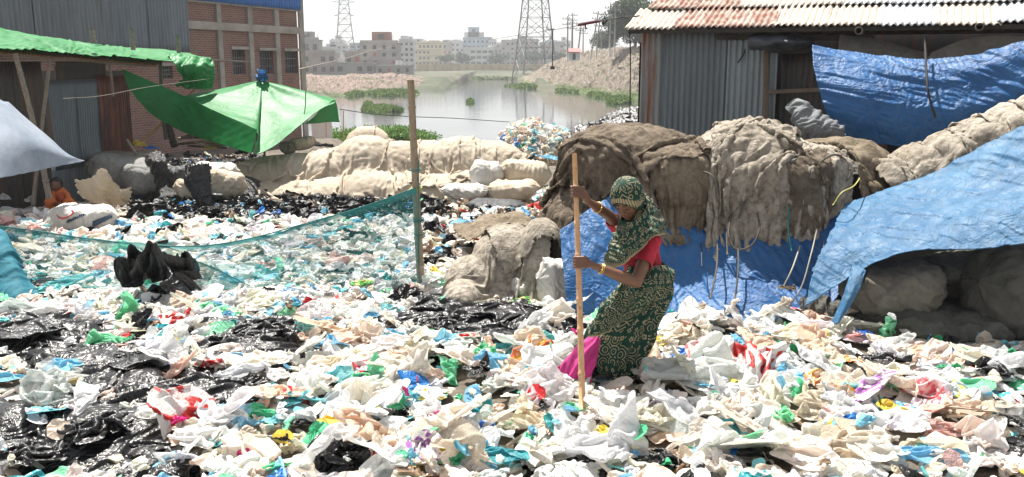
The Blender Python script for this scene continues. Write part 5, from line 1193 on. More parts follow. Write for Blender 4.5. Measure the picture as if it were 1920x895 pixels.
L_ = [
 ('ball', 893, 708, 62, 48, 'black', 'small tightly crumpled black bag alone among cream bags left of the woman', 'small lone black bag'),
 ('bag', 290, 560, 75, 50, 'black', 'black bag just below the large black bag hanging on the net', 'black bag below the net'),
 ('twist', 637, 522, 50, 34, 'black', 'curled black ring of plastic on pale waste below the net', 'curled black ring'),
 ('twist', 1655, 680, 105, 50, 'black', 'long folded black bag right of the orange wrapper', 'long folded black bag'),
 ('bag', 1865, 705, 105, 60, 'black', 'crumpled black bag near the right edge below the dark sacks', 'right side black bag'),
 ('ball', 1902, 800, 60, 60, 'black', 'black bag cut by the right edge', 'right edge black bag'),
 ('sheet', 1425, 858, 95, 50, 'black', 'black scrap at the bottom beside the bright blue film', 'bottom black scrap'),
 ('sheet', 1268, 605, 55, 28, 'black', 'small black scrap behind the woman at the tarpaulin foot', None),
 ('bag', 1002, 690, 30, 26, 'black', 'tiny black bag between the black sheet and the pink skirt', None),
 ('bag', 1020, 772, 40, 30, 'black', 'tiny black knot left of the pole foot', None),
 ('twist', 1420, 800, 35, 60, 'black', 'upright black flap between white sheets at lower right', 'upright black flap'),
 ('sheet', 1605, 785, 60, 30, 'black', 'thin black shred pile below the orange film', None),
 ('sheet', 1480, 645, 150, 30, 'cream', 'flat cream strip below the hanging sacks', None),
 ('ball', 690, 732, 80, 60, 'lgreen', 'puffed light green bag left of centre', 'puffed light green bag'),
 ('bag', 778, 708, 60, 38, 'teal', 'teal green bag beside the puffed light green bag', 'teal bag'),
 ('bag', 735, 712, 45, 30, 'lgreen', 'small light green bag between the puffed green and teal bags', None),
 ('ball', 562, 618, 60, 60, 'aqua', 'round translucent blue bag left of the pink and cream bags', 'round blue bag'),
 ('bag', 578, 583, 42, 26, 'red', 'bright red bag above the round translucent blue bag', 'bright red bag'),
 ('sheet', 548, 783, 55, 42, 'teal', 'crumpled dark turquoise scrap below the dusty black sheet', 'turquoise scrap'),
 ('sheet', 530, 818, 65, 30, 'aqua', 'pale turquoise scrap nearer the camera than the dark turquoise one', None),
 ('twist', 265, 610, 90, 26, 'lgreen', 'light green strip right of the left edge black sheet', 'upper green strip'),
 ('twist', 205, 665, 80, 34, 'lgreen', 'bright green twisted strip between the black sheets at left', 'left green strip'),
 ('sheet', 240, 660, 40, 20, 'green', 'small green patch beside the green twisted strip', None),
 ('bag', 128, 530, 90, 50, 'aqua', 'pale turquoise translucent bag below the net at left', 'pale turquoise left bag'),
 ('bag', 175, 578, 60, 36, 'lblue', 'light blue bag between the net and the left edge black sheet', 'left light blue bag'),
 ('bag', 245, 575, 50, 34, 'aqua', 'turquoise bag left of the small black bag under the net', None),
 ('bag', 250, 590, 36, 22, 'blue', 'small vivid blue bag under the turquoise one', None),
 ('sheet', 95, 575, 130, 56, 'white', 'white carrier bag with red printed panels at the left', 'red printed carrier bag'),
 ('sheet', 330, 720, 40, 20, 'blue', 'small vivid blue scrap among the left black sheets', None),
 ('sheet', 20, 745, 80, 24, 'lblue', 'light blue scrap at the left edge', None),
 ('sheet', 120, 735, 150, 44, 'clear', 'clear film with yellow and purple scraps at left', 'left clear film'),
 ('ball', 128, 742, 26, 16, 'yellow', 'small orange yellow lump on the clear film at left', None),
 ('bag', 95, 745, 20, 12, 'magenta', 'tiny purple scrap beside the yellow lump', None),
 ('bag', 425, 790, 130, 90, 'clear', 'large clear grey bag in front of the dusty black sheet', 'large clear bag'),
 ('twist', 370, 838, 120, 66, 'white', 'smooth white folded cloth like sheet over the corner black sheet', 'smooth white sheet'),
 ('bag', 460, 878, 60, 26, 'magenta', 'bright pink scrap at the bottom edge', 'bottom pink scrap'),
 ('sheet', 620, 825, 56, 20, 'yellow', 'yellow strip left of the blue packet', 'yellow strip'),
 ('sheet', 475, 695, 130, 50, 'cream', 'cream bag below the wide glossy black sheet', None),
 ('sheet', 520, 690, 110, 44, 'white', 'white smooth film right of the wide glossy black sheet', 'white smooth film'),
 ('bag', 640, 640, 110, 60, 'peach', 'peach coloured bag left of centre', 'peach bag'),
 ('bag', 610, 690, 120, 60, 'cream', 'puffy cream bag below the peach coloured bag', 'puffy cream bag'),
 ('bag', 700, 600, 60, 22, 'lblue', 'light blue scrap between the peach bag and the net', None),
 ('sheet', 735, 632, 56, 24, 'lblue', 'bright light blue scrap left of the long black sheet', 'light blue scrap'),
 ('bag', 790, 655, 130, 60, 'cream', 'tall cream bag below the left tip of the long black sheet', 'tall cream bag'),
 ('bag', 855, 660, 120, 55, 'white', 'white bag under the middle of the long black sheet', None),
 ('sheet', 800, 640, 60, 30, 'lgreen', 'light green film tucked under the long black sheet', None),
 ('ball', 910, 680, 60, 36, 'green', 'green scrap above the small lone black bag', None),
 ('sheet', 810, 765, 70, 26, 'yellow', 'yellow wrapper right of the puffed green bag', 'yellow wrapper'),
 ('sheet', 748, 760, 60, 34, 'teal', 'dark turquoise scrap under the yellow wrapper', None),
 ('ball', 745, 790, 46, 28, 'green', 'dark green crumple above the blue packet', None),
 ('bag', 914, 808, 60, 34, 'blue', 'vivid blue bag below the small lone black bag', 'vivid blue bag'),
 ('twist', 832, 798, 70, 26, 'magenta', 'dark magenta strip left of the vivid blue bag', 'dark magenta strip'),
 ('sheet', 935, 850, 130, 66, 'teal', 'broad turquoise blue sheet at the bottom centre', 'broad turquoise sheet'),
 ('bag', 858, 878, 70, 34, 'green', 'green bag at the bottom left of the broad turquoise sheet', None),
 ('ball', 1010, 735, 60, 40, 'teal', 'blue green bag left of the pole beside the red wrapper', 'blue green bag by the pole'),
 ('sheet', 1075, 775, 60, 26, 'green', 'green film at the foot of the bamboo pole', 'green film at the pole foot'),
 ('sheet', 1010, 752, 90, 20, 'green', 'dull green strip left of the pole foot', None),
 ('ball', 1120, 835, 220, 110, 'white', 'very large pale translucent white bag at the bottom centre right', 'very large pale bag'),
 ('bag', 990, 640, 110, 50, 'beige', 'crinkled translucent beige bag left of the pink skirt', 'beige bag by the skirt'),
 ('bag', 1180, 770, 160, 80, 'white', 'long white bag in front of the woman', 'long white bag before the woman'),
 ('twist', 1290, 700, 230, 90, 'white', 'big bright white bag swept to the right of the woman', 'big bright white bag'),
 ('bag', 1275, 630, 100, 70, 'cream', 'full cream bag right behind the woman', 'full cream bag'),
 ('bag', 1350, 650, 100, 60, 'clear', 'clear puffed bag right of the full cream bag', 'clear puffed bag'),
 ('sheet', 1385, 640, 50, 76, 'lblue', 'upright pale blue film standing right of the woman', 'upright pale blue film'),
 ('ball', 1405, 578, 60, 44, 'lgreen', 'crumpled translucent green bag at the foot of the blue tarpaulin', 'green bag at the tarpaulin'),
 ('sheet', 1320, 610, 90, 40, 'lblue', 'light blue film behind the clear puffed bag', None),
 ('sheet', 1232, 655, 30, 26, 'yellow', 'olive yellow film tucked behind the woman\'s saree hem', 'olive yellow film'),
 ('sheet', 1480, 700, 90, 90, 'lblue', 'bright light blue bag above the green and blue twist', 'bright light blue bag'),
 ('twist', 1508, 745, 60, 66, 'green', 'green translucent bag hanging under the light blue bag', 'green hanging bag'),
 ('ball', 1465, 787, 60, 50, 'lgreen', 'pale green bag in front right, below the light blue bag', 'pale green front bag'),
 ('bag', 1530, 660, 140, 80, 'beige', 'large beige bag with folded top right of the upright film', 'large beige bag'),
 ('bag', 1420, 650, 130, 60, 'peach', 'peach beige bag between the upright blue film and the large beige bag', None),
 ('bag', 1745, 665, 150, 70, 'peach', 'long peach stained bag in front of the dark sacks', 'long peach bag'),
 ('bag', 1830, 735, 80, 56, 'lblue', 'light blue bag near the right edge below the right side black bag', 'right light blue bag'),
 ('ball', 1895, 670, 60, 36, 'green', 'dark green bag at the right edge beside the sacks', 'right edge green bag'),
 ('sheet', 1740, 862, 170, 60, 'lblue', 'broad bright blue film at the bottom right', 'broad bottom blue film'),
 ('bag', 1375, 845, 60, 60, 'blue', 'blue crumple right of the shiny black bag', 'blue crumple'),
 ('sheet', 1320, 868, 90, 40, 'lblue', 'pale blue shred at the bottom beside the shiny black bag', None),
 ('bag', 1700, 790, 200, 80, 'white', 'long bright white bag at lower right', 'lower right white bag'),
 ('bag', 1620, 830, 200, 110, 'cream', 'big cream bag at the lower right in front of the orange film', 'big lower right cream bag'),
 ('bag', 1500, 850, 220, 110, 'cream', 'big pale cream bag at the bottom between the blue pieces', 'bottom pale cream bag'),
 ('bag', 1850, 830, 150, 60, 'cream', 'cream crumpled bag near the lower right corner', 'corner cream bag'),
 ('sheet', 1770, 640, 100, 26, 'green', 'green printed film at the foot of the dark sacks', None),
 ('bag', 1860, 660, 110, 50, 'clear', 'clear bag below the dark sacks near the right edge', 'clear bag by the sacks'),
 ('twist', 1858, 600, 50, 70, 'clear', 'thin clear bag standing up against the dark sacks', None),
 ('bag', 1620, 640, 50, 26, 'blue', 'small vivid blue scrap in front of the dark opening', 'small blue scrap'),
 ('sheet', 1100, 480, 10, 10, 'black', 'x', None),
]
for t_ in L_:
    if t_[6] == 'x': continue
    put(*t_[:7], ref=t_[7], n=38)
PL_ = [('sheet', 1330, 720, 170, 50, 'white', 'white wrapper printed blue, yellow and red right of the woman', 'blue and yellow printed wrapper', 'by'),
 ('sheet', 1598, 682, 40, 40, 'orange', 'small orange printed packet standing among beige bags', 'orange packet', 'or'),
 ('sheet', 1600, 740, 130, 46, 'orange', 'orange and red edged film below the orange packet', 'orange edged film', 'or'),
 ('bag', 1720, 735, 120, 60, 'pink', 'pink white bag with red floral print', 'red floral bag', 'pf'),
 ('sheet', 1760, 640, 70, 34, 'white', 'yellow and blue printed film near the sacks at right', 'yellow blue film', 'by'),
 ('sheet', 985, 568, 60, 30, 'green', 'bright green printed packet under the pale folded sack', 'bright green packet', 'gr'),
 ('sheet', 980, 725, 50, 46, 'white', 'red and white wrapper left of the pole', 'red and white wrapper', 'rw'),
 ('sheet', 690, 795, 75, 50, 'white', 'turquoise packet with a yellow edge and pale lettering', 'turquoise packet', 'tp'),
 ('sheet', 120, 583, 60, 36, 'white', 'white carrier bag scrap with a red label at left', 'red label scrap', 'rw'),
 ('sheet', 1230, 770, 70, 40, 'white', 'white film with purple leaf print in front of the woman', 'purple print film', 'pu'),
 ('sheet', 680, 540, 40, 26, 'green', 'yellow green printed packet below the net beside the curled ring', 'yellow green packet', 'gr')]
for t_ in PL_: put(*t_[:7], ref=t_[7], mat=PR[t_[8]], n=40)
# filler bags, each with a label of its own
TH = R0
def wordc(c): return {'cream': 'cream', 'white': 'white', 'beige': 'beige', 'clear': 'clear', 'peach': 'peach', 'lblue': 'light blue', 'aqua': 'turquoise', 'green': 'green', 'lgreen': 'light green', 'black': 'black', 'teal': 'teal', 'pink': 'pink', 'yellow': 'yellow', 'red': 'red', 'blue': 'blue', 'grey': 'grey', 'brown': 'brown', 'orange': 'orange', 'magenta': 'magenta'}[c]
nf = 0; tries = 0; placed = []
want = 192
while nf < want and tries < 6000:
    tries += 1; y = 4.15+(TH.rand()**1.3)*3.5; x = TH.uniform(-.575, .575)*y; z = float(ground_z(x, y)[0]); px, py = proj(x, y, z); px = float(px); py = float(py)
    if px < 10 or px > 1910 or py > 890 or py < 560: continue
    if any(((px-b_[1])/(b_[3]*.42))**2+((py-b_[2])/(b_[4]*.42))**2 < 1 for b_ in BIG): continue
    if 1080 < px < 1240 and 590 < py < 735: continue
    if 1040 < px < 1145 and 700 < py < 830: continue
    if any((x-a)**2+(y-b_)**2 < (.17 if y < 6 else .22)**2 for a, b_ in placed): continue
    c = pickc(px, py, TH)
    if c in ('brown', 'grey'): c = 'cream'
    w_ = TH.uniform(.24, .52)*(1 if c in ('cream', 'white', 'beige', 'peach', 'clear') else .6); k = ['bag', 'sheet', 'sheet', 'twist', 'sheet', 'ball', 'sheet'][TH.randint(7)]
    word = {'bag': 'crumpled bag', 'sheet': 'crinkled film', 'twist': 'twisted bag', 'ball': 'puffed bag'}[k]
    near = sorted(LM, key=lambda l: (l[1]-x)**2+(l[2]-y)**2)[:6]; lab = None
    for (rf, lx, ly) in near:
        dx, dy = x-lx, y-ly; d = ('right of' if dx > 0 else 'left of') if abs(dx) > abs(dy) else ('behind' if dy > 0 else 'in front of')
        for wd_ in ('', 'large ' if w_ > .42 else 'small ' if w_ < .27 else ''):
            cand = f'{wd_}{wordc(c)} {word} {d} the {rf}'
            if cand not in used_labels and len(cand.split()) <= 16: lab = cand; break
        if lab: break
    if not lab: continue
    pm = None
    if nf % 11 == 5 and c in ('cream', 'white', 'beige', 'peach', 'clear'):
        pk_ = ['rw', 'by', 'or', 'pf', 'pu'][(nf//11) % 5]; l2 = lab.replace(wordc(c)+' ', {'rw': 'red and white printed ', 'by': 'blue and yellow printed ', 'or': 'orange printed ', 'pf': 'pink floral printed ', 'pu': 'purple printed '}[pk_], 1)
        if len(l2.split()) <= 16 and l2 not in used_labels: lab, pm = l2, PR[pk_]
    used_labels.add(lab); placed.append((x, y)); nf += 1
    mt = pm or (m_black if c == 'black' else m_clear if c == 'clear' or TH.rand() < .25 and c in ('white', 'cream') else m_bag)
    nm = {'sheet': 'plastic_sheet', 'bag': 'plastic_bag', 'twist': 'plastic_strip', 'ball': 'plastic_bag'}[k]
    o = link(nm, piece_mesh(k, 3000+TH.randint(9), 34, mt), None, (x, y, z+.06+TH.rand()*.05), (TH.normal()*.42, TH.normal()*.42, TH.uniform(0, 6.28)), (w_, w_*TH.uniform(.75, 1.1), w_*TH.uniform(.95, 1.4)))
    o.color = (*jit(CLR[c], TH, .08), 1)
    tag(o, label=lab, cat={'sheet': 'plastic sheet', 'twist': 'plastic strip'}.get(k, 'plastic bag'), group='loose plastic bags over the foreground heap')
# small scraps lying on top of everything near
dg_ = bpy.context.evaluated_depsgraph_get(); dg_.update(); r = np.random.RandomState(77); recs = []
for i in range(600):
    y = 4.1+(r.rand()**1.2)*4.2; x = r.uniform(-.6, .6)*y
    if y > 6.7 and x > .3: continue
    px, py = proj(x, y, 0); px, py = float(px), float(py)
    if in_big(px, py) and r.rand() < .9: continue
    hit, loc, nn_, _, ob, _ = sc.ray_cast(dg_, (x, y, .7), (0, 0, -1))
    if not hit or ob.name.startswith('haze'):
        hit, loc, nn_, _, ob, _ = sc.ray_cast(dg_, (x, y, .65), (0, 0, -1))
        if not hit: continue
    cn_ = pickc(px, py, r) if r.rand() < .88 else ['lblue', 'aqua', 'green', 'lgreen', 'black', 'black', 'yellow', 'red', 'blue', 'pink', 'brown', 'beige', 'orange', 'teal', 'grey', 'magenta'][r.randint(16)]
    recs.append((r.randint(17), (loc[0], loc[1], loc[2]+.0), r.uniform(.045, .13), r.uniform(0, 6.28), r.normal()*.5, r.normal()*.5, jit(CLR[cn_], r)))
o = pieces_mesh('small_scraps', recs, P_L, m_bag_attr); tag(o, kind='stuff'); o['category'] = 'plastic waste'
# ------------------------------------------------------------------ filled sacks
m_sackw = m_fabric('sack_white', (.56, .54, .50), (.68, .66, .62), .7, .1, 240, .25, 1.5, .25, (.35, .28, .2), .3, wr=10, wrs=.4)
m_sackc = m_fabric('sack_cream', (.50, .42, .31), (.64, .56, .44), .8, .1, 240, .25, 1.5, .3, (.28, .2, .12), .3, wr=10, wrs=.4)
m_sackg = m_fabric('sack_grey', (.17, .17, .16), (.29, .29, .28), .8, .05, 240, .25, 1.5, .4, (.12, .11, .1), .3, wr=10, wrs=.5)
m_sackd = m_fabric('sack_dark', (.065, .065, .055), (.14, .135, .12), .85, .03, 240, .3, 1.5, .6, (.05, .045, .04), .2, wr=10, wrs=.6)
m_sackb = m_fabric('sack_black', (.03, .032, .035), (.07, .072, .075), .5, .03, 240, .3, 1.5, .6, wr=10, wrs=.6)
m_sacko = m_fabric('sack_olive', (.18, .17, .13), (.27, .25, .2), .85, .03, 240, .3, 1.5, .6, wr=10, wrs=.6)
def sack_mesh(L, W, H, seed, mat, pinch=(1, 1), n=60, near=False):
    m = 72; u, th = np.meshgrid(np.linspace(-1, 1, n), np.linspace(0, 2*np.pi, m), indexing='ij')
    pr = (1-np.abs(u)**3.2)**.5; pr = np.maximum(pr, .06)
    ende = np.abs(u)**5
    pl_ = .16*ende*np.abs(stri(th*9/(2*np.pi)+.3*vnoise(np.stack([u*2, np.cos(th), np.sin(th)], -1), seed), .97))
    bul = 1+.10*vnoise(np.stack([u*2.1, np.cos(th)*1.1+seed, np.sin(th)*1.1], -1), seed+1)+.035*vnoise(np.stack([u*9, np.cos(th)*1.3+seed, np.sin(th)*1.3], -1), seed+2)
    ct, st_ = np.cos(th), np.sin(th); rr_ = (np.abs(ct)**2.6+np.abs(st_)**2.6)**(-1/2.6)
    x = u*L/2; y = W/2*ct*rr_*pr*bul*(1-pl_); z = H/2*st_*rr_*pr*bul*(1-pl_)
    x = x+np.where(np.abs(u) > .985, np.sign(u)*.05*L, 0)
    z = z-.08*H*np.cos(u*2.4)
    A = np.stack([x, y, z], -1).reshape(-1, 3); A = crumple(A, seed+5, .014, 5, 7, 1.35, .2, soft=.96)
    if near:
        A3 = grow_wrinkles(A.reshape(n, m, 3), 1.07, seed, .035, 40, .2, g=0, aniso=(1, 1), neg=.6); A3[:, -1] = A3[:, 0]; A = A3.reshape(-1, 3)
    return mesh_np('sack', A, gridF(n, m), mat, True, uv=np.stack([u*.5+.5, th/6.2832], -1).reshape(-1, 2))
def sack(px, py, wp, hp, Y, mat, label, seed, rz=0., ry=0., group=None, dep=.75, parts=None):
    x, y, z = P(px, py, Y); L = wp/1700*Y; H = hp/1700*Y
    e = empty('filled_sack', (x, y, z), label=label, cat='sack', group=group); e.rotation_euler = (0, ry, rz)
    o = link('sack_body', sack_mesh(L, min(L, max(H*1.1, L*dep)), H, seed, mat, near=Y < 10), e)
    return e
drape('rubbish_mound', -8.0, -4.9, 20.0, 16.2, .3, 1.1, 1.15, m_black_t, [((-7.5, 18.2, -.9), (.8, 1.3, .72), 2.5), ((-6.5, 18.4, -.9), (.9, 1.2, .80), 2.5), ((-5.6, 18.3, -.9), (.7, 1.2, .70), 2.5)], 231, 70, 60, 60, g=.003, rough=.14, floor=GF, label='dark plastic heaped underneath the grey and white sacks by the left shed', cat='heap')
GL = 'grey sacks below the rusty shed wall'
sack(232, 318, 125, 60, 17.6, m_sackg, 'long grey sack on its side below the brown shed panel', 1, .1, .12, GL)
sack(262, 332, 62, 58, 17.1, m_sackg, 'round grey sack end facing front, right of the long grey sack', 2, .8, 0, GL)
sack(238, 298, 130, 30, 18.5, m_sacko, 'flat olive grey sack on top of the grey sacks', 3, 0, 0, GL)
o = sack(352, 292, 135, 48, 18.6, m_sackw, 'large white sack with a blue stripe under the green canopy', 4, 0, .02, 'white sacks under the green canopy')
cloth('blue_stripe', [[(322, 296, 17.9), (345, 294, 17.75), (372, 289, 17.75), (400, 284, 17.9)], [(322, 300, 17.85), (345, 298, 17.7), (372, 293, 17.7), (400, 288, 17.85)], [(324, 304, 17.82), (346, 302, 17.68), (372, 297, 17.68), (401, 292, 17.82)]], m_simple('stripe_blue', (.18, .30, .6), .7), 12, 40, 1, 0, crm=0, thick=.004).parent = o
o.children[-1].matrix_parent_inverse = o.matrix_basis.inverted()
sack(405, 322, 80, 40, 17.9, m_sackw, 'white sack lying below the blue striped one', 5, .1, .05, 'white sacks under the green canopy')
sack(425, 343, 70, 52, 17.3, m_sackc, 'cream sack at the left end of the draped cream sheet', 6, .1, .3, None)
sack(352, 352, 48, 36, 16.8, m_sackc, 'small crumpled cream sack in front of the black hanging plastic', 7, .4, 0, None)
sack(333, 330, 48, 44, 17.2, m_sackb, 'dark bundle between the grey and white sacks', 8, 0, 0, None)
sack(912, 330, 62, 66, 17.2, m_sackw, 'upright white sack right of the bamboo post', 9, .3, .15, 'white sacks right of the bamboo post')
sack(874, 358, 88, 28, 16.8, m_sackw, 'flat white sack lying under the upright white sack', 10, 0, 0, 'white sacks right of the bamboo post')
sack(985, 326, 92, 56, 17.4, m_sackc, 'big cream white sack right of the upright white sack', 11, 0, .12, 'white sacks right of the bamboo post')
sack(960, 355, 98, 40, 16.9, m_sackc, 'cream sack lying lowest beside the brown sackcloth', 12, -.1, -.05, 'white sacks right of the bamboo post')
sack(930, 387, 108, 26, 15.8, m_sackb, 'dark grey striped bag lying under the cream sacks', 13, 0, .02)
sack(568, 268, 46, 24, 19.8, m_sackc, 'cream sack behind the front tip of the green canopy', 14, .1, -.1, 'cream sacks behind the canopy tip')
sack(540, 277, 30, 22, 19.6, m_sacko, 'brownish round sack left of the small cream sack behind the canopy tip', 15, .1, .1, 'cream sacks behind the canopy tip')
sack(1040, 528, 66, 96, 7.9, m_sackw, 'tall pale grey sack against the left edge of the blue tarpaulin', 16, .5, .1, 'near pale sacks left of the blue tarpaulin', .9)
sack(990, 548, 62, 66, 8.1, m_sackw, 'short pale sack left of the tall pale grey sack', 17, .3, -.1, 'near pale sacks left of the blue tarpaulin', .9)
GD = 'dark sacks under the slanting blue tarpaulin'
sack(1672, 540, 190, 100, 7.05, m_fabric('sack_brown_grey', (.11, .10, .08), (.21, .195, .165), .85, .05, 240, .3, 1.5, .5, (.06, .05, .04), .2, wr=10, wrs=.6), 'grey sack bulging out below the torn blue tarpaulin edge', 18, .1, -.12, GD)
sack(1760, 602, 300, 78, 7.0, m_sackd, 'long dark sack lying on the ground in the opening', 19, .05, .05, GD)
sack(1900, 545, 170, 190, 6.9, m_sackd, 'huge dark sack at the right edge', 20, .3, .15, GD)
sack(1800, 500, 150, 60, 7.3, m_sackd, 'dark sack behind, touching the torn tarpaulin edge', 21, 0, -.1, GD)
sack(1535, 585, 90, 66, 7.2, m_sackd, 'dark round sack at the foot of the blue tarpaulin left of the tail', 22, .2, 0, GD)
sack(1450, 570, 90, 50, 7.45, m_sackg, 'dusty grey sack corner peeping out under the blue tarpaulin', 23, .1, .3, GD)
# the white sack with writing
e = sack(157, 407, 118, 54, 13.3, m_sackw, 'bright white filled sack with a red curved mark and dark printed letters', 24, .05, .06)
m_redm = m_simple('red_mark', (.55, .05, .06), .7); m_ink = m_simple('dark_ink', (.04, .07, .12), .7); m_lett = m_simple('pale_letters', (.7, .72, .7), .7)
def decal(name, pts, rad, mat, flat=.35):
    o = link(name, mesh_mix(name, *tube(catmull(np.array(pts), 5), rad, 6), mat), e); return o
Wp = lambda px, py, Yd: np.array(P(px, py, Yd))
inv = (Matrix.Translation(e.location) @ e.rotation_euler.to_matrix().to_4x4()).inverted()
def on_sack(px, py):    # first hit of the pixel ray with the sack surface
    me = [c for c in e.children if c.name.startswith('sack_body')][0].data
    from mathutils.bvhtree import BVHTree
    global _bv
    try: bv = _bv
    except NameError:
        bv = _bv = BVHTree.FromPolygons([v.co[:] for v in me.vertices], [p.vertices[:] for p in me.polygons])
    o3 = inv @ Vector((0, 0, CAMZ)); d3 = inv.to_3x3() @ Vector(ray(px, py)); h = bv.ray_cast(o3, d3.normalized())
    return (h[0]-d3.normalized()*.008) if h[0] is not None else None
def stroke(name, pxs, rad, mat):
    pts = [on_sack(*p) for p in pxs]; pts = [tuple(p) for p in pts if p is not None]
    if len(pts) > 1: link(name, mesh_mix(name, *tube(np.array(pts), rad, 6), mat), e)
stroke('red_mark', [(107, 403), (110, 408), (117, 410), (125, 408), (134, 403), (138, 398), (135, 395)], .012, m_redm)
for k in range(9):
    stroke('dark_print', [(126+k*3.6, 418-k*1.6), (129+k*3.6, 412-k*1.6+(k % 3))], .013, m_ink)
for k in range(12):
    stroke('dark_band', [(176+k*2.9, 425-k*1.5), (176.5+k*2.9, 415-k*1.1)], .022, m_ink)
for k, g_ in enumerate([((0, 3), (3, 0)), ((0, 0), (3, 0)), ((1.5, 0), (1.5, 4)), ((0, 2), (3, 3)), ((0, 0), (3, 3.5)), ((1, 0), (2, 4))]):
    stroke('letter', [(179+k*5+g_[0][0], 419-k*2.6+g_[0][1]-1), (179+k*5+g_[1][0], 419-k*2.6+g_[1][1]-1)], .008, m_lett)
# ------------------------------------------------------------------ draped cream sheet on the sacks
sack(690, 330, 520, 90, 19.4, m_sackc, 'row of filled sacks swelling the draped cream sheet from below', 44, 0, 0, None, .2)
LUMP = []
for px, tz in ((470, .02), (520, .12), (565, .22), (620, .32), (690, .60), (750, .48), (810, .42), (865, .50), (920, .42)):
    X_ = (px-960)/1700*19.3; LUMP.append(((X_, 19.2, -.75), (.95, .85, tz+.72), 2.2)); LUMP.append(((X_+.2, 18.35, -.75), (.9, .75, (tz+.75)*.5), 2.0))
drape('cream_sheet', -5.75, -.75, 20.1, 17.35, .9, 1.3, 1.4, m_white_t, LUMP, 211, 150, 70, 95, g=.0022, kb=.2, rough=.16, ragged=.02, floor=GF, crm=.01, label='huge cream sheet draped in folds over the sacks in the middle distance', cat='sheet', zfun=lambda x, y: .75+.1*np.sin(x*2)-.25*(19.6-y))
drape('tan_sheet', -2.1, .25, 20.2, 17.9, .9, 1.35, 1.3, m_white_t, [(c, tuple(np.array(r_)*1.06), e) for c, r_, e in LUMP]+[((-.1, 19, -.75), (.5, .8, .95), 2.4)], 212, 80, 70, 90, g=.0022, kb=.15, rough=.2, ragged=.03, floor=GF, crm=.012, label='tan crumpled sheet bunched at the right end of the draped cream sheet', cat='sheet')
drape('cream_sheet_end', -4.3, -2.7, 20.9, 19.6, 1.3, 1.25, 1.3, m_white_t, [(c, tuple(np.array(r_)*1.08), e) for c, r_, e in LUMP]+[((-3.2, 20.2, -.75), (.7, .6, 1.45), 2.4)], 213, 60, 50, 90, g=.0022, kb=.15, rough=.15, ragged=.03, floor=GF, label='cream sheet hump rising behind the long draped sheet', cat='sheet')
# black shreds hanging over lines, near
cloth('hanging_black_plastic', [[(352, 303, 16.6), (372, 300, 16.5), (394, 303, 16.6)], [(348, 335, 16.5), (370, 335, 16.4), (396, 338, 16.5)], [(366, 362, 16.4), (380, 365, 16.3), (396, 362, 16.4)], [(378, 388, 16.3), (386, 392, 16.2), (396, 385, 16.3)]], m_black_t, 90, 70, 45, .12, 3, (1, 0, .2), .08, 4, an=.15, grow=1.04, lim=.06, kb=.3, ragged=.08, label='ragged black plastic hanging in front of the white sacks under the canopy', cat='plastic sheet')
cloth('dark_shred_bundle', [[(276, 292, 16.9), (292, 284, 16.8), (308, 290, 16.8)], [(276, 306, 16.8), (292, 304, 16.6), (316, 304, 16.7)], [(288, 326, 16.8), (298, 330, 16.7), (312, 330, 16.7)], [(290, 345, 16.8), (300, 352, 16.7), (312, 350, 16.8)]], m_black_t, 80, 60, 46, .12, 4, (1, 0, .4), .08, 4, an=.2, ragged=.06, label='bunch of dark shredded plastic hanging beside the large white sack', cat='plastic sheet')
# big black bag hanging over the net, blue cloth at the left edge
xx, yy_, zz_ = G(280, 540); YB = yy_-.3
me_ = piece_mesh('ball', 1, 80, m_black); zc = np.array([v.co[2] for v in me_.vertices]); zh = float(zc.max()-zc.min())
o = link('hanging_black_bag', me_, None, (-3.27, 8.26, .02), (.42, -.18, .5), (.80, .36, .58/zh)); tag(o, label='large black bag slung over the teal net at the left', cat='plastic bag')
o = link('plastic_sheet', piece_mesh('sheet', 1, 80, m_black), None, (-3.05, 8.08, .06), (.75, .35, 1.2), (.62, .5, 1.1)); o.color = (.006, .006, .0065, 1); tag(o, label='torn black flap spilling from under the large black bag on the net', cat='plastic sheet')
D.objects['hanging_black_bag'].color = (.006, .006, .0065, 1)
cloth('blue_teal_cloth', [[(-50, 405, 8.9), (-20, 415, 8.8), (5, 428, 8.8), (14, 440, 8.9)], [(-50, 450, 8.6), (-15, 462, 8.5), (15, 472, 8.5), (30, 485, 8.6)], [(-50, 500, 8.4), (-10, 512, 8.3), (28, 518, 8.3), (48, 525, 8.4)], [(-50, 560, 8.2), (-5, 558, 8.1), (35, 553, 8.1), (68, 548, 8.3)]], m_teal_c, 90, 90, 48, .06, 2.5, grow=1.1, fdir=(1, 0, -.3), crm=.02, cf=3, label='blue green cloth hanging down at the left edge in front of the net', cat='cloth')
# ------------------------------------------------------------------ teal net
t = NT('teal_net'); uv = t.coord('UV'); co = t.coord()
dn = t.n('ShaderNodeSeparateXYZ', {0: t.mapping(uv, (330, 95, 1))})
gx = t.math('PINGPONG', dn.outputs[0], .5); gy = t.math('PINGPONG', dn.outputs[1], .5)
thr = t.math('MAXIMUM', t.math('LESS_THAN', gx, .10), t.math('LESS_THAN', gy, .12))
dens = t.ramp(t.noise(1.8, 5, t.mapping(uv, (3, 7, 1)), .6, .8), [(.35, (.10, .10, .10)), (.70, (.62, .62, .62))])
edge = t.ramp(t.n('ShaderNodeSeparateXYZ', {0: uv}).outputs[1], [(0, (.35, .35, .35)), (.06, (.0, .0, .0)), (.90, (0, 0, 0)), (.96, (.42, .42, .42)), (1, (.6, .6, .6))])
fac = t.math('MINIMUM', t.math('ADD', t.math('MULTIPLY', thr, .32), t.math('ADD', dens, edge)), 1.)
colr = t.mix(t.noise(3, 4, co), (.008, .14, .14), (.025, .27, .26))
df_ = t.princ(colr, .6).outputs[0]; tp = t.n('ShaderNodeBsdfTransparent').outputs[0]
m_net = t.done(t.mixsh(fac, tp, df_))
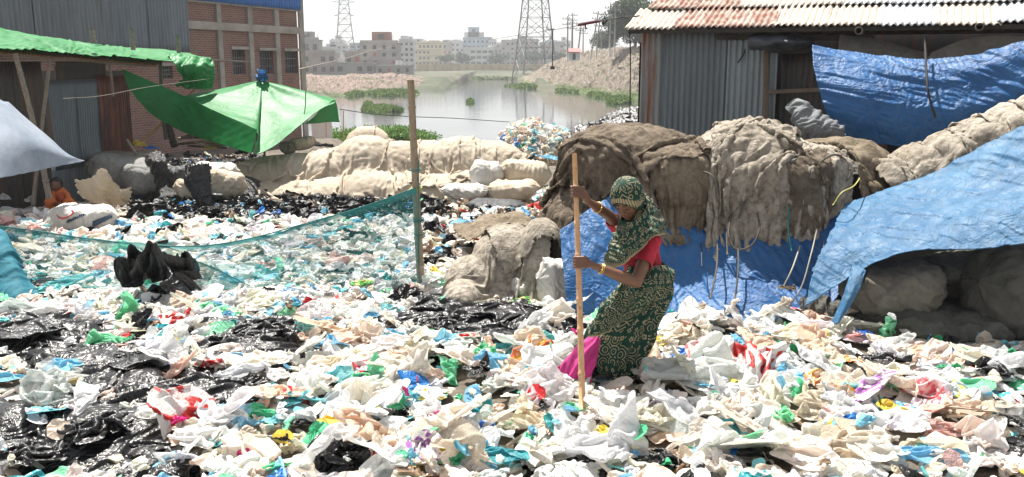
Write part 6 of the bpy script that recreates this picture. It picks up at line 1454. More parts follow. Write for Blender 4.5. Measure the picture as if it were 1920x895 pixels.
PT = x0 = G(792, 540)
YN = G(792, 540)[1]
cloth('teal_net', [[(-40, 420, 9.0), (60, 432, 8.9), (160, 447, 8.8), (260, 458, 8.75), (370, 462, 8.75), (470, 447, 8.8), (570, 420, 8.85), (680, 388, 8.85), (782, 352, YN-.06)],
    [(-40, 455, 8.9), (60, 468, 8.8), (160, 480, 8.7), (260, 490, 8.6), (370, 498, 8.6), (470, 490, 8.65), (570, 468, 8.75), (680, 440, 8.8), (784, 415, YN-.06)],
    [(-40, 490, 8.85), (60, 503, 8.7), (160, 515, 8.6), (260, 525, 8.5), (370, 535, 8.45), (470, 520, 8.5), (575, 505, 8.65), (685, 490, 8.75), (786, 475, YN-.06)],
    [(-40, 530, 8.8), (60, 535, 8.65), (160, 540, 8.5), (260, 548, 8.4), (370, 560, 8.3), (450, 556, 8.35), (570, 545, 8.5), (690, 540, 8.7), (790, 538, YN-.06)]],
    m_net, 90, 360, 49, .05, 2.2, (.2, 0, 1), .02, 2.5, thick=0, label='sagging teal mesh net fence strung from the bamboo post to the left edge', cat='net')
rope('edge_rope', [P(-40, 420, 8.97), P(60, 432, 8.87), P(160, 447, 8.77), P(260, 458, 8.72), P(370, 462, 8.72), P(470, 447, 8.77), P(570, 420, 8.82), P(680, 388, 8.82), P(782, 352, YN-.06)], .006, m_rope_t, D.objects['teal_net'])
rope('edge_rope', [P(-40, 530, 8.77), P(60, 535, 8.62), P(160, 540, 8.47), P(260, 548, 8.37), P(370, 560, 8.27), P(450, 556, 8.32), P(570, 545, 8.47), P(690, 540, 8.67), P(790, 538, YN-.06)], .008, m_rope_t, D.objects['teal_net'])
cloth('net_fold', [[(300, 478, 8.45), (370, 490, 8.35), (430, 515, 8.25), (470, 535, 8.2)], [(300, 496, 8.42), (370, 512, 8.32), (425, 535, 8.22), (460, 548, 8.2)], [(310, 515, 8.42), (365, 538, 8.32), (410, 552, 8.22), (440, 556, 8.2)]], m_net, 40, 80, 50, .04, 4, (.2, 0, 1), .02, 3, thick=0, label='second fold of the teal mesh net doubled over right of the black bag', cat='net')
# ------------------------------------------------------------------ pale folded burlap left of the woman
SK_O = [((-.02, 8.55, -.1), (.42, .45, .62), 2.5), ((.28, 8.3, -.1), (.25, .35, .72), 2.5), ((-.35, 8.4, -.1), (.3, .4, .40), 2.3), ((-.45, 8.0, -.1), (.2, .3, .25), 2.3)]
drape('sackcloth', -.66, .42, 9.1, 7.55, .85, 1.3, 1.2, m_burlap_l, SK_O, 214, 84, 90, 110, skew=-.25, kb=.2, rough=.09, floor=GF, label='pale folded burlap sack lying in a ridge left of the woman', cat='sackcloth')
drape('sackcloth', -.2, .42, 9.0, 8.0, .95, 1.45, 1.2, m_burlap_l, [(c, tuple(np.array(r_)*1.07), e) for c, r_, e in SK_O], 215, 60, 60, 100, skew=.3, kb=.2, rough=.09, floor=GF, label='second pale sack folded on top, touching the blue tarpaulin edge', cat='sackcloth')
cloth('brown_paper_scraps', [[(850, 425, 11.4), (900, 415, 11.6), (950, 410, 11.6), (1000, 405, 11.4)], [(860, 445, 10.6), (905, 435, 10.6), (955, 430, 10.6), (1000, 425, 10.6)], [(880, 462, 10), (915, 452, 10), (955, 448, 10), (1000, 440, 10)]], m_burlap_o, 60, 90, 52, .14, 2.6, (1, 0, .5), .07, 4, label='brown crumpled paper sacks on the ground behind the pale folded sack', cat='sackcloth')
put('bag', 955, 427, 36, 24, 'red', 'bright red bag lying on the brown paper behind the folded sack', None, n=30)
put('bag', 855, 378, 40, 28, 'blue', 'bright blue bag right of the bamboo post below the white sacks', None, n=30)
put('sheet', 870, 425, 60, 34, 'lblue', 'light blue film right of the bamboo post', None, n=30)
# ------------------------------------------------------------------ distant heap of pale plastic by the water and black bags beside it
r = np.random.RandomState(8); recs = []; cx, cy, cz = P(1010, 285, 23)
for i in range(1500):
    a = r.uniform(0, 6.28); q = math.sqrt(r.rand()); X_ = cx+math.cos(a)*q*1.12; Y_ = cy+math.sin(a)*q*1.4; h = (.78 if X_ < cx else .62)*(1-q**3.2)+.1
    cn_ = ['cream', 'white', 'beige', 'clear', 'peach', 'lblue', 'blue', 'green', 'black', 'brown', 'aqua'][min(10, int(r.exponential(1.9)))]
    recs.append((r.randint(21), (X_, Y_, cz-.15+h*(.85+.15*r.rand())), r.uniform(.2, .4), r.uniform(0, 6.28), r.normal()*.6, r.normal()*.8, jit(CLR[cn_], r)))
o = pieces_mesh('waste_heap', recs, P_L, m_bag_attr); tag(o, kind='stuff', label='pale heap of baled plastic waste by the water edge'); o['category'] = 'plastic waste'
u, v = np.meshgrid(np.linspace(0, 1, 24), np.linspace(0, 2*np.pi, 40), indexing='ij')
A = np.stack([cx+.95*u*np.cos(v), cy+1.4*u*np.sin(v), cz-.2+.72*(1-u**3.0)], -1).reshape(-1, 3); A = crumple(A, 5, .04, 2, 8)
o = link('heap_core', mesh_np('heap_core', A, gridF(24, 40), m_simple('heap_core', (.45, .38, .3), .9, .4, 4, .8, 14), False)); tag(o, kind='structure')
def far_piece(kind, px, py, wp, hp, Y, color, label, seed, mat=None, cat='plastic bag', group=None):
    x, y, z = P(px, py, Y); w_ = wp/1700*Y; h_ = hp/1700*Y
    o = link('plastic_bag', piece_mesh(kind, seed, 40, mat or (m_black if color == 'black' else m_bag)), None, (x, y, z-h_*.35), (0, .1, seed % 3*.2), (w_, w_*.8, min(w_*1.1, h_*(4 if color == 'black' and Y > 17 else 2.2))))
    o.color = (*CLR[color], 1); return tag(o, label=label, cat=cat, group=group)
o = cloth('plastic_sheet', [[(1098, 226, 20), (1130, 212, 20), (1162, 200, 20), (1196, 196, 20)], [(1078, 242, 19.2), (1120, 232, 19.2), (1158, 222, 19.2), (1198, 218, 19.2)], [(1064, 258, 18.6), (1108, 260, 18.5), (1152, 262, 18.5), (1200, 258, 18.6)]], m_blacks, 90, 110, 61, .2, 2.5, (.5, 0, 1), .2, 3, sharp=.99, grow=1.15, lim=.16, kb=.2, ragged=.05, label='pile of shiny black plastic between the waste heap and the shed corner', cat='plastic sheet'); o.color = (.006, .006, .0065, 1)
far_piece('ball', 1152, 225, 84, 50, 19.5, 'black', 'shiny black bag pile against the rusty shed corner', 62, group='black bags beside the rusty shed corner')
far_piece('ball', 1176, 205, 24, 30, 19.0, 'black', 'small knotted black bag on top beside the shed corner', 63, group='black bags beside the rusty shed corner')
far_piece('ball', 1183, 232, 22, 22, 18.5, 'green', 'small bright green bag beside the rusty shed corner', 64)
far_piece('bag', 1040, 288, 78, 36, 17.5, 'lblue', 'light blue bulging bag between the waste heap and the brown sackcloth', 65)
far_piece('sheet', 608, 268, 40, 22, 19.8, 'black', 'black plastic lump right of the small cream sacks', 66)
for k, (px, py, Yd, cl, lb) in enumerate([(300, 372, 15.8, 'black', 'dark plastic bag below the torn hanging sheet'), (430, 290, 19.5, 'brown', 'brown lump under the canopy front'), (395, 272, 20, 'yellow', 'tan paper lump on the cut poles'), (450, 282, 19.4, 'black', 'dark bag under the canopy tip'), (262, 268, 18.9, 'yellow', 'ochre paper lump beside the shed end'), (286, 272, 18.9, 'blue', 'small blue rag on the sticks under the canopy')]):
    far_piece('bag', px, py, 44, 22, Yd, cl, lb, 70+k)
# pale bags in the shade inside the left shed
for k, (px, py, w_, h_) in enumerate([(20, 385, 70, 34), (62, 388, 60, 28), (30, 402, 90, 24), (55, 370, 40, 24), (5, 365, 40, 30)]):
    far_piece('bag', px, py, w_, h_, 15.6+k*.1, 'clear', ['wide pale clear bag', 'pale clear bag nearest the seated person', 'lowest long pale clear bag', 'small upper pale clear bag', 'pale clear bag at the frame edge'][k]+' in the shade of the left awning', 80+k, mat=m_bag, group='pale bags under the left awning')
# small straps, strings and frayed cords on the right heap
for k, pts in enumerate([[(1372, 400, 7.9), (1366, 440, 7.7), (1380, 468, 7.6), (1410, 460, 7.6), (1424, 430, 7.65), (1420, 400, 7.8)], [(1455, 262, 8.5), (1470, 300, 8.2), (1468, 340, 8), (1490, 385, 7.9)], [(1240, 325, 8.2), (1300, 322, 8.1), (1335, 330, 7.9), (1345, 380, 7.85)], [(1440, 350, 8), (1400, 375, 7.85), (1385, 410, 7.8)]]):
    rope('webbing_strap', [P(*p) for p in pts], .009, m_rope_g, label=['looped grey webbing handle hanging below the pale sackcloth', 'grey webbing strap running down the pale sackcloth', 'grey strap over the olive sackcloth', 'grey strap along the front hem of the pale sackcloth'][k], cat='strap')
for k, (pts, m_, rd) in enumerate([([(1345, 455, 7.7), (1344, 500, 7.4), (1332, 560, 7.1)], m_rope_g, .008), ([(1384, 462, 7.6), (1384, 510, 7.35), (1378, 560, 7.2)], m_rope_g, .008), ([(1500, 462, 7.6), (1485, 505, 7.2), (1468, 540, 7.1)], m_rope_w, .007), ([(1532, 430, 7.6), (1520, 480, 7.2), (1502, 540, 7.0), (1470, 590, 6.9)], m_rope_w, .006), ([(1612, 335, 7.9), (1600, 350, 7.7), (1578, 362, 7.6), (1562, 385, 7.6)], m_rope_y, .006), ([(1315, 455, 7.8), (1316, 500, 7.5)], m_rope_b, .005), ([(1480, 380, 7.8), (1478, 430, 7.6), (1484, 470, 7.5)], m_rope_t, .007), ([(1545, 452, 7.6), (1540, 520, 7.2)], m_rope_w, .005), ([(1362, 430, 7.7), (1364, 478, 7.5)], m_rope_g, .008)]):
    rope('frayed_cord', [P(*p) for p in pts], rd, m_, label=['thick frayed cord hanging lowest on the blue tarpaulin', 'frayed dark cord right of the thick one', 'short white string below the tangled bundle', 'long white string trailing to the plastic heap', 'yellow tape end on the tangled bundle', 'thin black thread below the olive sack', 'thin teal thread on the pale sackcloth', 'pale string right of the tangled bundle', 'short grey cord between the frayed cords'][k], cat='cord')
for k, (cx_, cy_, Yd, rx, rz_) in enumerate([(1562, 318, 8.0, .15, .13)]):
    c = np.array(P(cx_, cy_, Yd)); th = np.linspace(0, 2*np.pi, 26)
    pts = [c+np.array([rx*math.cos(a), .05*math.sin(a*2), rz_*math.sin(a)]) for a in th]
    rope('webbing_loop', pts, .009, m_rope_g, sub=2, label=['open frayed rim of a burlap sack beside the tangled bundle'][k], cat='strap')
for k, (px, py, w_, h_) in enumerate([(1476, 535, 50, 20), (1490, 578, 66, 36)]):
    far_piece('sheet', px, py, w_, h_, 7.0, 'beige', ['small stained flap of sacking hanging on the white string', 'brown frayed sacking scrap at the foot of the white string'][k], 95+k, mat=m_burlap_o, cat='sackcloth')
# ------------------------------------------------------------------ people
def ico_sphere(c, r, n=14, M=None):
    a, th = np.meshgrid(np.linspace(0, math.pi, n), np.linspace(0, 2*math.pi, n+4, endpoint=False), indexing='ij')
    p = np.stack([np.sin(a)*np.cos(th), np.sin(a)*np.sin(th), np.cos(a)], -1).reshape(-1, 3)*np.asarray(r, float)
    if M is not None: p = p@np.asarray(M).T
    return p+np.asarray(c, float), gridF(n, n+4, True)
def blob(prims, voxel, smooth=6, sf=.5):
    """tapered limbs ('c',p0,r0,p1,r1) and ellipsoids ('e',c,(rx,ry,rz),M) grown into one continuous skin; returns verts, quads"""
    Vs, Fs, k = [], [], 0
    def add(V, F):
        nonlocal k; Vs.append(V); Fs.append(F+k); k += len(V)
    for q in prims:
        if q[0] == 'c':
            p0, r0, p1, r1 = np.array(q[1], float), q[2], np.array(q[3], float), q[4]; L = np.linalg.norm(p1-p0); n = max(2, int(L/(min(r0, r1)*.28))+1)
            for i in range(n+1):
                t_ = i/n; add(*ico_sphere(p0*(1-t_)+p1*t_, r0*(1-t_)+r1*t_, 10 if r0 < .02 else 14))
        else: add(*ico_sphere(q[1], q[2], 22, q[3] if len(q) > 3 else None))
    me = mesh_np('tmp', np.concatenate(Vs), np.concatenate(Fs)); o = link('tmp', me)
    m = o.modifiers.new('r', 'REMESH'); m.mode = 'VOXEL'; m.voxel_size = voxel; m.adaptivity = 0
    m = o.modifiers.new('s', 'SMOOTH'); m.iterations = smooth; m.factor = sf
    dg = bpy.context.evaluated_depsgraph_get(); dg.update(); ev = o.evaluated_get(dg); em = ev.to_mesh()
    V = np.empty(len(em.vertices)*3, np.float32); em.vertices.foreach_get('co', V); V = V.reshape(-1, 3).astype(float)
    F = [tuple(p.vertices) for p in em.polygons]; ev.to_mesh_clear(); D.objects.remove(o); D.meshes.remove(me)
    F = np.array([f if len(f) == 4 else (*f, f[-1]) for f in F]); F = F[(F[:, 2] != F[:, 3])] if len(F) else F
    return V, F
def unit(v): v = np.asarray(v, float); return v/np.linalg.norm(v)
def m_skin(name, a, b):
    t = NT(name); co = t.coord(); c = t.mix(t.ramp(t.noise(14, 5, co, .6), [(.3, (0,0,0)), (.7, (1,1,1))]), a, b)
    return t.done(t.princ(c, .48, Normal=t.bump(t.noise(70, 5, co, .6), .35, .004), **{'Subsurface Weight': .08, 'Subsurface Radius': (.02, .008, .004)}))
m_sk = m_skin('skin', (.135, .06, .034), (.20, .092, .052)); m_sk2 = m_skin('skin_shade', (.12, .055, .035), (.18, .085, .055))
# saree cloth: dark green with cream block print, UV in metres
t = NT('saree_print'); uv = t.coord('UV')
def motif(cell, off, kind):
    s_ = t.n('ShaderNodeSeparateXYZ', {0: t.mapping(uv, (1/cell, 1/(cell*1.25), 1), loc=off)})
    x_, y_ = s_.outputs[0], s_.outputs[1]; row = t.math('FLOOR', y_); x_ = t.math('ADD', x_, t.math('MULTIPLY', row, .5))
    fx = t.math('SUBTRACT', t.math('FRACT', x_), .5); fy = t.math('SUBTRACT', t.math('FRACT', y_), .5); ax, ay = t.math('ABSOLUTE', fx), t.math('ABSOLUTE', fy)
    if kind == 'd':
        d = t.math('ADD', ax, t.math('MULTIPLY', ay, .85)); ring = t.math('MULTIPLY', t.math('LESS_THAN', d, .27), t.math('GREATER_THAN', d, .15))
        return t.math('MAXIMUM', ring, t.math('LESS_THAN', d, .04))
    if kind == 't':   # triangle of dots
        g1 = t.math('PINGPONG', t.math('MULTIPLY', fx, 6.), .5); g2 = t.math('PINGPONG', t.math('MULTIPLY', fy, 6.), .5)
        dot = t.math('LESS_THAN', t.math('ADD', t.math('MULTIPLY', g1, g1), t.math('MULTIPLY', g2, g2)), .10)
        tri_ = t.math('MULTIPLY', t.math('LESS_THAN', t.math('ADD', ax, t.math('MULTIPLY', fy, .8)), .22), t.math('GREATER_THAN', fy, -.25))
        return t.math('MULTIPLY', dot, tri_)
    if kind == 'z':   # chevrons
        zz = t.math('PINGPONG', t.math('ADD', t.math('MULTIPLY', y_, 3.), t.math('PINGPONG', t.math('MULTIPLY', x_, 2.), 1.)), .5)
        return t.math('LESS_THAN', zz, .12)
diam = motif(.046, (0, 0, 0), 'd'); dots = motif(.085, (.3, .27, 0), 't'); zz = motif(.07, (0, 0, 0), 'z')
vd = t.n('ShaderNodeTexVoronoi', {'Vector': t.mapping(uv, (15, 15, 1)), 'Scale': 1, 'Randomness': .55}, voronoi_dimensions='2D').outputs[0]
pais = t.math('LESS_THAN', t.math('PINGPONG', t.math('MULTIPLY', vd, 4.5), .5), .11)
zone = t.n('ShaderNodeTexNoise', {'Vector': uv, 'Scale': 5.5, 'Detail': 1}, noise_dimensions='2D').outputs[0]
zA = t.math('LESS_THAN', zone, .42); zB = t.math('GREATER_THAN', zone, .61)
mid = t.math('MAXIMUM', diam, t.math('MULTIPLY', dots, 1.))
mask = t.n('ShaderNodeMix', {0: zA}, data_type='FLOAT'); t.t.links.new(mid, mask.inputs[2]); t.t.links.new(pais, mask.inputs[3])
mask2 = t.n('ShaderNodeMix', {0: zB}, data_type='FLOAT'); t.t.links.new(mask.outputs[0], mask2.inputs[2]); t.t.links.new(zz, mask2.inputs[3])
bo = t.n('ShaderNodeAttribute', None, attribute_name='col').outputs[0]; bs = t.n('ShaderNodeSeparateColor', {0: bo})
# border band: red channel = closeness to the hem, green = position along it
tr_ = t.math('PINGPONG', t.math('MULTIPLY', bs.outputs[1], 60.), .5); band = t.math('GREATER_THAN', bs.outputs[0], .5)
btri = t.math('LESS_THAN', t.math('MULTIPLY', tr_, 2.), t.math('MULTIPLY', t.math('SUBTRACT', bs.outputs[0], .5), 2.2))
mask3 = t.n('ShaderNodeMix', {0: band}, data_type='FLOAT'); t.t.links.new(mask2.outputs[0], mask3.inputs[2]); t.t.links.new(btri, mask3.inputs[3])
gcol = t.mix(t.noise(6, 4, t.coord()), (.005, .030, .021), (.011, .055, .038))
sc_ = t.mix(mask3.outputs[0], gcol, t.mix(t.noise(9, 3, t.coord()), (.28, .225, .135), (.42, .35, .22)))
m_saree = t.done(t.princ(sc_, .8, Normal=t.bump(t.noise(60, 4, t.coord()), .25, .004), **{'Specular IOR Level': .25}))
m_saree_border = m_simple('saree_border', (.50, .32, .17), .8, .15, 20)
m_blouse = m_simple('red_blouse', (.42, .008, .03), .75, .18, 9, .3, 25)
m_petti = m_simple('magenta_petticoat', (.42, .02, .17), .75, .18, 9, .3, 25)
m_gold = m_simple('gold_bangle', (.62, .42, .15), .35, .1, 9, .1, 25, metallic=.6)
m_hair = m_simple('black_hair', (.012, .01, .009), .6, .3, 20, .5, 60)
m_lip = m_simple('lips', (.16, .05, .04), .5); m_eye = m_simple('eye_dark', (.012, .01, .01), .3); m_eyew = m_simple('eye_white', (.5, .47, .43), .4)
wg = G(1165, 712); WO = Vector((wg[0], wg[1], float(ground_z(wg[0], wg[1])[0])))
wm = empty('person', WO, label='woman in a green patterned saree and red blouse raking the heap with a bamboo pole', cat='person')
def wl(name, V, F, mat, uv=None, col=None, smooth=True): # world verts -> child
    o = link(name, mesh_np(name, np.asarray(V)-np.array(WO), F, mat, smooth, uv=uv, col=col), wm); return o
W_ = lambda px, py, Y: np.array(P(px, py, Y))
# pole: its own thing, held in her hands
pb = np.array(G(1092, 772)); pt_ = W_(1077, 288, 5.72)
pb = W_(1092, 768, 5.12)
bp2 = bamboo('raking_pole', tuple(pb), tuple(pt_), .0205, m_bam_new, 7, 5, bow=.004, label='long tan bamboo pole gripped by the woman and stuck into the heap', cat='pole')
pax = unit(pt_-pb)
def on_pole(py):
    t_ = 0
    for k in range(200):
        c = pb+(pt_-pb)*k/199
        if float(proj(*c)[1]) < py: return c
    return pt_
HL, HR = on_pole(494), on_pole(363)
hc = W_(1177, 374, 5.70); f = unit((-.44, -.70, -.60)); rgt = unit(np.cross(f, (0, 0, 1))); up = np.cross(rgt, f)
rgt = unit(rgt+up*-.06); up = np.cross(rgt, f); MH = np.stack([rgt, f, up], 1)
H_ = lambda a, b_, c: hc+rgt*a+f*b_+up*c
neckb = W_(1186, 432, 5.80); chest = W_(1194, 462, 5.80); waist = W_(1210, 508, 5.84); pelv = W_(1208, 560, 5.86)
shL = W_(1221, 452, 5.67); elL = W_(1193, 530, 5.49); wrL = W_(1119, 501, 5.44); shR = W_(1162, 428, 5.98); elR = W_(1142, 404, 5.86); wrR = W_(1103, 378, 5.68)
body = [('e', H_(0, -.005, .015), (.078, .098, .105), MH), ('e', H_(0, .03, -.05), (.062, .066, .062), MH), ('e', H_(0, .062, -.095), (.024, .024, .02), MH),
        ('e', H_(.042, .058, -.03), (.026, .024, .026), MH), ('e', H_(-.042, .058, -.03), (.026, .024, .026), MH),
        ('c', H_(-.045, .078, .028), .011, H_(.045, .078, .028), .011), ('c', H_(0, .088, .015), .009, H_(0, .112, -.028), .0125), ('e', H_(.014, .100, -.033), (.009, .010, .007), MH), ('e', H_(-.014, .100, -.033), (.009, .010, .007), MH),
        ('e', H_(.031, .078, .004), (.018, .013, .012), MH), ('e', H_(-.031, .078, .004), (.018, .013, .012), MH),
        ('e', H_(0, .082, -.060), (.030, .016, .016), MH), ('e', H_(.076, -.01, -.01), (.008, .018, .03), MH), ('e', H_(-.076, -.01, -.01), (.008, .018, .03), MH),
        ('c', H_(0, -.02, -.06), .052, neckb, .056), ('c', neckb, .07, shL, .05), ('c', neckb, .07, shR, .05),
        ('c', chest, .125, waist, .105), ('c', waist, .11, pelv, .14), ('c', shL, .05, elL*.5+shL*.5, .045), ('c', elL*.5+shL*.5, .045, elL, .036), ('c', elL, .036, elL*.62+wrL*.38, .038), ('c', elL*.62+wrL*.38, .038, wrL, .023),
        ('c', shR, .048, elR, .036), ('c', elR, .036, elR*.6+wrR*.4, .034), ('c', elR*.6+wrR*.4, .034, wrR, .022)]
kneeL = W_(1166, 640, 5.76); kneeR = W_(1156, 640, 5.9); body += [('c', pelv+np.array([-.02, -.08, 0]), .09, kneeL, .06), ('c', pelv+np.array([-.04, .08, 0]), .10, kneeR, .065), ('c', kneeL, .06, W_(1160, 725, 5.78), .04), ('c', kneeR, .06, W_(1150, 725, 5.95), .04)]
def hand(c, wr, axis, side, flip=1):
    """fingers curled round the pole at c; wr = wrist"""
    d = unit((wr-c)-axis*np.dot(wr-c, axis)); e = np.cross(axis, d)*side; out = []
    pc = c+d*.046+e*.012; out.append(('c', wr, .022, pc+d*.012, .024)); 
    for k in range(4):
        o_ = (1.5-k)*.0195*flip; kn = c+axis*o_+d*.040+e*.030
        out.append(('c', pc+axis*o_*.55+d*.006, .0165, kn, .0115)); prev = kn; pr_ = .0105; L = [.0, 1, 1, .85][k] if k else .92
        for ph, rr_, rd in ((70, .030, .0100), (118, .0275, .0094), (165, .026, .0088), (205+8*(k == 1), .0255, .0080)):
            a_ = math.radians(ph*(.95+.03*k)); q = c+axis*(o_+.001*ph/60)+d*rr_*math.cos(a_)+e*rr_*math.sin(a_); out.append(('c', prev, pr_, q, rd)); prev, pr_ = q, rd
    b0 = pc+axis*.026*flip-e*.012+d*.008; prev, pr_ = b0, .0150
    for ph, rr_, rd, up_ in ((-35, .034, .0120, .034), (-85, .029, .0105, .040), (-135, .0265, .0092, .040)):
        a_ = math.radians(ph); q = c+axis*up_*flip+d*rr_*math.cos(a_)+e*rr_*math.sin(a_); out.append(('c', prev, pr_, q, rd)); prev, pr_ = q, rd
    return out
# e must point to the camera side for the near (left) hand
def sidef(c, wr):
    d = unit((wr-c)-pax*np.dot(wr-c, pax)); return 1 if np.cross(pax, d)[1] < 0 else -1
V, F = blob(body, .0062, 5)
# both hands grown finer and welded into the same skin object
VL, FL = blob(hand(HL, wrL, pax, sidef(HL, wrL), 1)+[('c', wrL+(elL-wrL)*.25, .0265, wrL, .0225)], .0034, 4)
VR, FR = blob(hand(HR, wrR, pax, sidef(HR, wrR), 1)+[('c', wrR+(elR-wrR)*.25, .026, wrR, .0215)], .0034, 4)
V2 = np.concatenate([V, VL, VR]); F2 = np.concatenate([F, FL+len(V), FR+len(V)+len(VL)])
wl('body', V2, F2, m_sk)
def small(name, prims, mat, vox=.002, sm=2):
    V, F = blob(prims, vox, sm); return wl(name, V, F, mat)
for s in (-1, 1):
    o = small('eye', [('c', H_(s*.031-.014, .0895, -.002), .0022, H_(s*.031+.013, .0895, -.003), .0022), ('e', H_(s*.031, .0885, -.002), (.011, .004, .004), MH)], m_eye, .0015)
    small('eyebrow', [('c', H_(s*.016, .091, .026), .003, H_(s*.034, .091, .032), .0035), ('c', H_(s*.034, .091, .032), .0035, H_(s*.052, .083, .026), .002)], m_hair, .0018)
small('mouth', [('c', H_(-.022, .092, -.061), .0035, H_(0, .0985, -.058), .0055), ('c', H_(0, .0985, -.058), .0055, H_(.022, .092, -.061), .0035), ('c', H_(-.014, .094, -.066), .005, H_(.014, .094, -.066), .005)], m_lip)
small('nose_pin', [('e', H_(-.018, .108, -.030), (.003, .003, .003))], m_gold, .0012, 0)
def ringt(name, c, ax_, r_, rd, mat):
    ax_ = unit(ax_); a = unit(np.cross(ax_, (0, 0, 1))); b_ = np.cross(ax_, a); th = np.linspace(0, 2*np.pi, 33)
    Vt, Ft, T1 = tube(c+r_*(np.cos(th)[:, None]*a+np.sin(th)[:, None]*b_), rd, 8); return link(name, mesh_mix(name, Vt-np.array(WO), Ft, T1, mat), wm)
ringt('bangle', wrL+(elL-wrL)*.10, elL-wrL, .031, .0042, m_gold); ringt('bangle', wrL+(elL-wrL)*.14, elL-wrL, .032, .0035, m_gold)
ringt('bangle', wrR+(elR-wrR)*.42, elR-wrR, .036, .0038, m_gold)
# blouse: torso shell and short sleeves
slE = shL*.42+elL*.58
V, F = blob([('c', chest+np.array([0, 0, .01]), .132, chest*.35+waist*.65, .122), ('c', neckb+np.array([.0, .0, -.03]), .085, shL, .062), ('c', shL, .064, slE, .054), ('c', neckb, .08, shR, .06), ('c', shR, .060, shR*.25+elR*.75, .046), ('e', chest+unit(f)*.06, (.10, .08, .08))], .0065, 5)
ax1 = unit(elL-shL); cut = ((V-slE)@ax1 > -.004)&(np.linalg.norm(V-slE, axis=1) < .11)
ww = unit(waist-chest); cut |= ((V-waist)@ww > -.028)
cut |= ((V-(shR*.35+elR*.65))@unit(elR-shR) > 0)&(np.linalg.norm(V-elR, axis=1) < .1)
F = F[~cut[F].any(1)]; V = V+.006*vnoise(V*14, 3)[:, None]*np.array([1, 1, 1])+.004*stri(V@unit((1, .2, .6))*16+vnoise(V*6, 4)*1.2, .9)[:, None]*np.array([.5, -.8, 0])
o = wl('blouse', V, F, m_blouse); m = o.modifiers.new('s', 'SOLIDIFY'); m.thickness = .004; m.offset = 1
# hood of the saree: cloth shell round the head, open at the face
V, F = blob([('e', H_(0, -.012, .022), (.100, .118, .124), MH), ('c', H_(0, -.035, -.05), .088, H_(0, -.03, -.10), .085), ('c', H_(0, -.05, -.1), .095, neckb+np.array([.01, .0, .01]), .10), ('e', H_(0, .03, -.10), (.075, .055, .045), MH)], .0055, 8)
q = V-hc; a_ = q@rgt; b_ = q@f; c_ = q@up
face = (b_ > .012)&((a_/.071)**2+((c_+.028)/.082)**2 < 1)
low = (V[:, 2] < neckb[2]-.035)
F = F[~(face|low)[F].any(1)]
edge = 1-np.clip(((((a_/.071)**2+((c_+.028)/.082)**2)**.5)-1)/.5, 0, 1); edge = np.where((b_ > -.01)&(c_ > -.02), edge, 0)
fold = .0065*stri(c_*13+np.abs(a_)*8+1.2*vnoise(V*6, 8), .9)*np.clip((-c_+.02)/.06, .0, 1.6)+.004*vnoise(V*16, 6)
V = V+unit(np.array([0, 0, 0])+[0, -.2, 1.0])*0+(q/np.linalg.norm(q, axis=1)[:, None])*fold[:, None]
az = np.arctan2(a_, b_); el_ = np.arctan2(c_, np.hypot(a_, b_)); uvh = np.stack([az*.10, el_*.12], -1); colh = np.stack([np.where((edge > .12)&(edge < .8), .85, .0), az*.10, az*0], -1)
o = wl('saree_hood', V, F, m_saree, uv=uvh, col=colh); m = o.modifiers.new('s', 'SOLIDIFY'); m.thickness = .005; m.offset = 1
def patch(name, ctrl, nu, nv, seed, fold, ff, fdir, mat, border=None, uvs=1.0, crm=.004):
    A = surf([[W_(*p) for p in r_] for r_ in ctrl], nu, nv); N = normals(A); q = A.reshape(-1, 3); k = unit(fdir)
    h = stri(q@k*ff+.7*vnoise(q*5, seed), .93)*(.6+.5*vnoise(q*4, seed+2))+.4*stri(q@k*ff*2.1+vnoise(q*8, seed+4), .93)
    A = A+N*(fold*h).reshape(nu, nv, 1); A = crumple(A.reshape(-1, 3), seed, crm, 6, 6, soft=.96).reshape(nu, nv, 3)
    su = np.concatenate([[0], np.cumsum(np.linalg.norm(np.diff(A[:, nv//2], axis=0), axis=1))]); sv = np.concatenate([[0], np.cumsum(np.linalg.norm(np.diff(A[nu//2], axis=0), axis=1))])
    U, Vv = np.meshgrid(su, sv, indexing='ij'); col = np.zeros((nu, nv, 3))
    if border: dlast = su[-1]-U; col[..., 0] = np.where(dlast < border, 1-dlast/border*.5, 0); col[..., 1] = Vv
    o = wl(name, A.reshape(-1, 3), gridF(nu, nv), mat, uv=np.stack([Vv, U], -1).reshape(-1, 2), col=col.reshape(-1, 3)); m = o.modifiers.new('s', 'SOLIDIFY'); m.thickness = .006
    return o
# end of the saree wrapped under the chin, over the chest and the left shoulder
patch('saree_drape', [[(1157, 425, 5.66), (1170, 420, 5.60), (1190, 414, 5.57), (1206, 398, 5.62), (1216, 378, 5.72), (1222, 372, 5.86)],
    [(1146, 448, 5.66), (1164, 446, 5.56), (1190, 438, 5.53), (1214, 422, 5.55), (1230, 408, 5.64), (1240, 405, 5.84)],
    [(1136, 474, 5.64), (1156, 474, 5.53), (1182, 464, 5.49), (1210, 446, 5.49), (1236, 426, 5.58), (1250, 424, 5.82)],
    [(1132, 496, 5.63), (1150, 504, 5.52), (1172, 494, 5.48), (1200, 470, 5.47), (1228, 444, 5.52), (1248, 440, 5.74)]], 80, 110, 61, .009, 15, (.35, .1, 1), m_saree, .045)
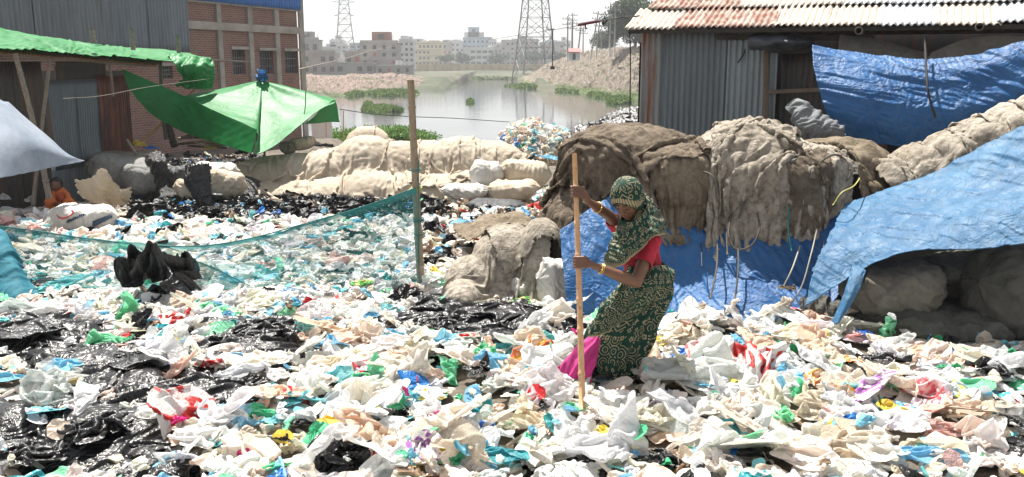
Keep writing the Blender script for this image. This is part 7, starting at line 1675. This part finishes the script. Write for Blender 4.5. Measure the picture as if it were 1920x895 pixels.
# skirt of the saree
SK = [(496, 1213, 38, .135), (512, 1216, 46, .155), (530, 1214, 51, .17), (552, 1203, 57, .185), (575, 1187, 60, .19), (600, 1174, 63, .195), (626, 1166, 67, .20), (660, 1157, 61, .19), (690, 1155, 50, .17), (718, 1154, 43, .16), (745, 1153, 38, .15)]
nv = 200; nr = 130; th = np.linspace(0, 2*np.pi, nv); rings = []
for (py, cx, hw, dp) in SK:
    c = W_(cx, py, 5.83 if py < 560 else 5.80); r_ = hw/1700*5.8; rings.append(np.stack([c[0]+r_*np.cos(th), c[1]+dp*np.sin(th), c[2]+0*th], -1))
A = surf(rings, nr, nv); ts = np.linspace(0, 1, nr)[:, None]
N = normals(A); ctr = A.mean(1, keepdims=True); N *= np.sign((N*(A-ctr)).sum(-1, keepdims=True))
q = A.reshape(-1, 3); thg = np.broadcast_to(th, (nr, nv))
sw = stri(thg*3.3/1.0+ts*1.1+.9*vnoise(np.stack([np.cos(thg)*1.3, np.sin(thg)*1.3, ts*2.4+0*thg], -1), 4), .95)
diag = stri((q@unit((1.0, .2, -.9))).reshape(nr, nv)*7+.8*vnoise(q*3.3, 8).reshape(nr, nv), .95)
A = A+N*((.012*sw*np.clip(ts*2.2, .15, 1)+.013*diag*np.clip(1.3-ts, .1, 1)+.010*vnoise(q*7, 5).reshape(nr, nv))[..., None])
A[:, -1] = A[:, 0]
Uu = np.broadcast_to(th*.2, (nr, nv)); Vv = np.broadcast_to(ts*.95, (nr, nv))
wl('saree_skirt', A.reshape(-1, 3), gridF(nr, nv), m_saree, uv=np.stack([Uu, Vv], -1).reshape(-1, 2), col=np.zeros((nr*nv, 3)))
patch('saree_fold', [[(1178, 500, 5.68), (1200, 500, 5.64), (1225, 498, 5.64), (1250, 498, 5.72)], [(1170, 520, 5.62), (1198, 522, 5.58), (1230, 520, 5.58), (1262, 520, 5.72)], [(1150, 560, 5.58), (1180, 560, 5.54), (1215, 548, 5.55), (1260, 545, 5.70)], [(1118, 600, 5.58), (1150, 598, 5.54), (1185, 582, 5.55), (1235, 570, 5.66)], [(1100, 632, 5.60), (1125, 630, 5.56), (1152, 616, 5.57), (1180, 600, 5.62)]], 90, 110, 64, .012, 11, (.6, 0, .9), m_saree, .03)
patch('petticoat', [[(1108, 622, 5.70), (1118, 628, 5.64), (1128, 640, 5.62)], [(1082, 652, 5.68), (1102, 660, 5.60), (1120, 672, 5.60)], [(1058, 676, 5.66), (1084, 690, 5.58), (1112, 700, 5.58)], [(1040, 694, 5.66), (1072, 708, 5.58), (1108, 722, 5.58)]], 60, 60, 66, .010, 14, (.8, 0, -.5), m_petti)
# waste heaped over her shins and the pole foot
for k, (px, py, a, b_, c, lb) in enumerate([(1200, 726, 80, 26, 'cream', 'cream bag heaped over the hem of the saree'), (1142, 742, 70, 26, 'white', 'white bag heaped at the woman\'s knee'), (1050, 725, 90, 34, 'cream', 'cream bag under the pink petticoat end'), (1050, 775, 50, 22, 'white', 'white bag left of the pole foot'), (1142, 792, 56, 24, 'cream', 'cream bag right of the pole foot')]):
    put('sheet', px, py, a, b_, c, lb, None, n=38, lift=.04)
o = put('sheet', 1178, 702, 90, 36, 'red', 'red netting strip lying at the hem of the saree', None, n=34, lift=.08)
# ------------------------------------------------------------------ person sitting under the left awning
base = G(112, 398); B0 = np.array(base); Yb = base[1]; sx_ = Yb/1700
pz = empty('person', base, label='person in orange clothes with dark hair sitting under the left awning', cat='person')
def q_(px, py, dy=0): return np.array(P(px, py, Yb+dy))
def pl2(name, prims, vox, mat, cutf=None, sm=5):
    V, F = blob(prims, vox, sm)
    if cutf is not None: F = F[~cutf(V)[F].any(1)]
    return link(name, mesh_np(name, V-B0, F, mat, True), pz)
hd = q_(106, 347, -.05)
pl2('body', [('e', hd, (.085, .10, .115)), ('e', hd+np.array([-.01, -.04, -.06]), (.05, .05, .05)), ('c', hd, .05, q_(112, 362), .055), ('c', q_(112, 364), .11, q_(113, 388, .05), .13),
    ('c', q_(100, 365, -.05), .05, q_(98, 379, -.2), .042), ('c', q_(98, 379, -.2), .04, q_(112, 383, -.38), .03), ('e', q_(114, 383, -.40), (.045, .04, .03)),
    ('c', q_(124, 366, 0), .05, q_(131, 380, -.12), .042), ('c', q_(131, 380, -.12), .04, q_(118, 383, -.36), .03),
    ('c', q_(104, 390, 0), .085, q_(94, 378, -.35), .07), ('c', q_(94, 378, -.35), .065, q_(93, 398, -.3), .045), ('c', q_(122, 390, 0), .085, q_(130, 380, -.35), .07), ('c', q_(130, 380, -.35), .065, q_(128, 398, -.3), .045),
    ('c', q_(93, 398, -.3), .04, q_(93, 400, -.45), .03), ('c', q_(128, 398, -.3), .04, q_(128, 400, -.45), .03)]
    +[('c', hd+np.array([0, -.09, 0]), .014, hd+np.array([0, -.115, -.03]), .016)], .012, m_sk2)
m_or = m_simple('orange_cotton', (.50, .12, .02), .8, .2, 7, .3, 20); m_or2 = m_simple('rust_cotton', (.36, .07, .02), .8, .2, 7, .3, 20)
pl2('tunic', [('c', q_(112, 364, .01), .13, q_(113, 389, .05), .155), ('c', q_(100, 365, -.05), .068, q_(98, 378, -.2), .058), ('c', q_(124, 366, 0), .068, q_(131, 380, -.12), .06)], .014, m_or)
pl2('trousers', [('c', q_(104, 390, 0), .105, q_(94, 378, -.35), .09), ('c', q_(94, 378, -.35), .088, q_(93, 396, -.3), .07), ('c', q_(122, 390, 0), .105, q_(130, 380, -.35), .09), ('c', q_(130, 380, -.35), .088, q_(128, 396, -.3), .07)], .014, m_or)
pl2('hair', [('e', hd+np.array([0, .025, .03]), (.098, .108, .115)), ('e', hd+np.array([0, .09, -.03]), (.05, .04, .06))], .01, m_hair, lambda V: ((V-hd)[:, 1] < -.03)&((V-hd)[:, 2] < .055))
pl2('scarf', [('c', q_(106, 362, -.12), .03, q_(118, 374, -.16), .035), ('c', q_(118, 374, -.16), .035, q_(128, 392, -.1), .03), ('c', q_(118, 362, -.12), .03, q_(112, 380, -.18), .03)], .01, m_or2)
for s in (-1, 1):
    pl2('eye', [('e', hd+np.array([s*.032-.01, -.098, .005]), (.012, .005, .006))], .003, m_eye, None, 1)
pl2('mouth', [('c', hd+np.array([-.03, -.093, -.06]), .007, hd+np.array([.012, -.093, -.06]), .007)], .004, m_lip, None, 1)
far_piece('bag', 117, 386, 20, 9, Yb-.42, 'white', 'small white bag held in the hands of the seated person', 99)
